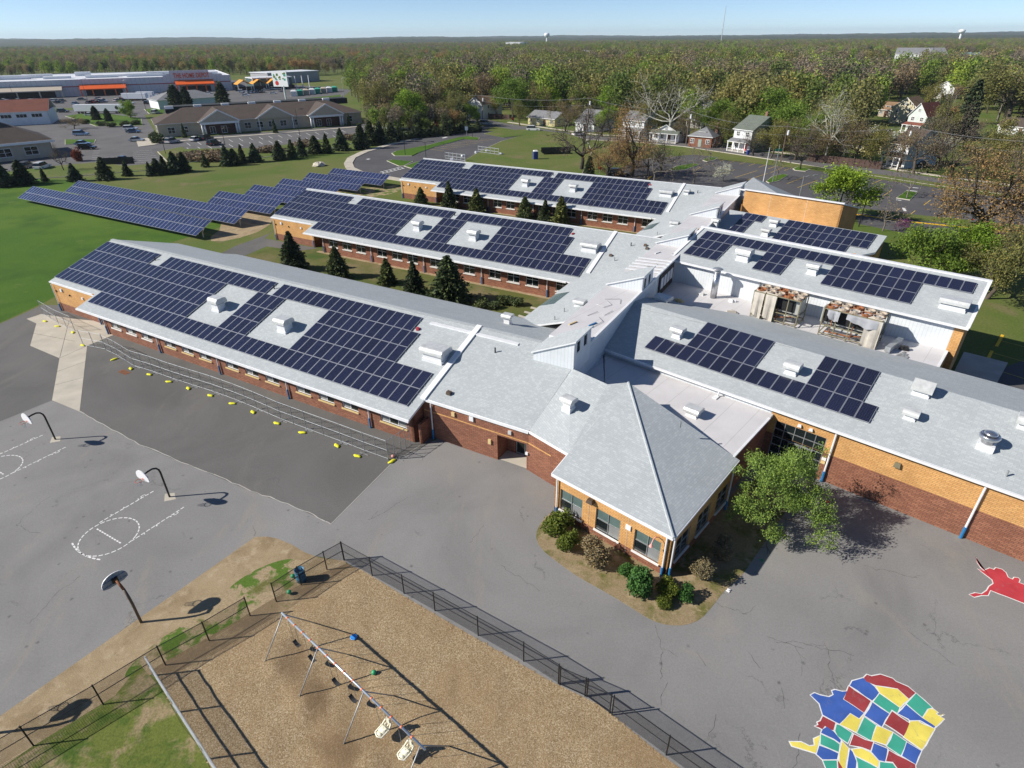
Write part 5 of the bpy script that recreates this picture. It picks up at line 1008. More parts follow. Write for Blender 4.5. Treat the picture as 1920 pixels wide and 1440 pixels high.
TREE_NAMES = dict(pine_a='pine_tree', pine_b='pine_tree', pine_c='pine_tree', spruce_dark='spruce_tree', spruce_light='spruce_tree', spruce_mid='spruce_tree', tall_pine='pine_tree', fresh='leafy_tree', green='leafy_tree', olive='leafy_tree', budding='budding_tree', bare='bare_tree', sapling='sapling', oak='oak_tree', sycamore='sycamore_tree', blossom='blossom_tree', redbud='redbud_tree', willow='willow_tree', shrub_yellow='shrub', shrub_green='shrub', shrub_dry='shrub', shrub_small='shrub', hedge='hedge_bush', red_shrub='shrub', reeds='reed_clump')
def plant(kind, p, h, label, group=None, wide=1.0, rz=None):
    nm = TREE_NAMES[kind]; cat = 'shrub' if kind in ('hedge', 'red_shrub', 'reeds') or 'shrub' in kind else 'tree'
    s = h / TREE[kind][2]; rz = random.uniform(0, 6.28) if rz is None else rz
    t = put(None, nm, None, (p[0], p[1], 0), rz, label, cat, group); t.scale = (s * wide, s * wide, s)
    for part in (0, 1):
        if TREE[kind][part] is not None:
            o = bpy.data.objects.new(TREE[kind][part].name.split('.')[0], TREE[kind][part]); COL.objects.link(o); o.parent = t
    return t
random.seed(77)
ORD = ['first', 'second', 'third', 'fourth', 'fifth', 'sixth', 'seventh', 'eighth', 'ninth', 'tenth', 'eleventh', 'twelfth', 'thirteenth', 'fourteenth', 'fifteenth', 'sixteenth', 'seventeenth', 'eighteenth', 'nineteenth', 'twentieth', 'twenty-first', 'twenty-second', 'twenty-third', 'twenty-fourth', 'twenty-fifth', 'twenty-sixth', 'twenty-seventh']
row = [((-114.77, 139.93), 5.52), ((-111.56, 142.08), 4.44), ((-109.21, 145.52), 2.52), ((-101.78, 145.24), 3.34), ((-95.57, 146.83), 4.2), ((-92.89, 151.12), 2.96), ((-87.21, 150.9), 2.71), ((-86.03, 152.15), 3.22), ((-85.66, 154.8), 3.39), ((-82.95, 154.69), 4.13), ((-81.18, 155.98), 3.91), ((-78.88, 162.27), 2.62), ((-73.73, 163.54), 4.19), ((-72.05, 164.22), 3.43), ((-71.12, 167.24), 3.87), ((-68.39, 168.7), 3.9), ((-62.79, 171.67), 4.09), ((-60.04, 174.04), 4.0), ((-58.4, 177.38), 4.06), ((-55.86, 181.72), 4.0), ((-52.45, 181.56), 4.42), ((-49.65, 187.03), 4.97), ((-44.4, 189.7), 5.9), ((-42.94, 196.78), 5.93), ((-40.35, 198.78), 5.38), ((-37.58, 203.03), 4.71), ((-35.9, 206.36), 3.98)]
for i, (p, h) in enumerate(row):
    k = ('pine_a', 'pine_c', 'pine_b')[i % 3]; wd = (1.25, 1.4, 1.1, 1.5)[i % 4]
    plant(k, p, h * 1.22, f'{ORD[i]} pine from the left in the row behind the lawn arrays', 'pine row behind the lawn arrays', wd)
HB = [lerp((-33.65, 207.4), (-11.32, 226.48), i / 13) for i in range(14)]
for i, p in enumerate(HB): plant('pine_c' if i % 3 else 'hedge', (p[0], p[1] + random.uniform(-1, 2)), random.uniform(3.2, 5.2) if i % 3 else 2.4, f'{ORD[i]} bush from the left in the dark hedge along the loop road', 'dark hedge along the loop road', 1.3)
COURT = [('spruce_dark', (-30.79, 81.76), 5.44, 'dark spruce at the far left of the near court'), ('spruce_mid', (-23.77, 78.55), 4.28, 'dark green spruce second from left in the near court'), ('spruce_light', (-16.58, 76.13), 3.4, 'small light green spruce in the near court'), ('spruce_dark', (-12.39, 72.2), 4.26, 'dark conical spruce in the middle of the near court'), ('spruce_mid', (-7.69, 69.42), 5.81, 'broad spruce at the right of the near court'),
 ('spruce_mid', (-17.64, 119.86), 3.28, 'spruce at the tan end wall of the farthest wing'), ('spruce_dark', (-11.75, 116.28), 5.06, 'tall dark spruce hiding a window of the farthest wing'), ('spruce_light', (-6.39, 113.69), 4.21, 'slim light spruce left in the far court'), ('spruce_mid', (2.54, 108.09), 3.96, 'round topped spruce in the middle of the far court'), ('spruce_dark', (6.12, 106.55), 3.73, 'dark spruce beside the round topped one in the far court'), ('spruce_light', (8.75, 104.72), 4.68, 'pale spruce at the right of the far court'), ('sapling', (13.83, 104.92), 3.69, 'bare brown sapling in the far court'), ('sapling', (17.83, 103.43), 1.11, 'tiny bare shrub at the right end of the far court')]
for i, (k, p, h, lab) in enumerate(COURT): plant(k, p, h * 1.04, lab, 'trees in the school courts', (1.25, 1.1, 1.35, 1.2, 1.3)[i % 5])
for i, (p, h) in enumerate((((-3.65, 67.98), 1.1), ((-2.2, 67.45), .8), ((-0.91, 68.77), 1.0), ((0.6, 68.4), .9))): plant('hedge', p, h, f'{ORD[i]} low bush from the left at the right end of the near court', 'low bushes in the near court', 1.2)
plant('willow', (17.64, 30.22), 6.3, 'green willow-like tree beside the glazed gymnasium doors', wide=.74, rz=0.4)
BED = [('shrub_yellow', (2.76, 29.28), 1.3, 'rounded olive green shrub at the left pavilion corner', 1.0), ('shrub_yellow', (3.35, 27.84), 1.1, 'second rounded olive shrub, in front of the first', .85), ('shrub_dry', (4.95, 26.92), 1.4, 'dry brown twiggy shrub between two pavilion windows', 1.2), ('shrub_green', (6.85, 25.82), .7, 'low dark green shrub behind the bright one', 1.3), ('shrub_green', (7.35, 24.46), 1.75, 'bright green shrub below the third pavilion window', .95), ('shrub_yellow', (9.07, 24.06), .95, 'small yellow green shrub in front of the pavilion corner', .8), ('shrub_yellow', (8.79, 23.37), .6, 'lowest yellow green shrub at the tip of the bed', .9), ('shrub_small', (10.0, 23.89), .75, 'small fresh green shrub at the tip of the bed', 1.0), ('shrub_dry', (11.37, 25.23), 1.35, 'round dry brown shrub right of the pavilion corner', .95), ('shrub_dry', (13.19, 27.28), 1.3, 'dry shrub in the pavilion shadow', 1.0)]
for k, p, h, lab, wd in BED: plant(k, p, h, lab, 'shrubs around the pavilion', wd)
BIG = [('fresh', (57.83, 106.46), 8.55, 'bright green round tree behind the tall tan wall', 1.05), ('green', (52.86, 73.06), 7.52, 'green tree close behind the tall hall roof', 1.0), ('fresh', (59.0, 75.27), 7.33, 'fresh green tree right of the one behind the tall hall', .95), ('olive', (59.11, 69.27), 8.04, 'olive tree at the right end of the tall hall', .9), ('oak', (73.26, 93.17), 14.61, 'large spreading oak with rust buds over the front drive', 1.05), ('oak', (81.14, 88.03), 16.67, 'rust oak cut off at the right edge of the photo', 1.0), ('oak', (28.48, 145.78), 15.18, 'tall oak with rust buds behind the farthest wing', .85), ('bare', (17.62, 154.73), 15.82, 'bare dark tree on the grass mound', .9), ('oak', (22.73, 144.15), 8.8, 'low rust brown tree beside the tall oak', 1.4), ('tall_pine', (18.42, 145.55), 4.74, 'small dark evergreen under the bare tree', 1.2),
 ('sycamore', (81.27, 162.23), 19.22, 'white limbed sycamore beside the street', .75), ('sycamore', (49.78, 198.52), 20.29, 'pale many-stemmed sycamore behind the low white house', 1.15), ('green', (1.03, 256.85), 14.33, 'large green tree beside the white gabled house', 1.0), ('fresh', (16.83, 266.72), 10.62, 'fresh green tree behind the low cottage', 1.0), ('fresh', (39.07, 244.34), 12.13, 'bright green tree behind the grey roofed house', 1.1), ('olive', (-51.56, 256.75), 14.34, 'olive tree at the end of the offices', .9), ('fresh', (-36.18, 232.15), 12.29, 'fresh green tree at the white rail fence', .9), ('fresh', (-49.66, 303.19), 14.7, 'bright tree rising behind the white rail fence', .9), ('budding', (-28.93, 248.59), 12.33, 'brownish tree left of the white gabled house', 1.1), ('olive', (-20.95, 238.64), 11.72, 'olive tree in front of the white gabled house', .8), ('red_shrub', (-26.63, 227.36), 2.6, 'reddish bush in the hedge by the loop road', 1.2),
 ('olive', (62.95, 189.44), 9.03, 'olive tree between the brick cottage and the tall house', .8), ('green', (77.24, 180.05), 11.48, 'green tree right of the tall grey house', 1.0), ('green', (81.42, 201.34), 13.94, 'green tree behind the tall grey house', 1.0), ('bare', (70.98, 152.56), 9.44, 'bare street tree in the parking island', .6), ('budding', (88.34, 161.17), 10.11, 'brown tree before the reed-coloured bush', .8), ('tall_pine', (140.02, 198.25), 16.87, 'tall dark spruce among the houses at right', .9), ('olive', (176.83, 231.16), 20.7, 'large olive tree at upper right', 1.2), ('bare', (102.67, 149.92), 19.52, 'tall bare tree right of the porch house', .5), ('blossom', (107.33, 158.12), 6.3, 'white blossoming tree among the houses', 1.2), ('blossom', (48.03, 139.63), 3.45, 'small whitish tree in the front car park', 1.1), ('blossom', (102.24, 177.05), 6.23, 'cream blossom bush behind the wooden fence', 1.6), ('redbud', (65.81, 99.44), 1.79, 'purple redbud beside the front drive', 1.3), ('sapling', (62.37, 99.21), 6.19, 'thin sapling at the end of the rear block', 1.0), ('sapling', (40.71, 137.06), 8.35, 'bare sapling behind the farthest joint cover', 1.0), ('sapling', (31.87, 137.39), 9.23, 'twiggy sapling beside the yellow kerb', 1.0), ('olive', (172.05, 265.67), 11.13, 'yellow green tree between the red roof and the blue house', .8),
 ('tall_pine', (-149.28, 294.51), 11.62, 'left tall pine in front of the store', 1.5), ('tall_pine', (-144.31, 294.16), 10.77, 'dark pine touching the left tall pine', 1.3), ('tall_pine', (-132.53, 304.63), 12.19, 'right tall pine in front of the store', 1.3), ('budding', (-162.47, 241.02), 4.38, 'bare spreading tree at the lot entrance', 1.3), ('red_shrub', (-118.12, 172.46), 3.2, 'red leafed small tree in the office lot', .8), ('bare', (-113.3, 158.66), 7.34, 'leafless tree beside the left office', .5), ('fresh', (-160.08, 274.76), 6.53, 'fresh green tree beside the truck trailer', .9), ('tall_pine', (-171.33, 269.86), 5.44, 'dark pine left of the truck trailer', 1.5), ('tall_pine', (-162.77, 263.87), 4.94, 'second dark pine near the truck trailer', 1.4), ('hedge', (-113.08, 204.67), 3.0, 'dark bush at the corner of the offices', 1.0), ('pine_b', (-109.63, 216.25), 4.5, 'small conifer before the left gable of the offices', .8), ('pine_b', (-82.02, 225.05), 4.5, 'small conifer before the middle gable of the offices', .8), ('pine_b', (-60.68, 244.13), 4.5, 'small conifer at the right end of the offices', .8)]
for k, p, h, lab, wd in BIG: plant(k, p, h, lab, 'trees around the school and houses', wd)
for i, p in enumerate(((-157.85, 250.05), (-151.69, 246.51), (-148.26, 249.47), (-145.82, 252.56), (-168.49, 257.3))): plant('hedge', p, 1.6, f'{ORD[i]} clipped bush from the left in the lot hedge', 'clipped bushes at the lot hedge', 1.5)
for i, p in enumerate(((-85.5, 172.67), (-81.35, 170.86), (-82.45, 179.35), (-70.85, 184.25), (-61.73, 195.62), (-51.51, 208.34), (-40.11, 207.74), (-90.08, 176.23))): plant('reeds', p, 1.5, f'{ORD[i]} dry reed clump from the left along the ditch', 'dry reeds along the ditch', 2.0)


STREET = [('olive', (3.73, 240.21), 8, 'leafy tree left of the low yellow cottage'), ('budding', (19.33, 224.72), 11, 'brown tree between the yellow cottage and the white house'), ('bare', (30.2, 211.16), 12, 'bare tree right of the grey roofed white house'), ('fresh', (33.73, 218.55), 8, 'fresh tree between two white houses'), ('olive', (44.35, 207.97), 10, 'olive tree left of the bungalow'), ('budding', (53.51, 196.16), 9, 'brown tree between bungalow and brick cottage'), ('green', (64.84, 202.21), 11, 'green tree behind the brick cottage'), ('bare', (66.54, 172.57), 8, 'bare street tree before the tall green sided house'), ('olive', (70.04, 169.06), 9, 'olive tree at the right of the tall green sided house'), ('budding', (75.07, 165.61), 10, 'brown tree left of the white limbed sycamore'), ('green', (81.29, 168.56), 11, 'green tree behind the white limbed sycamore'), ('budding', (83.95, 160.6), 11, 'brown tree right of the white limbed sycamore'), ('olive', (89.09, 155.99), 9, 'olive tree before the brown wooden fence'), ('budding', (95.03, 146.32), 11, 'brown tree right of the white porch house'), ('bare', (99.94, 140.6), 12, 'bare tree beside the street at right'), ('olive', (107.05, 140.33), 10, 'olive tree across the street at right'), ('budding', (108.15, 131.88), 11, 'brown tree across the street at the right edge'), ('fresh', (-15.19, 241.36), 7, 'fresh tree at the bend of the street'), ('budding', (11.66, 263.34), 13, 'tall brown tree behind the yellow cottage'), ('sapling', (52.15, 164.26), 6, 'bare sapling in the first car park island'), ('sapling', (60.37, 140.33), 6, 'bare sapling in the large car park island'), ('sapling', (79.53, 122.03), 7, 'bare sapling in the right car park island'), ('bare', (36.71, 151.25), 8, 'bare tree in the green car park island'), ('budding', (32.59, 146.24), 8, 'brown small tree at the end of the mound'), ('olive', (133.59, 198.59), 10, 'olive tree right of the mint house')]
for k, p, h, lab in STREET: plant(k, p, h, lab, 'trees along the street', random.uniform(.75, 1.05))

# far woods: one mass of scattered trees
def far_tree(name, seed, leafmat, bark, H=13.0, Rr=4.2, n=420, size=.95, lumps=12, twig=0):
    rng = np.random.default_rng(seed); c = rng.normal(size=(lumps, 3)); c /= np.linalg.norm(c, axis=1)[:, None]; c = c * np.array([Rr * .62, Rr * .62, H * .26]) * rng.uniform(.5, 1, lumps)[:, None] + np.array([0, 0, H * .64])
    i = rng.integers(0, lumps, n); P = c[i] + rng.normal(size=(n, 3)) * np.array([Rr * .26, Rr * .26, H * .085])
    v = leaf_quads(rng, P, size); q = np.arange(len(v)).reshape(-1, 4); mi = np.zeros(len(q), int)
    m = MB().tube([(0, 0, -.3), (.2, 0, H * .35), (0, .3, H * .75)], [.28, .2, .06], 4, cap=False)
    for k in range(5 + twig):
        a2 = rng.uniform(0, 6.28); m.tube([(0, 0, H * rng.uniform(.25, .5)), (math.cos(a2) * Rr * .8, math.sin(a2) * Rr * .8, H * rng.uniform(.6, .95))], [.1, .03], 3, cap=False)
    vv = np.array(m.v); v2 = np.vstack([v, vv]); q2 = np.vstack([q, np.array(m.f) + len(v)]); mi = np.concatenate([mi, np.ones(len(m.f), int)])
    me = fast_mesh(name, v2, q2, [leafmat, bark], mi); return bpy.data.objects.new(name, me)
WOODS = bpy.data.collections.new('woods_kinds')
kinds = [('tree_a', 41, 'wood_brown', 'bark_grey', 13, 4.2, 758, 0.50, 14, 6), ('tree_b', 42, 'wood_olive', 'bark', 13, 4.3, 965, 0.56, 12, 2), ('tree_c', 43, 'wood_green', 'bark', 13, 4.4, 1058, 0.59, 12, 0), ('tree_d', 44, 'wood_rust', 'bark', 13, 4.6, 919, 0.56, 13, 2), ('tree_e', 45, 'wood_dark', 'bark_dark', 13, 3.4, 1058, 0.56, 16, 0), ('tree_f', 46, 'wood_bare', 'bark_grey', 14, 4.0, 598, 0.43, 16, 10), ('tree_g', 47, 'wood_fresh', 'bark', 12, 4.0, 965, 0.56, 12, 0)]
for a2 in kinds: WOODS.objects.link(far_tree(*a2))
def scatter(name, pts, scl, rot, idx, label, cat):
    me = bpy.data.meshes.new(name); me.from_pydata([tuple(p) for p in pts], [], [])
    for nm, ty, val in (('scl', 'FLOAT', scl), ('rot', 'FLOAT', rot), ('idx', 'INT', idx)):
        at = me.attributes.new(nm, ty, 'POINT'); at.data.foreach_set('value', np.asarray(val, np.float32 if ty == 'FLOAT' else np.int32))
    o = put(me, name, None, None, 0, label, cat, None, 'stuff')
    ng = bpy.data.node_groups.new(name + '_scatter', 'GeometryNodeTree'); ng.interface.new_socket('Geometry', in_out='INPUT', socket_type='NodeSocketGeometry'); ng.interface.new_socket('Geometry', in_out='OUTPUT', socket_type='NodeSocketGeometry')
    N, L = ng.nodes, ng.links; gi = N.new('NodeGroupInput'); go = N.new('NodeGroupOutput'); ip = N.new('GeometryNodeInstanceOnPoints'); ci = N.new('GeometryNodeCollectionInfo')
    ci.inputs['Collection'].default_value = WOODS; ci.inputs['Separate Children'].default_value = True; ci.inputs['Reset Children'].default_value = True
    def attr(nm, ty): a3 = N.new('GeometryNodeInputNamedAttribute'); a3.data_type = ty; a3.inputs['Name'].default_value = nm; return a3.outputs['Attribute']
    cx = N.new('ShaderNodeCombineXYZ'); L.new(attr('rot', 'FLOAT'), cx.inputs[2]); L.new(gi.outputs[0], ip.inputs['Points']); L.new(ci.outputs[0], ip.inputs['Instance'])
    ip.inputs['Pick Instance'].default_value = True; L.new(attr('idx', 'INT'), ip.inputs['Instance Index']); L.new(cx.outputs[0], ip.inputs['Rotation']); L.new(attr('scl', 'FLOAT'), ip.inputs['Scale']); L.new(ip.outputs[0], go.inputs[0])
    md = o.modifiers.new('scatter', 'NODES'); md.node_group = ng; return o
FRONT = [(-814.03, 619.76), (-459.75, 606.12), (-355.21, 644.41), (-219.46, 606.97), (-176.46, 560.81), (-131.14, 489.15), (-93.86, 387.29), (-58.51, 268.01), (-48.62, 249.82), (-33.88, 247.27), (-20.95, 251.4), (-20.16, 294.07), (-7.47, 295.4), (0.9, 277.6), (9.76, 271.03), (22.41, 262.62), (30.18, 254.96), (40.08, 237.99), (47.3, 234.53), (61.86, 230.71), (68.09, 219.24), (71.2, 208.93), (83.07, 201.25), (78.75, 178.15), (88.51, 173.28), (102.15, 189.51), (142.27, 254.65), (177.72, 307.78), (199.98, 322.13), (227.91, 357.16), (209.87, 305.2), (176.23, 235.78), (181.0, 226.48), (219.23, 167.27)]
CLEAR = [[(266.78, 554.53), (384.79, 652.18), (333.83, 544.84), (228.37, 442.08), (208.12, 478.15)], [(-216.92, 573.8), (-154.04, 615.34), (-86.02, 418.82), (-126.79, 398.05)], [(486.26, 882.73), (662.22, 930.63), (488.55, 682.31), (359.62, 541.11), (295.78, 534.58)], [(445.86, 892.46), (483.18, 883.47), (361.16, 656.3), (332.42, 661.32)], [(108.55, 1207.02), (172.04, 1188.12), (128.43, 883.18), (80.69, 893.68)]]
def inside(p, poly):
    r = False; n = len(poly)
    for i in range(n):
        a0, b0 = poly[i], poly[(i + 1) % n]
        if (a0[1] > p[1]) != (b0[1] > p[1]) and p[0] < (b0[0] - a0[0]) * (p[1] - a0[1]) / (b0[1] - a0[1]) + a0[0]: r = not r
    return r
rng = np.random.default_rng(5); pts, scl, idx = [], [], []
def front_dist(x, y):          # distance of the wood's edge along the ray from the camera's ground point
    a2 = math.atan2(x, y)
    for i in range(len(FRONT) - 1):
        t0, t1 = math.atan2(*FRONT[i]), math.atan2(*FRONT[i + 1])
        if t0 <= a2 <= t1:
            f = (a2 - t0) / (t1 - t0); return (1 - f) * math.hypot(*FRONT[i]) + f * math.hypot(*FRONT[i + 1])
    return 1e9
r = 205.0
while r < 3300:
    step = 5.6 + r * 0.0062
    for t in np.arange(-0.86, 0.86, step / r):
        a2 = t + rng.uniform(-.5, .5) * step / r; rr = r + rng.uniform(-.5, .5) * step; x, y = rr * math.sin(a2), rr * math.cos(a2)
        if rr < front_dist(x, y): continue
        if any(inside((x, y), c) for c in CLEAR): continue
        gap = noise.noise(Vector((x * .006, y * .006, 3.3)))
        if rr > 700 and gap > 0.42: continue
        n1 = noise.noise(Vector((x * .011, y * .011, 0))); n2 = noise.noise(Vector((x * .03, y * .03, 7.7)))
        left = x < -60
        if n1 > .22: k = 3 if (left and rng.random() < .4) else (2 if rng.random() < .4 else 1)
        elif n1 > -.05: k = (1, 2, 2, 1, 6)[int(rng.integers(5))]
        elif n1 > -.3: k = (0, 5, 0, 1, 5)[int(rng.integers(5))]
        else: k = (5, 0, 4, 5, 2)[int(rng.integers(5))]
        if n2 > .3: k = 6 if rng.random() < .6 else 2
        if n2 < -.5: k = 4 if rng.random() < .5 else 5
        pts.append((x, y, 0)); scl.append((rng.uniform(.5, 1.5) if rr < 900 else rng.uniform(.75, 1.35)) * (0.82 if left else 1.0)); idx.append(k)
    r += step * .9
YARDS = [[(169.96, 265.81), (168.26, 224.38), (169.4, 210.93), (184.11, 160.82), (138.09, 116.54), (118.83, 139.88), (106.64, 151.1), (109.62, 164.09), (138.8, 212.65)], [(88.02, 200.99), (100.99, 186.55), (104.43, 176.94), (99.45, 167.75), (79.87, 173.67), (74.31, 178.36)], [(-20.07, 285.31), (0.87, 271.64), (21.56, 252.07), (39.14, 232.06), (20.76, 242.29), (-1.31, 260.55)], [(-54.26, 237.62), (-37.31, 242.71), (-16.79, 235.39), (-16.23, 226.76), (-35.86, 219.83), (-48.8, 220.55)]]
for yi, poly in enumerate(YARDS):
    x0, x1, y0, y1 = min(p[0] for p in poly), max(p[0] for p in poly), min(p[1] for p in poly), max(p[1] for p in poly)
    for _ in range((120, 50, 60, 70)[yi]):
        x, y = rng.uniform(x0, x1), rng.uniform(y0, y1)
        if inside((x, y), poly): pts.append((x, y, 0)); scl.append(rng.uniform(.3, .72)); idx.append(int((0, 1, 2, 5, 1, 6, 4, 3)[int(rng.integers(8))]))
scatter('woodland', pts, scl, rng.uniform(0, 6.28, len(pts)), idx, 'mixed spring woodland stretching back to the horizon', 'woodland')
# far country beyond the scattered trees: low wooded rises
nx, ny = 420, 110; hv, hf = [], []
for j in range(ny):
    rr = 3100 * (9.0 / 3.1) ** (j / (ny - 1)) if j else 3050
    for i in range(nx):
        a2 = -0.95 + 1.9 * i / (nx - 1); x, y = rr * math.sin(a2), rr * math.cos(a2)
        z = 8 + 7 * noise.noise(Vector((x * .004, y * .004, 1))) + (rr - 3100) / 5900 * (24 + 40 * max(0, noise.noise(Vector((x * .0007 + 3, y * .0005, 5))))) 
        z += 5.0 * noise.noise(Vector((x * .017, y * .012, 2))) + 3.0 * noise.noise(Vector((x * .05, y * .03, 9)))
        hv.append((x, y, z if j else -2))
for j in range(ny - 1):
    for i in range(nx - 1): b = j * nx + i; hf.append((b, b + 1, b + nx + 1, b + nx))
put(fast_mesh('hills', np.array(hv), np.array(hf), ['far_canopy']), 'hills', kind='structure')

# ---------------------------------------------------------------- offices, store, houses
def local_frame(p, q):
    a0, b0 = Vector(p), Vector(q); return a0, (b0 - a0).length, math.atan2((b0 - a0).y, (b0 - a0).x)
def lb(mb, name, mat, t, smooth=False, label=None): return mb.build(name, mat, t, smooth, local=True, label=label)
WSM = {}
def small_window(t, x, y, z, w, h, rz=0.0, cols=2, frame='white_trim', glass='glass_dark', rows=2):
    k = (w, h, cols, frame, glass, rows)
    if k not in WSM:
        f = MB(); b = 0.12
        for z2 in (b / 2, h - b / 2): f.beam((-w / 2, 0, z2), (w / 2, 0, z2), 0.10, b)
        for i in range(cols + 1): f.beam((-w / 2 + b / 2 + (w - b) * i / cols, -.004, b), (-w / 2 + b / 2 + (w - b) * i / cols, -.004, h - b), b, 0.10, 0, (1, 0, 0))
        if rows > 1: f.beam((-w / 2 + b, -.006, h / 2), (w / 2 - b, -.006, h / 2), 0.09, 0.07)
        WSM[k] = (f.mesh('window', frame), MB().box((0, 0.0, b * .5), (w - b, 0.06, h - b)).mesh('pane', glass))
    o = put(WSM[k][0], 'window', t, (x, y, z), rz, local=True); put(WSM[k][1], 'pane', o, (0, 0, 0), 0, local=True); return o
def gable_roof(mb, L, D, h, rise, ov=0.4, along=True, mi=0, ms=1):
    if along:
        mb.slab([(-ov, -ov, h - ov * rise / (D / 2)), (L + ov, -ov, h - ov * rise / (D / 2)), (L + ov, D / 2, h + rise), (-ov, D / 2, h + rise)], .18, mi, ms); mb.slab([(-ov, D / 2, h + rise), (L + ov, D / 2, h + rise), (L + ov, D + ov, h - ov * rise / (D / 2)), (-ov, D + ov, h - ov * rise / (D / 2))], .18, mi, ms)
    else:
        e2 = ov * rise / (L / 2); mb.slab([(-ov, -ov, h - e2), (L / 2, -ov, h + rise), (L / 2, D + ov, h + rise), (-ov, D + ov, h - e2)], .18, mi, ms); mb.slab([(L / 2, -ov, h + rise), (L + ov, -ov, h - e2), (L + ov, D + ov, h - e2), (L / 2, D + ov, h + rise)], .18, mi, ms)
def hip_roof(mb, L, D, h, rise, ov=0.4, mi=0, ms=1):
    i2 = min(L, D) / 2; a0 = [(-ov, -ov, h), (L + ov, -ov, h), (L + ov, D + ov, h), (-ov, D + ov, h)]
    r0, r1 = ((i2, D / 2, h + rise), (L - i2, D / 2, h + rise)) if L >= D else ((L / 2, i2, h + rise), (L / 2, D - i2, h + rise))
    if L >= D: fs = ([a0[0], a0[1], r1, r0], [a0[1], a0[2], r1], [a0[2], a0[3], r0, r1], [a0[3], a0[0], r0])
    else: fs = ([a0[0], a0[1], r0], [a0[1], a0[2], r1, r0], [a0[2], a0[3], r1], [a0[3], a0[0], r0, r1])
    for f in fs: mb.slab(f, .15, mi, ms)
def house(label, p, q, D, h, rise, wallm, roofm, along=True, hip=False, rows=1, porch=None, chimney=None, door='brown_door', cols=3, base=None, name='house', side=None, dormer=False):
    a0, L, rz = local_frame(p, q); t = thing(name, label, 'house', (a0.x, a0.y, 0), rz, 'houses along the street')
    for (x0, y0, x1, y1, nm) in ((0, 0, L, 0.2, 'wall'), (0, D - .2, L, D, 'wall'), (0, .2, .2, D - .2, 'wall'), (L - .2, .2, L, D - .2, 'wall')):
        lb(MB().box(((x0 + x1) / 2, (y0 + y1) / 2, 0), (x1 - x0, y1 - y0, h)), nm, (side or wallm) if x1 - x0 < 1 else wallm, t)
    if not hip:
        if along:
            for x in (0, L - .2): lb(MB().hull6([(x, 0, h), (x + .2, 0, h), (x + .2, D, h), (x, D, h), (x, D / 2 - .05, h + rise - .1), (x + .2, D / 2 - .05, h + rise - .1), (x + .2, D / 2 + .05, h + rise - .1), (x, D / 2 + .05, h + rise - .1)]), 'gable', side or wallm, t)
        else:
            for y in (0, D - .2): lb(MB().hull6([(0, y, h), (L, y, h), (L, y + .2, h), (0, y + .2, h), (L / 2 - .05, y, h + rise - .1), (L / 2 + .05, y, h + rise - .1), (L / 2 + .05, y + .2, h + rise - .1), (L / 2 - .05, y + .2, h + rise - .1)]), 'gable', wallm, t)
    rf = MB(); (hip_roof if hip else lambda m, *a: gable_roof(m, *a, along=along))(rf, L, D, h, rise); ro = lb(rf, 'roof', [roofm, 'white_trim'], t)
    if chimney: lb(MB().box((L * chimney, D * .55, h), (.7, .7, rise + 1.1)), 'chimney', 'brick_dull', ro)
    fl = h / rows
    for r in range(rows):
        for i in range(cols):
            x = L * (i + .5) / cols
            if r == 0 and i == cols // 2: lb(MB().box((x, -.03, 0.1), (1.0, .08, 2.05)), 'door', door, t); continue
            small_window(t, x, -.03, r * fl + .95, 1.1, 1.3)
        for j in range(2):
            for xs, rr in ((L + .03, math.pi / 2), (-.03, -math.pi / 2)): small_window(t, xs, D * (.28 + .44 * j), r * fl + .95, .9, 1.3, rr, 1)
    if not hip: small_window(t, L / 2, -.03, h + rise * .25, .8, 1.0) if not along else small_window(t, L + .03, D / 2, h + rise * .2, .8, 1.0, math.pi / 2, 1)
    if dormer:
        d = MB().box((L * .5, D * .22, h + .2), (2.0, 1.4, 1.0)); lb(d, 'dormer', 'white_trim', t); small_window(t, L * .5, D * .22 - .73, h + .3, 1.5, .75, 0, 3, rows=1); dr_ = MB(); dr_.slab([(L * .5 - 1.2, D * .22 - 1, h + 1.15), (L * .5 + 1.2, D * .22 - 1, h + 1.15), (L * .5 + 1.2, D * .5, h + 1.75), (L * .5 - 1.2, D * .5, h + 1.75)], .1); lb(dr_, 'dormer_roof', [roofm, 'white_trim'], t)
    if porch:
        pw = 2.2; pz = 2.7; pm = MB(); pm.slab([(-.2, -pw - .2, pz), (L + .2, -pw - .2, pz), (L + .2, 0.05, pz + .7), (-.2, 0.05, pz + .7)], .15); lb(pm, 'porch_roof', [porch, 'white_trim'], t)
        for i in range(4): lb(MB().box((L * i / 3 * .96 + .1, -pw, 0), (.22, .22, pz)), 'porch_post', 'white_trim', t)
        lb(MB().box((L / 2, -pw / 2, 0), (L, pw, .35)), 'porch_floor', 'concrete_grey', t); lb(MB().beam((0, -pw, .9), (L, -pw, .9), .06, .08), 'porch_rail', 'white_trim', t)
    return t
house('white gabled house with brown roof beside the large green tree', (-17.23, 269.02), (-10.83, 262.99), 11, 5.4, 2.6, 'clapboard_white', 'shingle_tan', False, rows=2, cols=2)
house('low yellow cottage with blue grey roof behind the street', (6.83, 244.74), (16.37, 236.39), 9, 2.8, 1.9, 'clapboard_yellow', 'shingle_slate', True, cols=4)
house('white house with a long grey roof slope behind the bare tree', (23.12, 227.27), (28.82, 221.47), 12, 2.9, 3.6, 'clapboard_white', 'shingle_slate', True, rows=1, cols=3)
house('two-storey white house half hidden behind the tall rust oak', (36.44, 208.4), (42.25, 203.4), 9, 5.6, 2.2, 'clapboard_white', 'shingle_slate', True, rows=2, porch='shingle_slate')
house('low white bungalow with dark green roof under the pale sycamore', (44.65, 201.01), (51.88, 196.24), 10, 2.8, 2.2, 'clapboard_white', 'shingle_green', False, cols=4, porch='shingle_green')
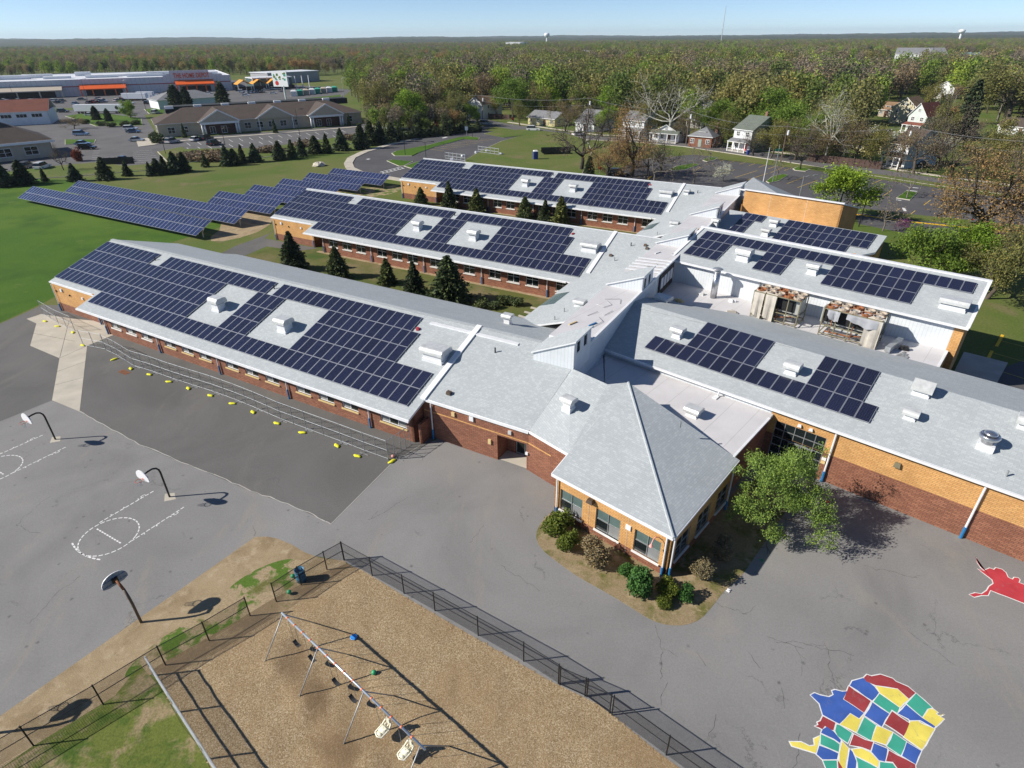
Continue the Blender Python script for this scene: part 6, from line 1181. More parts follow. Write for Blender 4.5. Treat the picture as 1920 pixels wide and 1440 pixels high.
house('tall grey roofed house standing behind the bungalow', (64.49, 233.49), (69.0, 230.28), 11, 5.4, 3.2, 'clapboard_grey', 'shingle_slate', True, rows=2, cols=2, porch='shingle_slate')
house('red brick cottage with slate hip roof and white dormer', (53.21, 189.92), (58.67, 185.68), 9, 3.0, 2.3, 'brick_red', 'shingle_slate', True, True, cols=3, chimney=.9, dormer=True, door='clapboard_green')
house('tall house with white front, green side and red porch door', (63.77, 182.56), (67.19, 177.79), 13, 5.9, 3.0, 'clapboard_white', 'shingle_green', True, rows=2, cols=2, porch='shingle_slate', chimney=.8, door='flag_red', side='clapboard_green')
house('white porch house with blue side wall right of the street bend', (94.03, 156.5), (96.0, 152.22), 12, 5.6, 3.0, 'clapboard_white', 'shingle_brown', True, rows=2, cols=2, porch='shingle_brown', side='clapboard_blue')
house('cream house with tan roof at right', (141.16, 241.15), (146.64, 234.53), 10, 5.4, 3.4, 'clapboard_cream', 'shingle_tan', False, rows=2, cols=2)
house('mint green house with dark red roof at right', (132.5, 215.58), (135.28, 210.32), 9, 5.6, 3.6, 'clapboard_mint', 'shingle_red', False, rows=2, cols=2, porch='shingle_red')
house('tan roofed low house left of the cream one', (148.07, 261.58), (151.68, 257.63), 9, 2.8, 2.4, 'clapboard_tan', 'shingle_tan', True, dormer=True)
house('yellow house behind the cream blossom bush', (97.13, 178.19), (101.39, 172.69), 9, 3.4, 2.2, 'clapboard_yellow', 'shingle_brown', True)
house('white house with grey roof at upper right', (217.3, 338.42), (222.94, 331.81), 11, 5.2, 2.8, 'clapboard_white', 'shingle_slate', False, rows=2)
house('small blue house below the white one at upper right', (183.63, 283.49), (186.09, 281.12), 8, 2.9, 1.8, 'clapboard_blue', 'shingle_slate', False, cols=2)
house('low dark roofed house behind the dark spruce', (160.6, 211.42), (164.88, 201.49), 9, 2.8, 2.0, 'clapboard_white', 'shingle_brown', True, cols=4)
house('white house glimpsed through trees behind the loop road', (-35.67, 266.49), (-30.83, 266.16), 9, 5.2, 3.0, 'clapboard_white', 'shingle_slate', False, rows=2, cols=2)
house('white house showing above the fresh trees', (-99.61, 468.74), (-82.4, 466.81), 9, 4.5, 2.0, 'clapboard_white', 'shingle_slate', True, rows=1, cols=4)
# far buildings among the woods
FAR = [('long white apartment block with grey roofs far among trees', (383.67, 676.28), (408.93, 659.64), 20, 12, 5, 'clapboard_white', 'shingle_slate', 9), ('second white apartment block right of the long one', (409.88, 659.47), (423.04, 657.13), 20, 12, 5, 'clapboard_white', 'shingle_slate', 5), ('white gabled building far behind the lamp posts', (407.49, 803.94), (431.4, 798.79), 16, 5, 3.5, 'clapboard_white', 'shingle_slate', 5), ('teal roofed building near the upper right corner', (573.33, 861.75), (602.42, 854.75), 18, 5, 3, 'clapboard_white', 'teal_roof', 6), ('low white building at the upper right edge', (600.54, 834.91), (645.19, 844.44), 20, 7, 1, 'clapboard_white', 'white_metal', 6), ('pale flat building on the far skyline left of centre', (-10.67, 1930.51), (29.66, 1911.94), 60, 16, 1, 'clapboard_white', 'white_metal', 6), ('long white shed far behind the woods', (109.74, 1077.77), (144.86, 1068.42), 30, 8, 2, 'clapboard_white', 'white_metal', 8), ('white shed far right of the long one', (278.05, 1091.31), (293.98, 1086.83), 25, 8, 2, 'clapboard_white', 'white_metal', 4)]
for lab, p, q, D, h, rise, wm, rm, cols in FAR:
    t = house(lab, p, q, D, h, rise, wm, rm, True, rows=3 if h > 8 else 1, cols=cols); t['category'] = 'building'; t['group'] = 'far buildings among the woods'; t.name = 'far_building'
t = thing('water_tower', 'white water tower on the skyline right of centre', 'water tower', (*(139.67, 2567.24), 0))
lb(MB().tube([(0, 0, 0), (0, 0, 30)], [4, 2.4], 10), 'stem', 'white_metal', t); lb(MB().lathe([(2, 26), (9, 31), (11, 36), (8, 41), (0, 43)], n=16), 'tank', 'white_metal', t, True)
t = thing('water_tower', 'low white water tower on the skyline at right', 'water tower', (*(1677.94, 2562.36), 0))
lb(MB().tube([(0, 0, 0), (0, 0, 32)], [5, 3], 10), 'stem', 'white_metal', t); lb(MB().lathe([(3, 30), (10, 33), (12, 38), (9, 42), (0, 44)], n=16), 'tank', 'white_metal', t, True)
t = thing('radio_mast', 'thin radio mast on the skyline', 'mast', (*(765.23, 2484.39), 0)); lb(MB().tube([(0, 0, 0), (0, 0, 120)], [1.6, .7], 4), 'mast', 'galv_dull', t)

# office block with three gables
sheet('office_lot', [(-165.61, 153.95), (-121.08, 147.18), (-120.67, 157.56), (-116.35, 160.19), (-104.98, 158.32), (-93.52, 170.58), (-104.42, 186.77), (-93.59, 179.86), (-74.34, 194.17), (-56.83, 215.89), (-49.4, 232.92), (-54.87, 250.21), (-70.23, 238.57), (-115.79, 211.73), (-161.96, 288.96), (-106.19, 330.57), (-93.35, 365.98), (-101.88, 429.34), (-150.09, 474.41), (-228.34, 545.71), (-359.97, 470.91), (-473.47, 435.4)], 0.012, 'asphalt_lot')
OA, OL, orz = local_frame((-118.32, 216.72), (-57.53, 252.03))
off = thing('office_building', 'long tan office building with brown roof and three white gables', 'office building', (OA.x, OA.y, 0), orz); OD, OH = 20.0, 4.1
for (x, y, w, d) in ((OL / 2, .15, OL, .3), (OL / 2, OD - .15, OL, .3), (.15, OD / 2, .3, OD - .6), (OL - .15, OD / 2, .3, OD - .6)): lb(MB().box((x, y, 0), (w, d, OH)), 'wall', 'clapboard_tan', off)
rf = MB(); hip_roof(rf, OL, OD, OH, 3.9, 0.7); lb(rf, 'roof', ['shingle_brown', 'white_trim'], off)
lb(MB().box((OL * .52, OD * .72, OH + 2.2), (OL * .92, 6.5, 2.0)), 'roof_well', 'bitumen', off)
for i in range(7): lb(MB().box((OL * (.08 + .13 * i), OD * .55, OH + 3.6), (2.6, 1.2, .9)), 'roof_unit', 'white_metal', off)
def office_gable(xc, w, proj, portico):
    g = OH + .1; rise = 3.5
    m = MB(); m.slab([(xc - w / 2 - .5, -proj, g), (xc, -proj, g + rise + .15), (xc, OD * .45, g + rise + .15), (xc - w / 2 - .5, OD * .1, g)], .2); m.slab([(xc, -proj, g + rise + .15), (xc + w / 2 + .5, -proj, g), (xc + w / 2 + .5, OD * .1, g), (xc, OD * .45, g + rise + .15)], .2); lb(m, 'gable_roof', ['shingle_brown', 'white_trim'], off)
    lb(MB().hull6([(xc - w / 2, -proj + .15, g - .2), (xc + w / 2, -proj + .15, g - .2), (xc + w / 2, -proj + .4, g - .2), (xc - w / 2, -proj + .4, g - .2), (xc - .05, -proj + .15, g + rise - .1), (xc + .05, -proj + .15, g + rise - .1), (xc + .05, -proj + .4, g + rise - .1), (xc - .05, -proj + .4, g + rise - .1)]), 'gable', 'clapboard_tan', off)
    for s in (-1, 1): lb(MB().beam((xc + s * (w / 2 + .3), -proj + .05, g - .1), (xc, -proj + .05, g + rise), .2, .4), 'barge_board', 'white_trim', off)
    if portico:
        lb(MB().box((xc, -proj + .45, OH - .75), (w, .8, .7)), 'entablature', 'white_trim', off)
        for s in (-1, -.86, .86, 1): lb(MB().tube([(xc + s * w * .47, -proj + .45, 0), (xc + s * w * .47, -proj + .45, OH - .75)], [.34, .26], 10), 'column', 'white_trim', off, True)
        lb(MB().box((xc, -.12, 0), (w * .84, .2, OH - .8)), 'porch_wall', 'brown_door', off)
        for s in (-.2, .1): small_window(off, xc + s * w, -.3, .1, 1.8, 2.3, 0, 2, 'white_trim', 'glass_dark', 1)
    else:
        for s in (-.47, .47): lb(MB().box((xc + s * w, -proj + .3, 0), (.3, .3, OH)), 'pilaster', 'white_trim', off)
gx = [OL * .275, OL * .545, OL * .80]
for x, pj, pt in ((gx[0], 3.2, True), (gx[1], 1.2, False), (gx[2], 3.2, True)): office_gable(x, 12.5, pj, pt)
x = 4.0
while x < OL - 3:
    if all(abs(x - g) > 7.2 for g in (gx[0], gx[2])): small_window(off, x, -.04, .9, 2.3, 2.1, 0, 2)
    x += 4.1
for j in range(4): small_window(off, -.04, 3 + j * 4.5, .9, 2.0, 2.1, -math.pi / 2, 2)
ribbon('pavement', [(-112.9, 204.66), (-100.61, 213.32), (-84.31, 222.52), (-68.6, 232.6), (-55.24, 242.24)], 1.8, 0.12, 'concrete', 0, 0.14)
stripes('bay_lines', [(lerp((-101.19, 192.45), (-57.77, 219.75), i / 17), lerp((-97.65, 187.4), (-55.07, 214.55), i / 17)) for i in range(18)] + [(lerp((-103.44, 204.18), (-60.78, 232.15), i / 16), lerp((-99.65, 198.55), (-57.88, 226.4), i / 16)) for i in range(17)], 'paint_white', 0.14)
stripes('bay_lines', [(lerp((-131.33, 201.2), (-115.54, 173.99), i / 7), lerp((-129.25, 201.1), (-113.43, 173.9), i / 7)) for i in range(8)] + [(lerp((-111.72, 188.06), (-101.67, 168.55), i / 6), lerp((-107.07, 189.77), (-95.0, 170.65), i / 6)) for i in range(7)], 'paint_white', 0.14)
island([(-103.93, 186.74), (-101.02, 195.48), (-98.23, 191.31), (-73.61, 192.11), (-56.22, 213.38), (-48.56, 228.62), (-44.54, 212.75), (-51.52, 194.08), (-67.98, 176.09), (-87.59, 168.74), (-93.23, 170.57)], 'grass_dull'); island([(-111.84, 169.78), (-120.03, 164.73), (-127.43, 155.78), (-135.7, 149.59), (-130.62, 143.36), (-120.16, 145.93), (-104.85, 151.59), (-89.15, 159.08), (-92.42, 168.94), (-99.95, 163.89)], 'grass_dull')
island([(-148.29, 213.44), (-137.65, 212.88), (-133.71, 205.72), (-140.72, 201.67)]); island([(-179.24, 292.3), (-155.41, 274.45), (-141.24, 249.04), (-159.0, 248.52), (-174.05, 264.59), (-194.34, 284.98), (-192.97, 293.26)]); island([(-260.85, 319.01), (-217.91, 320.79), (-208.34, 320.06), (-206.5, 303.09), (-232.55, 298.23), (-243.62, 296.82)], 'grass_dull'); island([(-174.44, 312.53), (-146.24, 336.59), (-115.58, 361.32), (-98.65, 387.74), (-91.71, 359.24), (-107.95, 336.31), (-136.11, 312.1), (-160.66, 290.99)], 'grass_lawn'); island([(-123.96, 212.16), (-121.1, 216.87), (-111.32, 204.58), (-111.64, 200.22), (-114.48, 196.14)], 'concrete')
a0, L2, rz2 = local_frame((-152.74, 158.85), (-129.92, 180.63)); off2 = thing('office_building', 'tan office with brown hip roof at the left edge', 'office building', (a0.x, a0.y, 0), rz2)
for (x, y, w, d) in ((L2 / 2, .15, L2, .3), (L2 - .15, 10, .3, 20), (L2 / 2, 19.8, L2, .3)): lb(MB().box((x, y, 0), (w, d, 4.4)), 'wall', 'clapboard_tan', off2)
rf = MB(); hip_roof(rf, L2, 20, 4.4, 5.2, 1.0); lb(rf, 'roof', ['shingle_brown', 'white_trim'], off2); lb(MB().box((L2 / 2, .05 - 1.0, 3.9), (L2 + 2, .15, .6)), 'fascia', 'white_trim', off2); lb(MB().box((L2 - 20, 10, 8.4), (22, 4, 1.5)), 'roof_well', 'white_metal', off2)
for x, c in ((L2 - 5.0, 2), (L2 - 12.5, 4), (L2 - 19.5, 2), (L2 - 27, 2)): small_window(off2, x, -.04, 1.0, 1.6 * c if c < 3 else 6.0, 2.2, 0, c)
a0, L3, rz3 = local_frame((-212.64, 243.97), (-182.17, 258.15)); o3 = thing('shop_building', 'white shop with dark red roof behind the left office', 'shop', (a0.x, a0.y, 0), rz3)
for (x, y, w, d) in ((L3 / 2, .15, L3, .3), (L3 - .15, 8, .3, 16), (L3 / 2, 15.8, L3, .3)): lb(MB().box((x, y, 0), (w, d, 5)), 'wall', 'clapboard_white', o3)
rf = MB(); gable_roof(rf, L3, 16, 5, 3.6, .5, True); lb(rf, 'roof', ['shingle_red', 'white_trim'], o3)
for i in range(3): small_window(o3, L3 - 4 - i * 5, -.04, 2.6, 3.6, 1.4, 0, 3, rows=1)

# big store with orange canopies
SA, SL, srz = local_frame((-315.02, 362.37), (-181.07, 435.21))
store = thing('store_building', 'huge pale retail store with red stripe, orange canopies and large red lettering', 'store', (SA.x, SA.y, 0), srz); SH = 8.8
def sx(px): return SL * (px + 120) / 557
lb(MB().box((SL / 2, .2, 0), (SL, .4, SH)), 'wall', 'store_wall', store); lb(MB().box((SL - .2, 45, 0), (.4, 89, SH)), 'wall', 'store_wall', store); lb(MB().box((SL / 2, 89.8, 0), (SL, .4, SH)), 'wall', 'store_wall', store)
lb(MB().box((SL / 2, 45, SH - .6), (SL - .8, 89, .3)), 'roof', 'white_metal', store)
for x0, x1, hh in ((sx(303), sx(400), 1.6), (sx(310), sx(392), 3.2), (sx(400), sx(420), .8), (sx(295), sx(303), .8)): lb(MB().box(((x0 + x1) / 2, .3, SH if hh < 3 else SH + 1.6), (x1 - x0, .7, hh if hh < 3 else 1.6)), 'parapet', 'store_wall', store)
lb(MB().box((SL / 2, -.04, SH * .55), (SL - 1, .1, .5)), 'stripe', 'store_red', store)
for x0, x1, mt, z0 in ((sx(131), sx(218), 'orange_canopy', 3.9), (sx(317), sx(398), 'orange_canopy', 4.6), (sx(-60), sx(99), 'beige_canopy', 3.9)):
    m = MB(); m.slab([(x0, -7, z0), (x1, -7, z0), (x1, .1, z0 + 2.2), (x0, .1, z0 + 2.2)], .5, 0, 0); lb(m, 'canopy', mt, store)
    for i in range(5): lb(MB().box((x0 + (x1 - x0) * i / 4 * .98 + .4, -6.6, 0), (.6, .6, z0 - .4)), 'canopy_post', 'orange_canopy' if mt[0] == 'o' else 'beige_canopy', store)
    lb(MB().box(((x0 + x1) / 2, -.06, 0), ((x1 - x0) * .8, .2, 3.2)), 'entrance', 'dark_opening', store)
random.seed(12)
for i in range(12): lb(MB().box((SL * (.06 + .078 * i), 20 + random.uniform(0, 40), SH - .4), (random.uniform(8, 22), 5, random.uniform(1.2, 2.6))), 'roof_unit', 'white_metal', store)
fc = bpy.data.curves.new('sign_lettering', 'FONT'); fc.body = 'THE HOME DEPOT'; fc.size = 3.9; fc.extrude = .15; fc.offset = .06; fc.space_character = 1.06; fc.materials.append(M['store_orange_sign'])
so = put(fc, 'sign_lettering', store, (sx(317), -.12, SH - .9), 0, local=True); so.rotation_euler = (math.pi / 2, 0, 0); so.scale = (0.60, .95, 1)
bpy.context.view_layer.update(); sm_ = bpy.data.meshes.new_from_object(so); sm_.materials.clear(); sm_.materials.append(M['store_orange_sign']); sl_ = put(sm_, 'sign_lettering', store, (0, 0, 0), 0, local=True); sl_.matrix_basis = so.matrix_basis.copy(); bpy.data.objects.remove(so); sl_.name = 'sign_lettering'
# garden yard right of the store
ga, gL, grz = local_frame((-172.86, 418.89), (-140.41, 442.7)); gy = thing('garden_centre', 'garden yard with white frames and orange gable tents right of the store', 'garden centre', (ga.x, ga.y, 0), grz)
for i in range(3):
    m = MB(); x = 6 + i * 9.5; m.slab([(x - 4.2, -.5, 4), (x, -.5, 6.4), (x, 9, 6.4), (x - 4.2, 9, 4)], .2, 0, 0); m.slab([(x, -.5, 6.4), (x + 4.2, -.5, 4), (x + 4.2, 9, 4), (x, 9, 6.4)], .2, 0, 0); lb(m, 'tent_roof', 'orange_net', gy)
    for s in (-4, 4): lb(MB().box((x + s, -.3, 0), (.3, .3, 4)), 'tent_post', 'white_trim', gy)
for i in range(9): lb(MB().box((gL * .33 + i * 4.6, 6, 0), (.5, .5, 7.2)), 'frame_post', 'white_trim', gy)
lb(MB().box((gL * .65, 14, 0), (gL * .62, 16, 6.5)), 'greenhouse', 'glass_blind', gy); lb(MB().box((gL * .65, 14, 6.5), (gL * .64, 17, .5)), 'roof', 'white_metal', gy); lb(MB().box((gL * .5, 4, 0), (gL * .95, .2, 2.4)), 'yard_fence', 'dark_opening', gy)
t = thing('billboard', 'white billboard with green leaves and a red dot on a pole', 'billboard', (*(-118.3, 348.95), 0), R(-18)); lb(MB().tube([(0, 0, 0), (0, 0, 7.5)], .45, 10), 'pole', 'white_metal', t); lb(MB().box((-1.5, 0, 7.0), (9.0, .5, 7.2)), 'board', 'board_white', t)
random.seed(4)
for i in range(14): lb(MB().box((random.uniform(-5.2, 2.4), -.28, random.uniform(9.5, 13.5)), (random.uniform(.5, 1.3), .05, random.uniform(.4, 1.2))), 'printed_leaf', ('map_green', 'leaf_fresh', 'leaf_green')[i % 3], t)
lb(MB().lathe([(1.1, 0), (0, .01)], n=14), 'printed_dot', 'flag_red', t).matrix_basis = Matrix.Translation((-3.6, -.28, 8.6)) @ Matrix.Rotation(math.pi / 2, 4, 'X')
for i in range(8):
    p = lerp((-124.59, 382.77), (-108.66, 412.52), i / 7); lb(MB().box((0, 0, 0), (3.2, 5, 2.6)).box((0, 0, 2.6), (3.4, 5.2, .5), 0, 0, .5), 'cabin', ('white_metal', 'map_green', 'beige_canopy')[i % 3], thing('garden_shed', f'{ORD[i]} small display shed from the left beside the store lot', 'shed', (*p, 0), .3, 'display sheds beside the store lot'))
a0, L4, rz4 = local_frame((-175.87, 488.54), (-147.99, 522.08)); t = thing('warehouse', 'long low pale warehouse behind the display sheds', 'warehouse', (a0.x, a0.y, 0), rz4); lb(MB().box((L4 / 2, 12, 0), (L4, 24, 7)), 'wall', 'clapboard_grey', t); lb(MB().box((L4 / 2, 12, 7), (L4 + 1, 25, .4)), 'roof', 'white_metal', t)
a0, L4, rz4 = local_frame((-165.24, 309.43), (-144.08, 328.14)); t = thing('low_building', 'low grey roofed building between the tall pines', 'building', (a0.x, a0.y, 0), rz4); lb(MB().box((L4 / 2, 8, 0), (L4, 16, 4)), 'wall', 'clapboard_white', t); rf = MB(); hip_roof(rf, L4, 16, 4, 3.2, .6); lb(rf, 'roof', ['shingle_slate', 'white_trim'], t)

# ---------------------------------------------------------------- vehicles
def make_car(name, L, W, Hh, suv):
    t = thing(name, 'car', 'car'); b = MB(); hb = .5 * Hh + .05; z0 = .22
    prof = [(-L / 2, z0 + .15), (-L / 2, hb - .08), (-L * .44, hb), (L * .22, hb), (L * .46, hb - .16), (L / 2, hb - .3), (L / 2, z0 + .1), (L * .45, z0), (-L * .45, z0)]
    n = len(prof); b.v = [(x, -W / 2, z) for x, z in prof] + [(x, W / 2, z) for x, z in prof]
    for i in range(n): j = (i + 1) % n; b.f.append((i, j, n + j, n + i)); b.m.append(0)
    b.f.append(tuple(range(n))); b.m.append(0); b.f.append(tuple(range(2 * n - 1, n - 1, -1))); b.m.append(0); lb(b, 'body', 'car_white', t)
    x0, x1, x2, x3 = (-L * .47, -L * .43, L * .08, L * .24) if suv else (-L * .38, -L * .22, L * .06, L * .22); w2 = W * .40
    g = MB().hull6([(x0, -W / 2 + .04, hb), (x3, -W / 2 + .04, hb), (x3, W / 2 - .04, hb), (x0, W / 2 - .04, hb), (x1, -w2, Hh - .06), (x2, -w2, Hh - .06), (x2, w2, Hh - .06), (x1, w2, Hh - .06)]); lb(g, 'window_band', 'glass_dark', t)
    r = MB().hull6([(x1 - .05, -w2 - .03, Hh - .1), (x2 + .05, -w2 - .03, Hh - .1), (x2 + .05, w2 + .03, Hh - .1), (x1 - .05, w2 + .03, Hh - .1), (x1 + .05, -w2 + .08, Hh), (x2 - .08, -w2 + .08, Hh), (x2 - .08, w2 - .08, Hh), (x1 + .05, w2 - .08, Hh)]); lb(r, 'roof_panel', 'car_white', t)
    for xx in (-L * .3, L * .31):
        for s in (-1, 1):
            w = MB().lathe([(.33, -.11), (.33, .11)], n=12).build('wheel', 'tyre', t, local=True); w.matrix_basis = Matrix.Translation((xx, s * (W / 2 - .1), .33)) @ Matrix.Rotation(math.pi / 2, 4, 'X'); lb(MB().lathe([(.2, -.125), (.2, .125)], n=10), 'rim', 'galv', w)
    for s in (-1, 1): lb(MB().box((L / 2 - .03, s * W * .36, hb - .36), (.1, .3, .14)), 'headlight', 'glass_grey', t); lb(MB().box((-L / 2 + .02, s * W * .38, hb - .25), (.08, .22, .16)), 'tail_light', 'flag_red', t)
    return t
sedan, suv = make_car('parked_car', 4.7, 1.8, 1.45, False), make_car('parked_car', 4.8, 1.9, 1.75, True)
used = {'a': False, 'b': False}
def car(px, az, colour, label, kind='a', group='parked cars'):
    src = sedan if kind == 'a' else suv; mt = M['car_' + colour]
    if not used[kind]:
        used[kind] = True; t = src; t.location = (*px, 0.02); t.rotation_euler = (0, 0, R(az)); t['label'] = label; t['group'] = group
        for ch in t.children:
            for sl in ch.material_slots:
                if sl.material and sl.material.name == 'car_white': sl.link = 'OBJECT'; sl.material = mt
        return t
    t = clone(src, (*px, 0.02), R(az), None, label, group)
    for ch in t.children:
        if ch.name.split('.')[0] in ('body', 'roof_panel'): ch.material_slots[0].link = 'OBJECT'; ch.material_slots[0].material = mt
    return t
CARS = [((-149.01, 223.48), 5, 'lightblue', 'light blue car in the office lot', 'b'), ((-134.8, 201.37), 5, 'lightblue', 'pale blue sedan in front of the black pickup', 'a'), ((-128.02, 192.74), 5, 'black', 'black pickup-sized car beside the pale blue sedan', 'b'), ((-121.65, 208.52), 3, 'silver', 'silver sedan at the left corner of the offices', 'a'), ((-139.0, 236.7), 5, 'white', 'white car behind the dark blue one in the lot', 'b'), ((-134.02, 229.34), 5, 'blue', 'dark blue sedan next to the white car', 'a'), ((-125.35, 162.73), 100, 'grey', 'grey car below the left office', 'b'), ((-120.72, 161.81), 95, 'white', 'white car below the left office', 'b'), ((-104.79, 171.07), 5, 'black', 'black car behind the dark screen fence', 'a'),
 ((-107.99, 204.41), 75, 'silver', 'grey car at the left of the office front bays', 'b'), ((-102.41, 208.68), 75, 'white', 'white car before the left office gable', 'a'), ((-99.9, 210.89), 75, 'black', 'black car right beside the white car', 'b'), ((-92.47, 199.26), 75, 'black', 'black car parked across from the offices', 'b'),
 ((-276.92, 362.32), 10, 'white', 'white car farthest left in the store lot', 'a'), ((-252.99, 334.0), 5, 'white', 'white car near the left edge before the red-roofed shop', 'a'), ((-268.82, 361.64), 95, 'silver', 'silver car before the beige canopy', 'a'), ((-245.58, 347.54), 80, 'silver', 'silver car left of the black one in the store lot', 'a'), ((-248.7, 359.94), 95, 'white', 'white car between the canopies', 'a'), ((-237.26, 346.86), 5, 'black', 'black car between the canopies', 'a'), ((-205.22, 300.73), 5, 'black', 'black car beside the grass strip', 'b'), ((-230.81, 329.58), 100, 'white', 'white car at the corner of the red-roofed shop', 'a'), ((-236.59, 365.29), 5, 'grey', 'grey car left under the orange canopy', 'a'), ((-218.32, 354.29), 5, 'white', 'white pickup before the orange canopy', 'b'), ((-228.68, 367.87), 5, 'silver', 'silver car behind the white pickup', 'a'), ((-216.26, 370.1), 80, 'white', 'white car left of the box truck', 'b'), ((-196.79, 340.68), 5, 'white', 'white car below the box truck', 'a'), ((-183.97, 286.32), 5, 'white', 'white car before the long trailer', 'a'), ((-186.99, 339.88), 95, 'black', 'black car right of the box truck', 'b'), ((-158.85, 293.02), 95, 'white', 'white car at the back of the offices', 'b'), ((-204.51, 390.12), 5, 'silver', 'silver car left of the store doors', 'a'), ((-193.54, 412.52), 90, 'black', 'black car under the lettered front', 'b'), ((-182.95, 403.41), 5, 'white', 'white car right of the store doors', 'a'), ((-166.96, 414.08), 10, 'white', 'white van before the garden tents', 'b'), ((-153.7, 385.45), 5, 'white', 'white sedan below the white van', 'a'), ((-156.5, 425.95), 5, 'silver', 'silver car before the greenhouse', 'a'), ((-142.36, 399.54), 5, 'white', 'white car left of the billboard pole', 'a'), ((-153.66, 434.69), 5, 'white', 'white car behind the billboard', 'b'),
 ((8.22, 226.74), -8, 'white', 'white car driving along the street', 'b'), ((-9.11, 244.13), -10, 'silver', 'silver car at the bend of the street', 'b'), ((81.64, 104.69), 60, 'grey', 'grey car parked under the large oak', 'b'), ((25.59, 146.52), -5, 'black', 'black car in the shade behind the farthest wing', 'b'), ((22.92, 214.03), 30, 'white', 'white car before the grey roofed house', 'a'), ((102.1, 155.45), 15, 'black', 'dark car in the yard of the porch house', 'a')]
for p, azz, colr, lab, kd in CARS: car(p, azz, colr, lab, kd)
random.seed(21); CC = ['white', 'silver', 'black', 'grey', 'blue', 'red', 'white', 'silver', 'tan', 'lightblue']
for ri, (pa, pb, n, where) in enumerate((((-271.25, 352.61), (-240.4, 359.24), 11, 'front row before the beige canopy'), ((-224.86, 340.09), (-198.59, 375.32), 13, 'front row before the long store wall'), ((-210.89, 406.08), (-177.06, 419.3), 11, 'front row before the lettered store front'), ((-161.72, 401.39), (-138.47, 419.76), 10, 'row before the garden tents'), ((-134.63, 423.73), (-115.48, 435.36), 8, 'row behind the display sheds'))):
    for i in range(n):
        if random.random() < .2: continue
        q = lerp(pa, pb, (i + random.uniform(-.15, .15)) / n); cl = random.choice(CC)
        car(q, random.choice((92, 88, 95)), cl, f'{ORD[i]} car from the left in the {where}', random.choice('ab'), 'cars in the store lot')
def trailer(label, p, azz, L, cab):
    t = thing('truck_trailer', label, 'truck', (*p, 0), R(azz), 'trucks in the store lot'); lb(MB().box((0, 0, 1.1), (L, 2.5, 2.7)), 'box', 'board_white', t)
    for xx in (-L * .42, -L * .34, L * .35):
        for s in (-1, 1):
            w = MB().lathe([(.5, -.13), (.5, .13)], n=10).build('wheel', 'tyre', t, local=True); w.matrix_basis = Matrix.Translation((xx, s * 1.1, .5)) @ Matrix.Rotation(math.pi / 2, 4, 'X')
    lb(MB().box((0, 0, .85), (L, .9, .25)), 'chassis', 'black_metal', t)
    if cab: lb(MB().box((L / 2 + 1.2, 0, .5), (2.1, 2.3, 2.2), 0, 0, .9), 'cab', 'board_white', t)
    else: lb(MB().lathe([(.75, 0), (.75, .02)], n=16), 'emblem', 'black_metal', t).matrix_basis = Matrix.Translation((L * .38, -1.26, 2.5)) @ Matrix.Rotation(math.pi / 2, 4, 'X')
trailer('long white trailer with a round black emblem', (-184.31, 294.82), 0, 22, False); trailer('white box truck before the store wall', (-203.53, 359.27), 0, 13, True); trailer('white box truck touching the store lot lamp', (-202.8, 368.93), 0, 9, True)

# ---------------------------------------------------------------- poles, wires, lamps
def lamp_post(label, p, h, arm=1.8, twin=False, az_=0.0, mat='black_metal', group='lamp posts', r=.09):
    t = thing('lamp_post', label, 'lamp post', (*p, 0), az_, group); lb(MB().tube([(0, 0, 0), (0, 0, h)], [r, r * .6], 6), 'pole', mat, t)
    for s in ((1, -1) if twin else (1,)): lb(MB().tube([(0, 0, h - .3), (s * arm * .5, 0, h + .1), (s * arm, 0, h + .1)], r * .5, 4), 'arm', mat, t); lb(MB().box((s * (arm + .3), 0, h + .02), (.8, .3, .16)), 'lamp_head', mat, t)
for p, h, lab, tw, mt in (((-29.4, 176.94), 6.38, 'twin lamp post on the loop road island', True, 'black_metal'), ((-22.82, 170.73), 4.47, 'lamp post beside the loop road bays', True, 'black_metal'), ((-12.38, 211.02), 5.5, 'lamp post at the far end of the loop island', False, 'black_metal'), ((-195.16, 337.71), 11.24, 'pale lamp post before the box truck', False, 'galv'), ((-138.72, 350.67), 10.63, 'pale lamp post before the garden tents', False, 'galv'), ((-91.84, 365.85), 10.01, 'pale lamp post beside the display sheds', False, 'galv'), ((-99.47, 182.82), 4.46, 'dark lamp post at the office lot corner', False, 'black_metal'), ((-89.06, 199.09), 4.94, 'dark lamp post before the left office gable', False, 'black_metal'), ((-69.75, 212.89), 8.74, 'dark lamp post before the middle office gable', False, 'black_metal'), ((59.71, 101.9), 4.93, 'black lamp post at the end of the tan block', False, 'black_metal'), ((53.04, 111.86), 6.49, 'slim lamp post behind the tan wall', False, 'galv_dull'), ((-237.57, 317.26), 10.85, 'dark pole at the left of the store lot', False, 'black_metal'), ((-201.08, 314.53), 13.0, 'dark pole before the orange canopy', False, 'black_metal'), ((-166.7, 300.22), 11.4, 'dark pole beside the box truck', False, 'black_metal')):
    lamp_post(lab, p, h, twin=tw, mat=mt)
hw = [(189.52, 492.88), (224.49, 515.05), (228.76, 514.48), (235.29, 500.01), (236.35, 486.96), (239.85, 474.24), (235.3, 457.45), (255.53, 472.3), (285.53, 493.49), (268.2, 437.5), (310.95, 477.52), (338.22, 462.1)]
for i, p in enumerate(hw): lamp_post(f'{ORD[i]} tall road lamp from the left in the far highway row', p, 14.5, 2.6, False, (0.0 if i % 2 else math.pi), 'galv', 'highway lamps', .14)
t = thing('flagpole', 'white flagpole in the front car park', 'pole', (*(55.73, 135.96), 0)); lb(MB().tube([(0, 0, 0), (0, 0, 7.75)], [.09, .05], 8), 'pole', 'white_metal', t)
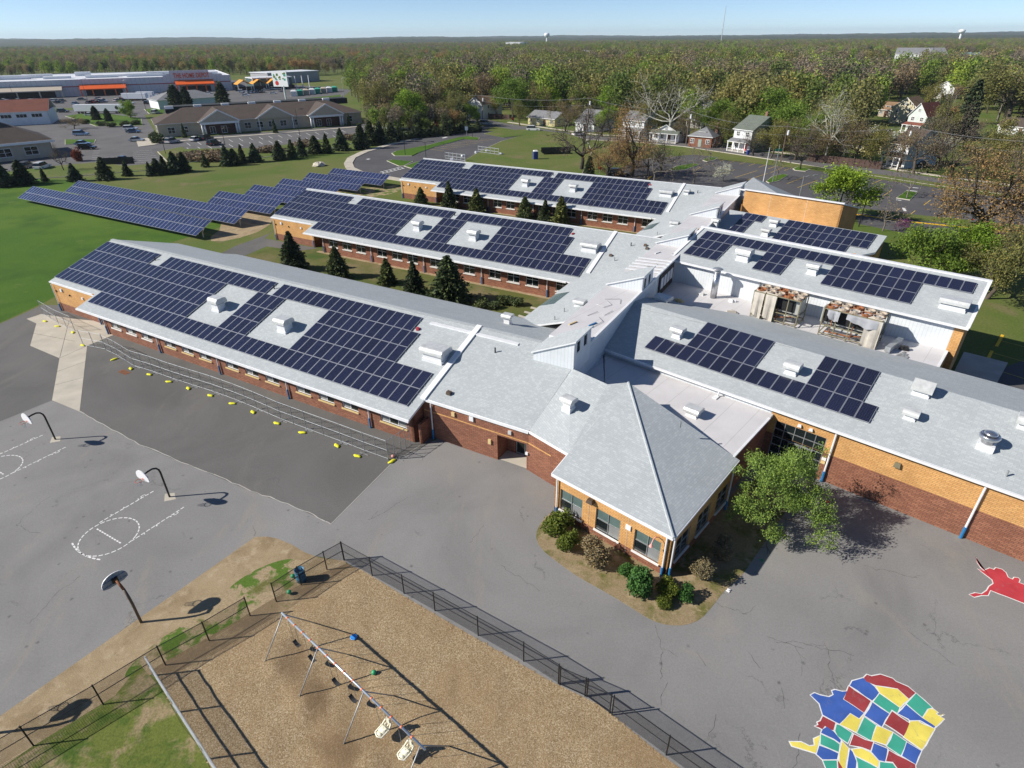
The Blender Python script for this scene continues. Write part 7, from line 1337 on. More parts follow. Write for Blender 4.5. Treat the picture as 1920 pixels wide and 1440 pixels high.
t = thing('road_sign', 'green street sign on a slim post in the car park', 'sign', (*(58.67, 138.09), 0)); lb(MB().tube([(0, 0, 0), (0, 0, 8)], .06, 6), 'post', 'galv', t); lb(MB().box((0, 0, 6.6), (1.6, .08, .5)), 'plate', 'sign_green', t)
t = thing('stop_sign', 'red stop sign behind the farthest wing', 'sign', (*(20.63, 144.23), 0), .3); lb(MB().tube([(0, 0, 0), (0, 0, 2.2)], .04, 6), 'post', 'galv', t); lb(MB().lathe([(.42, 0), (.42, .03)], n=8), 'plate', 'flag_red', t).matrix_basis = Matrix.Translation((0, -.05, 2.3)) @ Matrix.Rotation(math.pi / 2, 4, 'X')
t = thing('stop_sign', 'red stop sign across the street by the cottage', 'sign', (*(0.96, 241.94), 0), .3); lb(MB().tube([(0, 0, 0), (0, 0, 2.2)], .04, 6), 'post', 'galv', t); lb(MB().lathe([(.5, 0), (.5, .03)], n=8), 'plate', 'flag_red', t).matrix_basis = Matrix.Translation((0, -.05, 2.3)) @ Matrix.Rotation(math.pi / 2, 4, 'X')
t = thing('notice_sign', 'white notice sign beside the loop road', 'sign', (*(-14.63, 216.09), 0), .2); lb(MB().tube([(0, 0, 0), (0, 0, 2.2)], .05, 6), 'post', 'galv', t); lb(MB().box((0, -.05, 1.6), (1.0, .05, 1.2)), 'plate', 'board_white', t)
POLES = [((-67.49, 324.75), 9.5, 'utility pole left of the white gabled house'), ((-10.63, 252.43), 10, 'utility pole before the white gabled house'), ((25.75, 213.88), 11.9, 'utility pole with transformer beside the bare tree'), ((53.09, 191.97), 10, 'utility pole beside the brick cottage'), ((69.54, 161.22), 9.38, 'leaning utility pole with white transformer'), ((92.76, 149.0), 10.62, 'utility pole before the porch house'), ((112.89, 120.91), 11, 'utility pole beyond the right edge')]
for p, h, lab in POLES:
    t = thing('utility_pole', lab, 'utility pole', (*p, 0), -.3, 'utility poles along the street'); lb(MB().tube([(0, 0, 0), (0, 0, h)], [.17, .12], 7), 'pole', 'wood_pole', t); lb(MB().beam((-1.2, 0, h - .7), (1.2, 0, h - .7), .12, .14), 'crossarm', 'wood_pole', t); lb(MB().lathe([(.28, h - 2.6), (.28, h - 1.6), (.1, h - 1.5)], (.4, 0, 0), 10), 'transformer', 'white_metal', t)
for i in range(len(POLES) - 1):
    (p, h, _), (q, g, _) = POLES[i], POLES[i + 1]
    for j, (off_, dz) in enumerate(((-1.1, -.6), (1.1, -.6), (0, -2.6))):
        pts_ = []
        for k in range(13): s = k / 12; b = lerp(p, q, s); pts_.append((b[0], b[1] + off_ * .5, (h + (g - h) * s) + dz - 1.1 * 4 * s * (1 - s)))
        MB().tube(pts_, .022, 3).build('power_line', 'galv_dull', label=f'{("near", "far", "low")[j]} power line in the {ORD[i]} span from the left along the street', cat='power line', group='power lines along the street')
# odds and ends on the far lawn
t = thing('portable_toilet', 'blue portable toilet on the grass mound', 'toilet', (*(6.8, 169.42), 0), .2); lb(MB().box((0, 0, .1), (1.15, 1.15, 2.0)), 'cabin', 'plastic_blue', t); lb(MB().box((0, 0, 2.1), (1.2, 1.2, .25), 0, 0, .7), 'roof', 'white_metal', t); lb(MB().box((0, -.6, .25), (.7, .04, 1.7)), 'door', 'plastic_blue', t); lb(MB().box((0, 0, 0), (1.3, 1.3, .1)), 'base', 'galv', t)
t = thing('brush_trailer', 'dark trailer heaped with cut branches on the mound', 'trailer', (*(12.81, 177.64), 0), .1); lb(MB().box((0, 0, .5), (8.0, 2.2, .15)), 'bed', 'black_metal', t)
for s in (-1, 1): lb(MB().box((0, s * 1.1, .6), (8.0, .08, 1.1)), 'side', 'black_metal', t)
for xx in (-2, -.9):
    for s in (-1, 1): w = MB().lathe([(.4, -.1), (.4, .1)], n=10).build('wheel', 'tyre', t, local=True); w.matrix_basis = Matrix.Translation((xx, s, .4)) @ Matrix.Rotation(math.pi / 2, 4, 'X')
random.seed(6); m = MB()
for i in range(40): x = random.uniform(-4, 5); m.tube([(x, random.uniform(-1, 1), .7), (x + random.uniform(-2, 3), random.uniform(-1.6, 1.6), random.uniform(.8, 2.2))], [.07, .02], 3, cap=False)
lb(m, 'branch_heap', 'bark_dark', t)
def panel_fence(label, p, q, h, n, mat, postm, name='wooden_fence', wire=False):
    a0, L, rz = local_frame(p, q); t = thing(name, label, 'fence', (a0.x, a0.y, 0), rz)
    pm = MB().box((0, 0, 0), (.12, .12, h + .1)).mesh('post', postm); w = L / n
    bm = MB().box((w / 2, 0, .05), (w - .14, .04, h - .08)).mesh('panel', mat) if not wire else None
    if wire:
        m = MB()
        for z in (.25, h * .5, h - .1): m.beam((.06, 0, z), (w - .06, 0, z), .05, .14)
        bm = m.mesh('rail', mat)
    for i in range(n + 1):
        put(pm, 'post', t, (i * w, 0, 0), 0, local=True)
        if i < n: put(bm, 'rail' if wire else 'panel', t, (i * w, 0, 0), 0, local=True)
panel_fence('brown wooden fence along the street at right', (77.44, 163.94), (90.16, 151.77), 1.9, 14, 'wood_fence', 'wood_fence'); panel_fence('white rail fence behind the office parking', (-49.99, 235.88), (-33.47, 231.99), 1.2, 9, 'white_trim', 'white_trim', 'rail_fence', True)
panel_fence('dark screen fence round the bins in the office lot', (-108.3, 165.75), (-100.35, 167.72), 1.8, 6, 'black_metal', 'black_metal', 'screen_fence'); panel_fence('dark wooden fence beside the white gabled house', (-8.72, 264.69), (-0.24, 260.48), 1.8, 6, 'wood_fence', 'wood_fence'); panel_fence('temporary rail fence by the loop road bays', (-17.67, 171.32), (-12.02, 167.05), 1.8, 5, 'galv', 'galv', 'site_fence', True); panel_fence('temporary rail fence on the edge of the mound', (-9.12, 181.36), (-3.23, 176.62), 1.8, 5, 'galv', 'galv', 'site_fence', True)
for i, p in enumerate(((-15.78, 169.61), (-13.15, 175.33), (-9.84, 180.48), (-6.73, 183.1), (-2.79, 177.47))): MB().box((*p, 0), (1.0, .6, .5), i * .7, 0, .7).box((p[0] + .5, p[1] + .2, 0), (.7, .5, .35), i, 0, .7).build('ballast_block', 'white_metal', label=f'{ORD[i]} white ballast block from the left at the site fence', cat='block', group='ballast blocks at the site fence')
t = thing('wheelie_bin', 'blue wheeled bin at the kerb before the tall house', 'bin', (*(65.69, 174.33), 0)); lb(MB().box((0, 0, .1), (.6, .7, 1.0), 0, 0, 1.15), 'body', 'plastic_blue', t); lb(MB().box((0, 0, 1.1), (.72, .84, .08)), 'lid', 'plastic_blue', t)
t = thing('boulder', 'pale flat boulder on the lawn near the last array', 'boulder', (*(-49.65, 162.53), 0)); m = MB().lathe([(1.5, 0), (1.7, .35), (1.2, .8), (.4, .95)], n=9); m.v = [(x * (1 + .2 * math.sin(i * 1.7)), y * (1 + .15 * math.cos(i * 2.3)), z * (1 + .15 * math.sin(i))) for i, (x, y, z) in enumerate(m.v)]; lb(m, 'stone', 'concrete', t)

# ---------------------------------------------------------------- playground and schoolyard
def hoop(label, p, face, back=False, group='basketball hoops'):      # face: direction (ground vector) the board faces
    t = thing('basketball_hoop', label, 'basketball hoop', (*p, 0), math.atan2(face[1], face[0]), group)
    if back: pts_ = [(0, 0, 0), (0, 0, 1.5), (.08, 0, 2.0), (.3, 0, 2.5), (.75, 0, 2.8), (1.15, 0, 2.85)]
    else: pts_ = [(0, 0, 0), (0, 0, 2.25), (.04, 0, 2.5), (.18, 0, 2.72), (.42, 0, 2.84), (.75, 0, 2.84), (1.12, 0, 2.78)]
    lb(MB().tube(pts_ if not back else pts_[:4], .065 if not back else .075, 10), 'pole', 'black_metal' if not back else 'brown_metal', t, True)
    if back: lb(MB().tube(pts_[3:], .075, 10), 'arm', 'rust', t, True)
    prof = [(-.66, 2.48), (-.40, 2.38), (.40, 2.38), (.66, 2.48)] + [(.68 * math.cos(a2), 2.62 + .58 * math.sin(a2)) for a2 in [math.pi * i / 12 for i in range(13)]]
    m = MB(); n = len(prof); m.v = [(1.20, y, z) for y, z in prof] + [(1.15, y, z) for y, z in prof]
    m.f = [tuple(range(n)), tuple(range(2 * n - 1, n - 1, -1))] + [(i, n + i, n + (i + 1) % n, (i + 1) % n) for i in range(n)]; m.m = [0, 1] + [0] * n; lb(m, 'backboard', ['board_white', 'board_back'], t)
    rb = MB()
    for y in (-.35, 0, .35): rb.beam((1.13, y, 2.42), (1.13, y, 3.1), .04, .05, 0, (0, 1, 0))
    for z in (2.55, 2.85): rb.beam((1.12, -.6, z), (1.12, .6, z), .04, .05)
    lb(rb, 'board_rib', 'board_back', t); lb(MB().box((1.08, 0, 2.62), (.16, .3, .3)), 'bracket', 'black_metal', t)
    lb(MB().tube([(1.48 + .23 * math.cos(a2), .23 * math.sin(a2), 2.55) for a2 in [2 * math.pi * i / 16 for i in range(17)]], .018, 5, cap=False).beam((1.2, 0, 2.55), (1.27, 0, 2.55), .1, .03), 'rim', 'rim_orange', t)
    nt_ = MB()
    for i in range(10):
        a2 = 2 * math.pi * i / 10; b2 = a2 + .63
        for (x0, r0, z0, x1, r1, z1_) in ((a2, .22, 2.54, b2, .15, 2.32), (b2, .22, 2.54, a2, .15, 2.32), (a2, .15, 2.32, b2, .12, 2.14), (b2, .15, 2.32, a2, .12, 2.14)): nt_.tube([(1.48 + r0 * math.cos(x0), r0 * math.sin(x0), z0), (1.48 + r1 * math.cos(x1), r1 * math.sin(x1), z1_)], .006, 3, cap=False)
    lb(nt_, 'net', 'net', t)
    return t
h2, h1, h3 = Vector((-24.75, 33.23)), Vector((-37.78, 40.52)), Vector((-21.09, 22.52))
lane = (Vector((-26.86, 29.33)) - h2).normalized()
hoop('white fan-board hoop nearest the middle of the court', h2, lane); hoop('white fan-board hoop farthest up the court', h1, lane)
edge = (Vector((-17.1, 29.15)) - Vector((-25.13, 17.15))).normalized(); inward = Vector((-edge.y, edge.x))
hoop('hoop with rusty curved pole seen from behind its board', h3, inward, True); hoop('hoop just past the left edge, only its shadow on the verge', Vector((-24.91, 16.3)), inward, True)
for c0 in (h2, h1):
    n = Vector((-lane.y, lane.x)); c1 = c0 - lane * .05; P = [c1 + lane * .55 + n * .1, c1 + n * .62, c1 - lane * .4 - n * .1, c1 - n * .62]
    sheet('hoop_footing', [tuple(p) for p in P], 0.010, 'concrete')
def dashes(mb, pts_, w=.075, on_=.26, off_=.10, z=.0075):
    pts_ = [Vector(p) for p in pts_]; acc = 0.0
    for a0, b0 in zip(pts_, pts_[1:]):
        d = b0 - a0; L = d.length
        if L < 1e-6: continue
        d /= L; n = Vector((-d.y, d.x)) * w / 2; s = 0.0
        while s < L:
            ph = acc % (on_ + off_); run = (on_ - ph) if ph < on_ else (on_ + off_ - ph); e2 = min(L, s + run)
            if ph < on_ and e2 - s > .01:
                p, q = a0 + d * s, a0 + d * e2; mb.poly([(*(p - n), z), (*(q - n), z), (*(q + n), z), (*(p + n), z)])
            acc += e2 - s + 1e-6; s = e2 + 1e-6
L1a, L1b, L2a, L2b = [Vector(p) for p in ((-26.26, 33.88), (-28.27, 30.63), (-23.21, 32.14), (-25.13, 28.85))]
ftc = Vector((-26.86, 29.33)); rad = ((Vector((-26.83, 31.09)) - ftc).length + (Vector((-28.32, 28.33)) - ftc).length) / 2
for k, off_ in enumerate((Vector((0, 0)), h1 - h2)):
    mb = MB(); dashes(mb, [L1a + off_, L1b + off_]); dashes(mb, [L2a + off_, L2b + off_])
    dashes(mb, [ftc + off_ + Vector((math.cos(a2), math.sin(a2))) * rad for a2 in [2 * math.pi * i / 48 for i in range(49)]]); dashes(mb, [Vector((-28.09, 30.03)) + off_, Vector((-25.66, 28.65)) + off_], .09, .2, .08)
    n = Vector((-lane.y, lane.x)); cc = h2 + lane * 1.3 + off_; R3_ = (ftc + lane * rad - (h2 + lane * 1.3)).length
    dashes(mb, [cc + (lane * math.cos(a2) + n * math.sin(a2)) * R3_ for a2 in [-.32 + .64 * i / 14 for i in range(15)]], .1)
    for La, Lb, s in ((L1a, L1b, 1), (L2a, L2b, -1)):
        d = (Lb - La).normalized(); nn = Vector((-d.y, d.x)); nn = nn if nn.dot((L1a - L2a) * s) > 0 else -nn
        for f in (.28, .55, .78):
            q = La + (Lb - La) * f + off_; dashes(mb, [q, q + nn * .16], .07, 1, .1)
        q = La + (Lb - La) * .22 + off_; dashes(mb, [q, q + nn * .2, q + nn * .2 - d * .28, q - d * .28], .05, 1, .01)
    mb.build('court_lines', 'paint_white', kind='structure')

# painted map: each state a patch with a white border
STATES = [('blue', [(14.77, 17.91), (15.03, 18.03), (15.26, 17.91), (15.66, 17.81), (15.92, 17.92), (15.94, 18.13), (16.13, 18.19), (16.45, 18.09), (16.72, 18.1), (16.31, 17.68), (16.98, 16.97), (16.6, 16.69), (16.3, 16.96), (15.53, 16.43), (15.38, 16.53), (14.92, 16.89), (15.01, 17.46)]), ('red', [(16.92, 18.39), (17.63, 17.57), (16.98, 16.97), (16.31, 17.68)]), ('blue', [(17.89, 18.82), (18.21, 18.33), (18.26, 17.99), (17.69, 17.57), (16.96, 18.39), (17.22, 18.65)]), ('red', [(17.89, 18.82), (18.15, 19.0), (18.35, 18.91), (18.86, 19.0), (19.36, 18.77), (19.44, 18.6), (19.89, 18.32), (20.08, 17.97), (19.55, 17.65), (19.29, 18.19), (18.28, 18.38), (17.9, 18.6)]), ('yellow', [(18.28, 18.38), (19.3, 18.19), (19.54, 17.63), (18.86, 17.22), (18.27, 17.99)]), ('green', [(18.25, 17.97), (18.86, 17.22), (18.57, 16.94), (18.4, 17.11), (18.21, 16.94), (17.71, 17.54)]), ('green', [(20.08, 17.97), (20.45, 17.21), (20.16, 17.13), (19.66, 16.73), (19.28, 17.43)]), ('blue', [(17.66, 17.52), (18.19, 16.92), (17.47, 16.28), (16.92, 16.85)]), ('red', [(18.38, 17.07), (18.9, 16.46), (18.26, 15.83), (17.67, 16.45)]), ('blue', [(19.25, 17.39), (19.65, 16.73), (20.04, 16.3), (19.91, 16.2), (19.47, 16.58), (18.97, 16.58), (18.94, 16.66), (18.57, 16.94)]), ('yellow', [(20.23, 17.17), (20.45, 17.15), (20.58, 16.97), (20.46, 16.93), (20.49, 16.81), (20.84, 16.9), (20.54, 16.76), (20.68, 16.65), (20.02, 16.26), (19.65, 16.72)]), ('yellow', [(18.96, 16.56), (19.36, 16.58), (19.44, 16.46), (19.94, 16.18), (18.74, 15.22), (18.22, 15.81), (18.75, 16.35)]), ('yellow', [(16.6, 16.69), (16.97, 16.95), (16.13, 16.02), (15.97, 16.14), (15.53, 16.43), (16.3, 16.96)]), ('green', [(16.89, 16.79), (17.25, 16.37), (16.63, 15.64), (16.13, 16.02)]), ('yellow', [(17.25, 16.36), (17.45, 16.28), (17.86, 16.04), (17.22, 15.45), (16.65, 15.68)]), ('green', [(17.86, 16.03), (18.25, 15.6), (17.63, 14.97), (17.2, 15.41)]), ('blue', [(18.24, 15.59), (18.7, 15.18), (18.08, 14.58), (17.66, 14.97)]), ('red', [(14.9, 16.85), (15.38, 16.51), (15.1, 16.13), (14.91, 16.18), (14.79, 16.34), (14.6, 16.18), (14.48, 16.26), (14.29, 16.36), (14.49, 16.42), (14.49, 16.54), (14.68, 16.61)]), ('green', [(15.38, 16.45), (15.52, 16.41), (15.93, 16.02), (15.48, 15.54), (15.15, 15.87), (15.15, 16.13)]), ('red', [(15.97, 15.98), (16.37, 15.71), (16.71, 15.6), (16.37, 15.2), (16.03, 15.35), (15.52, 15.46)]), ('blue', [(16.69, 15.56), (17.2, 15.29), (16.77, 14.7), (16.51, 14.77), (16.36, 15.16)]), ('red', [(17.21, 15.23), (18.07, 14.6), (17.94, 14.31), (17.18, 14.31), (17.1, 14.69), (16.8, 14.73)]), ('blue', [(14.6, 16.22), (14.87, 16.34), (15.1, 16.1), (15.25, 15.69), (15.13, 15.54), (14.93, 15.73), (14.44, 16.03)]), ('green', [(14.42, 15.99), (14.92, 15.7), (15.09, 15.5), (14.88, 15.14), (14.51, 15.32), (14.18, 15.51)]), ('yellow', [(12.8, 15.65), (13.36, 15.63), (13.66, 15.44), (13.9, 15.47), (13.99, 15.77), (14.37, 15.92), (14.09, 15.47), (13.81, 15.1), (13.35, 15.26), (12.83, 15.44)]), ('blue', [(14.11, 15.47), (14.5, 15.31), (14.84, 15.1), (14.65, 14.82), (13.98, 14.82), (13.8, 15.07)]), ('yellow', [(15.27, 15.65), (15.41, 15.32), (14.78, 14.33), (14.52, 14.47), (14.86, 15.1)]), ('blue', [(15.45, 15.31), (15.53, 15.17), (15.5, 14.74), (15.25, 14.33), (14.82, 14.33), (15.16, 14.88)]), ('yellow', [(15.53, 15.28), (16.02, 15.33), (16.33, 15.13), (16.51, 14.73), (16.31, 14.47), (16.05, 14.67), (15.55, 14.99)]), ('green', [(15.55, 14.95), (16.04, 14.65), (16.29, 14.46), (16.13, 14.18), (15.29, 14.19), (15.48, 14.67)]), ('green', [(16.53, 14.73), (16.77, 14.7), (17.08, 14.66), (17.14, 14.38), (16.92, 14.11), (16.2, 14.18)]), ('green', [(13.97, 14.8), (14.62, 14.8), (14.43, 14.33), (13.95, 14.27)]), ('red', [(14.66, 14.82), (14.74, 14.47), (14.6, 14.26), (14.45, 14.3)])]
def rough_edge(p, seed):
    random.seed(seed); q = []
    for a0, b0 in zip(p, p[1:] + p[:1]):
        d = Vector(b0) - Vector(a0); n = max(1, int(d.length / .35)); nn = Vector((-d.y, d.x)).normalized()
        for i in range(n): c = Vector(a0) + d * i / n + (nn * random.uniform(-.025, .025) if i else nn * 0); q.append(tuple(c))
    return q
def grow_poly(p, g):
    p = p if area2(p) > 0 else p[::-1]; q = []; n = len(p)
    for i in range(n):
        a0, b0, c0 = Vector(p[i - 1]), Vector(p[i]), Vector(p[(i + 1) % n]); d1, d2 = (b0 - a0), (c0 - b0)
        d1 = d1.normalized() if d1.length > 1e-6 else d2.normalized(); d2 = d2.normalized() if d2.length > 1e-6 else d1
        nn = Vector((d1.y, -d1.x)) + Vector((d2.y, -d2.x)); nn = nn.normalized() if nn.length > .2 else Vector((d1.y, -d1.x)); q.append(tuple(b0 + nn * g))
    return q
def painted(name, label, cat, patches, prefix):
    c = patches[0][1][0]; t = thing(name, label, cat, (c[0], c[1], 0.004))
    for i, (colr, p) in enumerate(patches):
        e2 = rough_edge(p, i); z = .008 + .0001 * i
        MB().prism(grow_poly(e2, .035), .004, z).build('border', 'paint_white', t); MB().prism(grow_poly(e2, -.022), .004, z + .005).build('state_patch', prefix + colr, t)
painted('painted_map', 'colourful painted map of states on the asphalt at lower right', 'map', STATES, 'map_')
ALASKA = [(29.13, 26.92), (28.93, 26.45), (28.88, 26.15), (28.96, 25.86), (29.37, 26.02), (29.53, 25.89), (29.76, 26.04), (30.05, 25.91), (30.11, 25.65), (29.97, 25.27), (30.12, 25.12), (30.33, 25.27), (30.56, 25.24), (30.55, 25.08), (30.33, 24.87), (30.55, 24.7), (31.0, 24.27), (30.94, 23.45), (30.06, 22.55), (29.5, 23.35), (28.22, 24.3), (27.82, 23.92), (27.44, 23.93), (26.93, 23.81), (26.77, 24.01), (27.2, 24.14), (27.52, 24.05), (27.99, 24.3), (28.34, 24.6), (28.74, 24.81), (28.87, 25.09), (28.74, 25.47), (28.59, 25.95), (28.9, 25.77), (28.84, 26.03), (28.91, 26.45)]
painted('painted_map', 'red painted state with a long tail beside the gymnasium wall', 'map', [('red', ALASKA)], 'alaska_')

# chain-link fences
def chainlink(label, line, h, mat='black_metal', rails=(0.98, .52), pr=.035, rr=.022, step=.09, wire=.015, thin=None, name='chain_link_fence'):
    t = thing(name, label, 'fence', (*line[0], 0))
    for i, p in enumerate(line): MB().tube([(*p, -.02), (*p, h + .04)], pr, 8).build('post', thin or mat, t)
    for i in range(len(line) - 1):
        a0, b0 = Vector(line[i]), Vector(line[i + 1]); d = b0 - a0; L = d.length; d /= L
        for f in rails: MB().tube([(*a0, h * f), (*b0, h * f)], rr, 6).build('rail', mat, t)
        m = MB(); n2 = Vector((-d.y, d.x)) * .006
        for sgn in (1, -1):
            s = -h
            while s < L:
                s0, s1 = s, s + h; z0, z1_ = .03, h - .02
                if sgn < 0: z0, z1_ = z1_, z0
                f0 = max(0, -s0 / h); f1 = min(1, (L - s0) / h)
                if f1 > f0 + .02:
                    p, q = a0 + d * (s0 + h * f0), a0 + d * (s0 + h * f1); zp, zq = z0 + (z1_ - z0) * f0, z0 + (z1_ - z0) * f1; w = wire / 2
                    o_ = n2 * sgn; m.poly([(*(p + o_), zp - w), (*(q + o_), zq - w), (*(q + o_), zq + w), (*(p + o_), zp + w)])
                s += step
        if m.f: m.build('wire_mesh', thin or mat, t, uv=False)
    return t
FH = 1.55
chainlink('black chain-link fence climbing from the playground corner to the lower right', [(-10.68, 27.08), (-8.66, 25.79), (-6.5, 24.41), (-4.53, 23.15), (-1.97, 21.49), (0.5, 19.9), (2.24, 18.63)], FH)
chainlink('black double gate in the playground fence', [(2.31, 18.56), (3.52, 17.95), (3.61, 17.91), (4.63, 17.07)], FH - .1, rails=(.98, .52, .06), name='playground_gate')
chainlink('black chain-link fence continuing past the gate to the bottom edge', [(4.72, 16.97), (6.93, 15.09), (9.0, 13.38), (11.17, 11.62)], FH)
chainlink('black chain-link fence between the dirt verge and the mulch', [(-10.7, 27.06), (-11.57, 26.29), (-12.81, 25.1), (-13.9, 23.88)], FH); chainlink('black chain-link fence running down to the lower left corner', [(-15.06, 22.9), (-16.7, 21.28), (-18.37, 19.83), (-20.41, 17.71), (-22.51, 15.73), (-24.65, 13.66)], FH)
chainlink('silver topped chain-link fence beside the grass wedge', [(-18.68, 19.24), (-16.54, 17.27), (-14.1, 15.05), (-11.57, 12.74)], 1.5, 'galv', (.99, .5), .045, .04)

# temporary site fence with sandbags along the nearest wing
FL = [(-56.33, 66.57), (-52.77, 63.87), (-49.52, 61.76)], [(-46.26, 58.05), (-43.21, 56.98)], [(-43.14, 56.85), (-41.05, 55.47), (-38.15, 53.2), (-35.56, 51.94), (-32.95, 50.51), (-30.45, 49.24), (-27.8, 47.91), (-25.18, 46.45), (-22.74, 44.97), (-20.02, 43.22), (-17.37, 41.72), (-13.98, 39.83), (-11.8, 38.56), (-9.72, 37.42)], [(-9.72, 37.39), (-8.89, 38.53), (-8.25, 39.38)]
FN = ['leftmost panels of the temporary site fence on the concrete path', 'short gate panel of the temporary site fence on the path', 'long temporary site fence with white rails along the nearest wing', 'end panel of the temporary site fence reaching the wing corner']
def halve(l): return [q for a0, b0 in zip(l, l[1:]) for q in (a0, lerp(a0, b0, .5))] + [l[-1]]
for line, lab in zip(FL, FN): chainlink(lab, halve(line), 1.83, 'galv', (.99, .5, .06), .028, .018, .15, .008, name='site_fence', thin='galv_dull')
bag = MB().lathe([(.02, 0), (.2, .0), (.26, .08), (.2, .17), (.05, .2)], n=10); bag.v = [(x * 1.5, y * .62 + .03 * math.sin(x * 20), z * .62) for x, y, z in bag.v]; BAGM = bag.mesh('sandbag', 'sandbag', True)
BAGS = [(-54.79, 64.51), (-52.37, 63.05), (-49.49, 61.34), (-46.34, 58.05), (-41.03, 54.69), (-38.19, 52.64), (-35.7, 51.4), (-33.05, 49.93), (-30.57, 48.64), (-27.91, 47.29), (-25.3, 45.86), (-22.89, 44.4), (-20.18, 42.6), (-17.57, 41.17), (-14.2, 39.28), (-12.24, 37.87), (-9.38, 37.15)]
for i, p in enumerate(BAGS):
    put(BAGM, 'sandbag', None, (*p, .012), -.5 + .4 * math.sin(i * 2.1) + (1.0 if i in (4, 16) else 0), f'{ORD[i]} yellow sandbag from the left along the site fence', 'sandbag', 'sandbags along the site fence')
    if i > 3: f = MB(); f.beam((*lerp(p, (p[0] + .45, p[1] + .5), .2), .03), (p[0] + .75, p[1] + .75, .03), .05, .04).beam((p[0] + .1, p[1] + .55, .03), (p[0] + .85, p[1] + .1, .03), .05, .04); f.build('fence_foot', 'galv_dull', label=f'{ORD[i]} metal foot from the left under the site fence', cat='fence foot', group='feet of the site fence')
t = thing('drain_grate', 'rusty drain grate in the dark paving', 'drain', (*(-38.49, 51.98), 0.01), YAW1)
for i in range(9): lb(MB().box((-.6 + i * .15, 0, 0), (.09, .6, .012)), 'grate_bar', 'rust', t)

# swings
BZ = 2.35; T0, T1 = Vector((-12.16, 21.13, 2.35)), Vector((-3.92, 14.23, 2.35)); bd = (T1 - T0).normalized(); bn = Vector((-bd.y, bd.x, 0))
if (Vector((*(-13.18, 19.89), 0)) - T0).dot(bn) < 0: bn = -bn
sw = thing('swing_set', 'long swing frame with silver top beam on the mulch', 'swing set', (T0.x, T0.y, 0))
MB().tube([T0 - bd * .1, T1 + bd * .15], .055, 12).build('top_beam', 'swing_beam', sw, True)
leg = (Vector((*(-13.18, 19.89), 0)) - Vector((T0.x, T0.y, 0))).dot(bn)
for f in (0, .292, .628, .985):
    q = T0 + (T1 - T0) * f
    for s in (1, -1): MB().tube([q - Vector((0, 0, .03)), (q.x + bn.x * leg * s, q.y + bn.y * leg * s, 0)], .032, 8).build('leg', 'galv_dull', sw, True)
for i in range(15):
    q = T0 + (T1 - T0) * (.04 + .064 * i); MB().tube([q - bd * .035, q + bd * .035], .075, 10).build('collar', 'collar_orange', sw)
def swing(label, f0, f1, z, adaptive=False):
    A_, B_ = T0 + (T1 - T0) * f0, T0 + (T1 - T0) * f1; mid = (A_ + B_) / 2; t = thing('swing', label, 'swing', (mid.x, mid.y, z), math.atan2(bd.y, bd.x), 'swings')
    w = (B_ - A_).length / 2
    for s in (-1, 1): MB().tube([(s * w, 0, BZ - z), (s * min(w, .27), 0, .12)], .012, 4).build('chain', 'galv_dull', t, local=True)
    if not adaptive:
        m = MB()
        for i in range(7):
            x = -.28 + .56 * i / 6; zz = .14 * (abs(x) / .28) ** 2; m.v += [(x, -.1, zz), (x, .1, zz), (x, .1, zz - .02), (x, -.1, zz - .02)]
        for i in range(6):
            b = i * 4
            for k in range(4): m.f.append((b + k, b + (k + 1) % 4, b + 4 + (k + 1) % 4, b + 4 + k)); m.m.append(0)
        lb(m, 'belt', 'rubber', t)
    else:
        lb(MB().box((0, .0, 0), (.5, .55, .08), 0, 0, 1.05).box((0, -.38, -.02), (.46, .3, .06)), 'seat', 'seat_cream', t, True)
        m = MB(); m.tube([(-.32, -.5, .02), (-.34, .1, .05), (-.3, .42, .35), (0, .5, .5), (.3, .42, .35), (.34, .1, .05), (.32, -.5, .02), (0, -.62, 0), (-.32, -.5, .02)], .06, 8); lb(m, 'shell_rim', 'seat_cream', t, True)
        lb(MB().box((0, .42, .02), (.4, .1, .75), 0, 0, .8), 'backrest', 'seat_cream', t); lb(MB().beam((-.3, 0, .32), (.3, 0, .32), .08, .06).beam((-.12, -.05, .1), (-.12, .3, .3), .05, .05).beam((.12, -.05, .1), (.12, .3, .3), .05, .05), 'harness', 'seat_cream', t)
    return t
for lab, a2, b2 in (('first black belt swing from the top of the frame', .04, .10), ('second black belt swing from the top of the frame', .168, .232), ('third black belt swing, just past the middle leg', .36, .424), ('fourth black belt swing, before the third leg', .488, .552)): swing(lab, a2, b2, .48)
for sw_ in (swing('upper cream moulded swing seat with harness', .70, .765, .5, True), swing('lower cream moulded swing seat with harness', .845, .91, .5, True)):
    for ch in sw_.children:
        if ch.name.split('.')[0] != 'chain': ch.scale = (.68, .68, .68)
# small things
t = thing('rubbish_drum', 'blue open rubbish drum inside the playground fence', 'bin', (*(-12.89, 25.47), .014)); lb(MB().lathe([(.29, 0), (.29, .28), (.305, .3), (.29, .32), (.29, .58), (.305, .6), (.29, .62), (.29, .88), (.305, .9), (.27, .9), (.27, .2), (.0, .2)], n=20), 'drum', 'drum_blue', t, True); lb(MB().box((.02, 0, .2), (.3, .35, .45), .4, 0, .6), 'rubbish', 'tarp', t)
sph = MB().lathe([(.001, 0), (.07, .015), (.12, .06), (.135, .13), (.12, .2), (.07, .245), (.001, .26)], n=12)
for p, mt, lab in (((-13.46, 25.64), 'ball_green', 'green ball left of the blue drum'), ((-13.3, 24.43), 'ball_green', 'green ball in the mulch corner'), ((-7.25, 19.2), 'ball_green', 'green ball beside the third swing'), ((-9.39, 37.69), 'ball_pink', 'pink ball at the end of the site fence')): put(sph.mesh('play_ball', mt, True), 'play_ball', None, (*p, .06 if mt == 'ball_green' else .012), 0, lab, 'ball', 'balls in the yard')
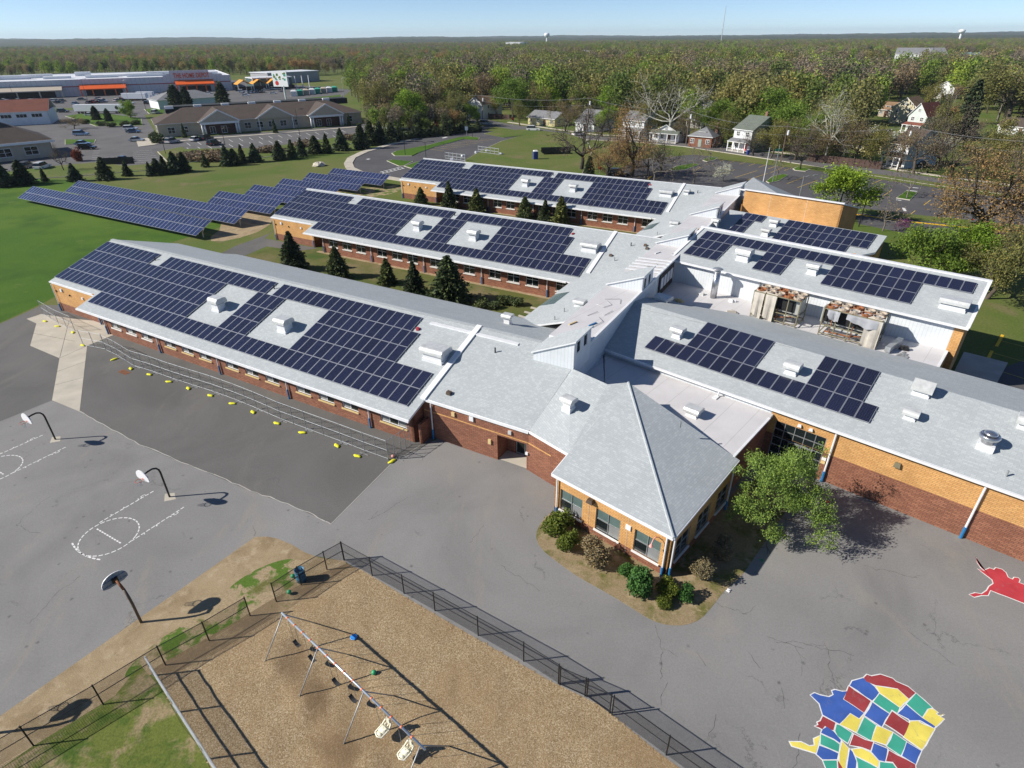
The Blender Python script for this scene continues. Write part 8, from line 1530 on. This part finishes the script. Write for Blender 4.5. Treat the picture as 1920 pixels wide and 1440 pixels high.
MB().lathe([(.17, 0), (.19, .02), (.17, .03), (.0, .025)], n=16).build('flying_disc', 'disc_blue', loc=(*(-8.78, 21.34), .14), label='blue flying disc on the mulch', cat='disc')
for p, mt, lab, s in (((12.72, 24.41), 'board_white', 'scrap of white litter beside the planting bed', .28), ((15.53, 26.72), 'ball_green', 'scrap of green litter in the pavilion shadow', .16), ((22.16, 32.1), 'flag_red', 'red scrap under the willow-like tree', .16)):
    m = MB()
    for k in range(4): m.box((random.uniform(-.1, .1), random.uniform(-.1, .1), 0), (s * .6, s * .3, .02 + .02 * k), k * 1.1)
    m.build('litter', mt, loc=(*p, .008), label=lab, cat='litter')

# cracks in the old paving: thin sealed or open lines that wander and fork
random.seed(31); ck = MB()
def crack(p, q, w=.012, depth=0):
    a0, b0 = Vector(p), Vector(q); L = (b0 - a0).length; n = max(3, int(L / .22)); nn = Vector((-(b0 - a0).y, (b0 - a0).x)).normalized(); off = 0.0; pr = a0
    for i in range(1, n + 1):
        off += random.gauss(0, .07); off *= .92; c = a0 + (b0 - a0) * i / n + nn * off; d = c - pr
        if d.length > 1e-4:
            k = Vector((-d.y, d.x)).normalized() * w * random.uniform(.3, .8); ck.poly([(*(pr - k), .0062), (*(c - k), .0062), (*(c + k), .0062), (*(pr + k), .0062)])
        if depth < 2 and random.random() < .07: a2 = random.uniform(-1.2, 1.2); dd = (b0 - a0).normalized(); dd = Vector((dd.x * math.cos(a2) - dd.y * math.sin(a2), dd.x * math.sin(a2) + dd.y * math.cos(a2))); crack(c, c + dd * random.uniform(.5, 1.6), w * .7, depth + 1)
        pr = c
for a0, b0 in (((7.89, 22.08), (7.83, 20.15)), ((7.83, 20.15), (7.23, 18.93)), ((7.82, 18.63), (7.35, 17.37)), ((9.76, 20.38), (10.1, 19.57)), ((13.86, 21.27), (15.37, 20.21)), ((16.81, 20.87), (16.12, 18.71)), ((16.12, 18.71), (16.49, 17.85)), ((13.48, 18.29), (13.33, 17.19)), ((12.5, 20.36), (13.03, 19.48)), ((14.22, 20.9), (18.07, 20.22)), ((-2.86, 28.47), (-1.88, 30.08)), ((-9.93, 30.69), (-7.74, 33.13)), ((-33.84, 30.43), (-33.67, 33.44)), ((-31.5, 29.65), (-33.92, 30.43)), ((9.12, 15.81), (9.84, 16.95)), ((21.77, 26.31), (24.56, 25.43)), ((11.37, 23.57), (13.28, 22.81)), ((13.47, 16.02), (12.22, 14.49)), ((-0.75, 26.54), (1.49, 24.44)), ((-26.69, 25.94), (-27.25, 22.47)), ((21.75, 21.67), (22.94, 19.39)), ((-17.21, 29.25), (-17.65, 30.25))): crack(a0, b0)
ck.build('paving_crack', 'black_void', kind='structure', uv=False)

# ---------------------------------------------------------------- air: thin even haze round the whole scene
hm = bpy.data.materials.new('haze_air'); hm.use_nodes = True; hn = hm.node_tree.nodes; hl = hm.node_tree.links
hn.remove(hn['Principled BSDF']); pv_ = hn.new('ShaderNodeVolumePrincipled'); pv_.inputs['Color'].default_value = (0.72, 0.86, 1.0, 1); pv_.inputs['Density'].default_value = 0.00006; pv_.inputs['Anisotropy'].default_value = 0.15
hl.new(pv_.outputs[0], hn['Material Output'].inputs['Volume'])
M['haze_air'] = hm
MB().prism([(-9300, -700), (9300, -700), (9300, 14300), (-9300, 14300)], -1.5, 135).build('haze', 'haze_air', kind='stuff', label='thin bluish haze over the far country', cat='haze', uv=False)
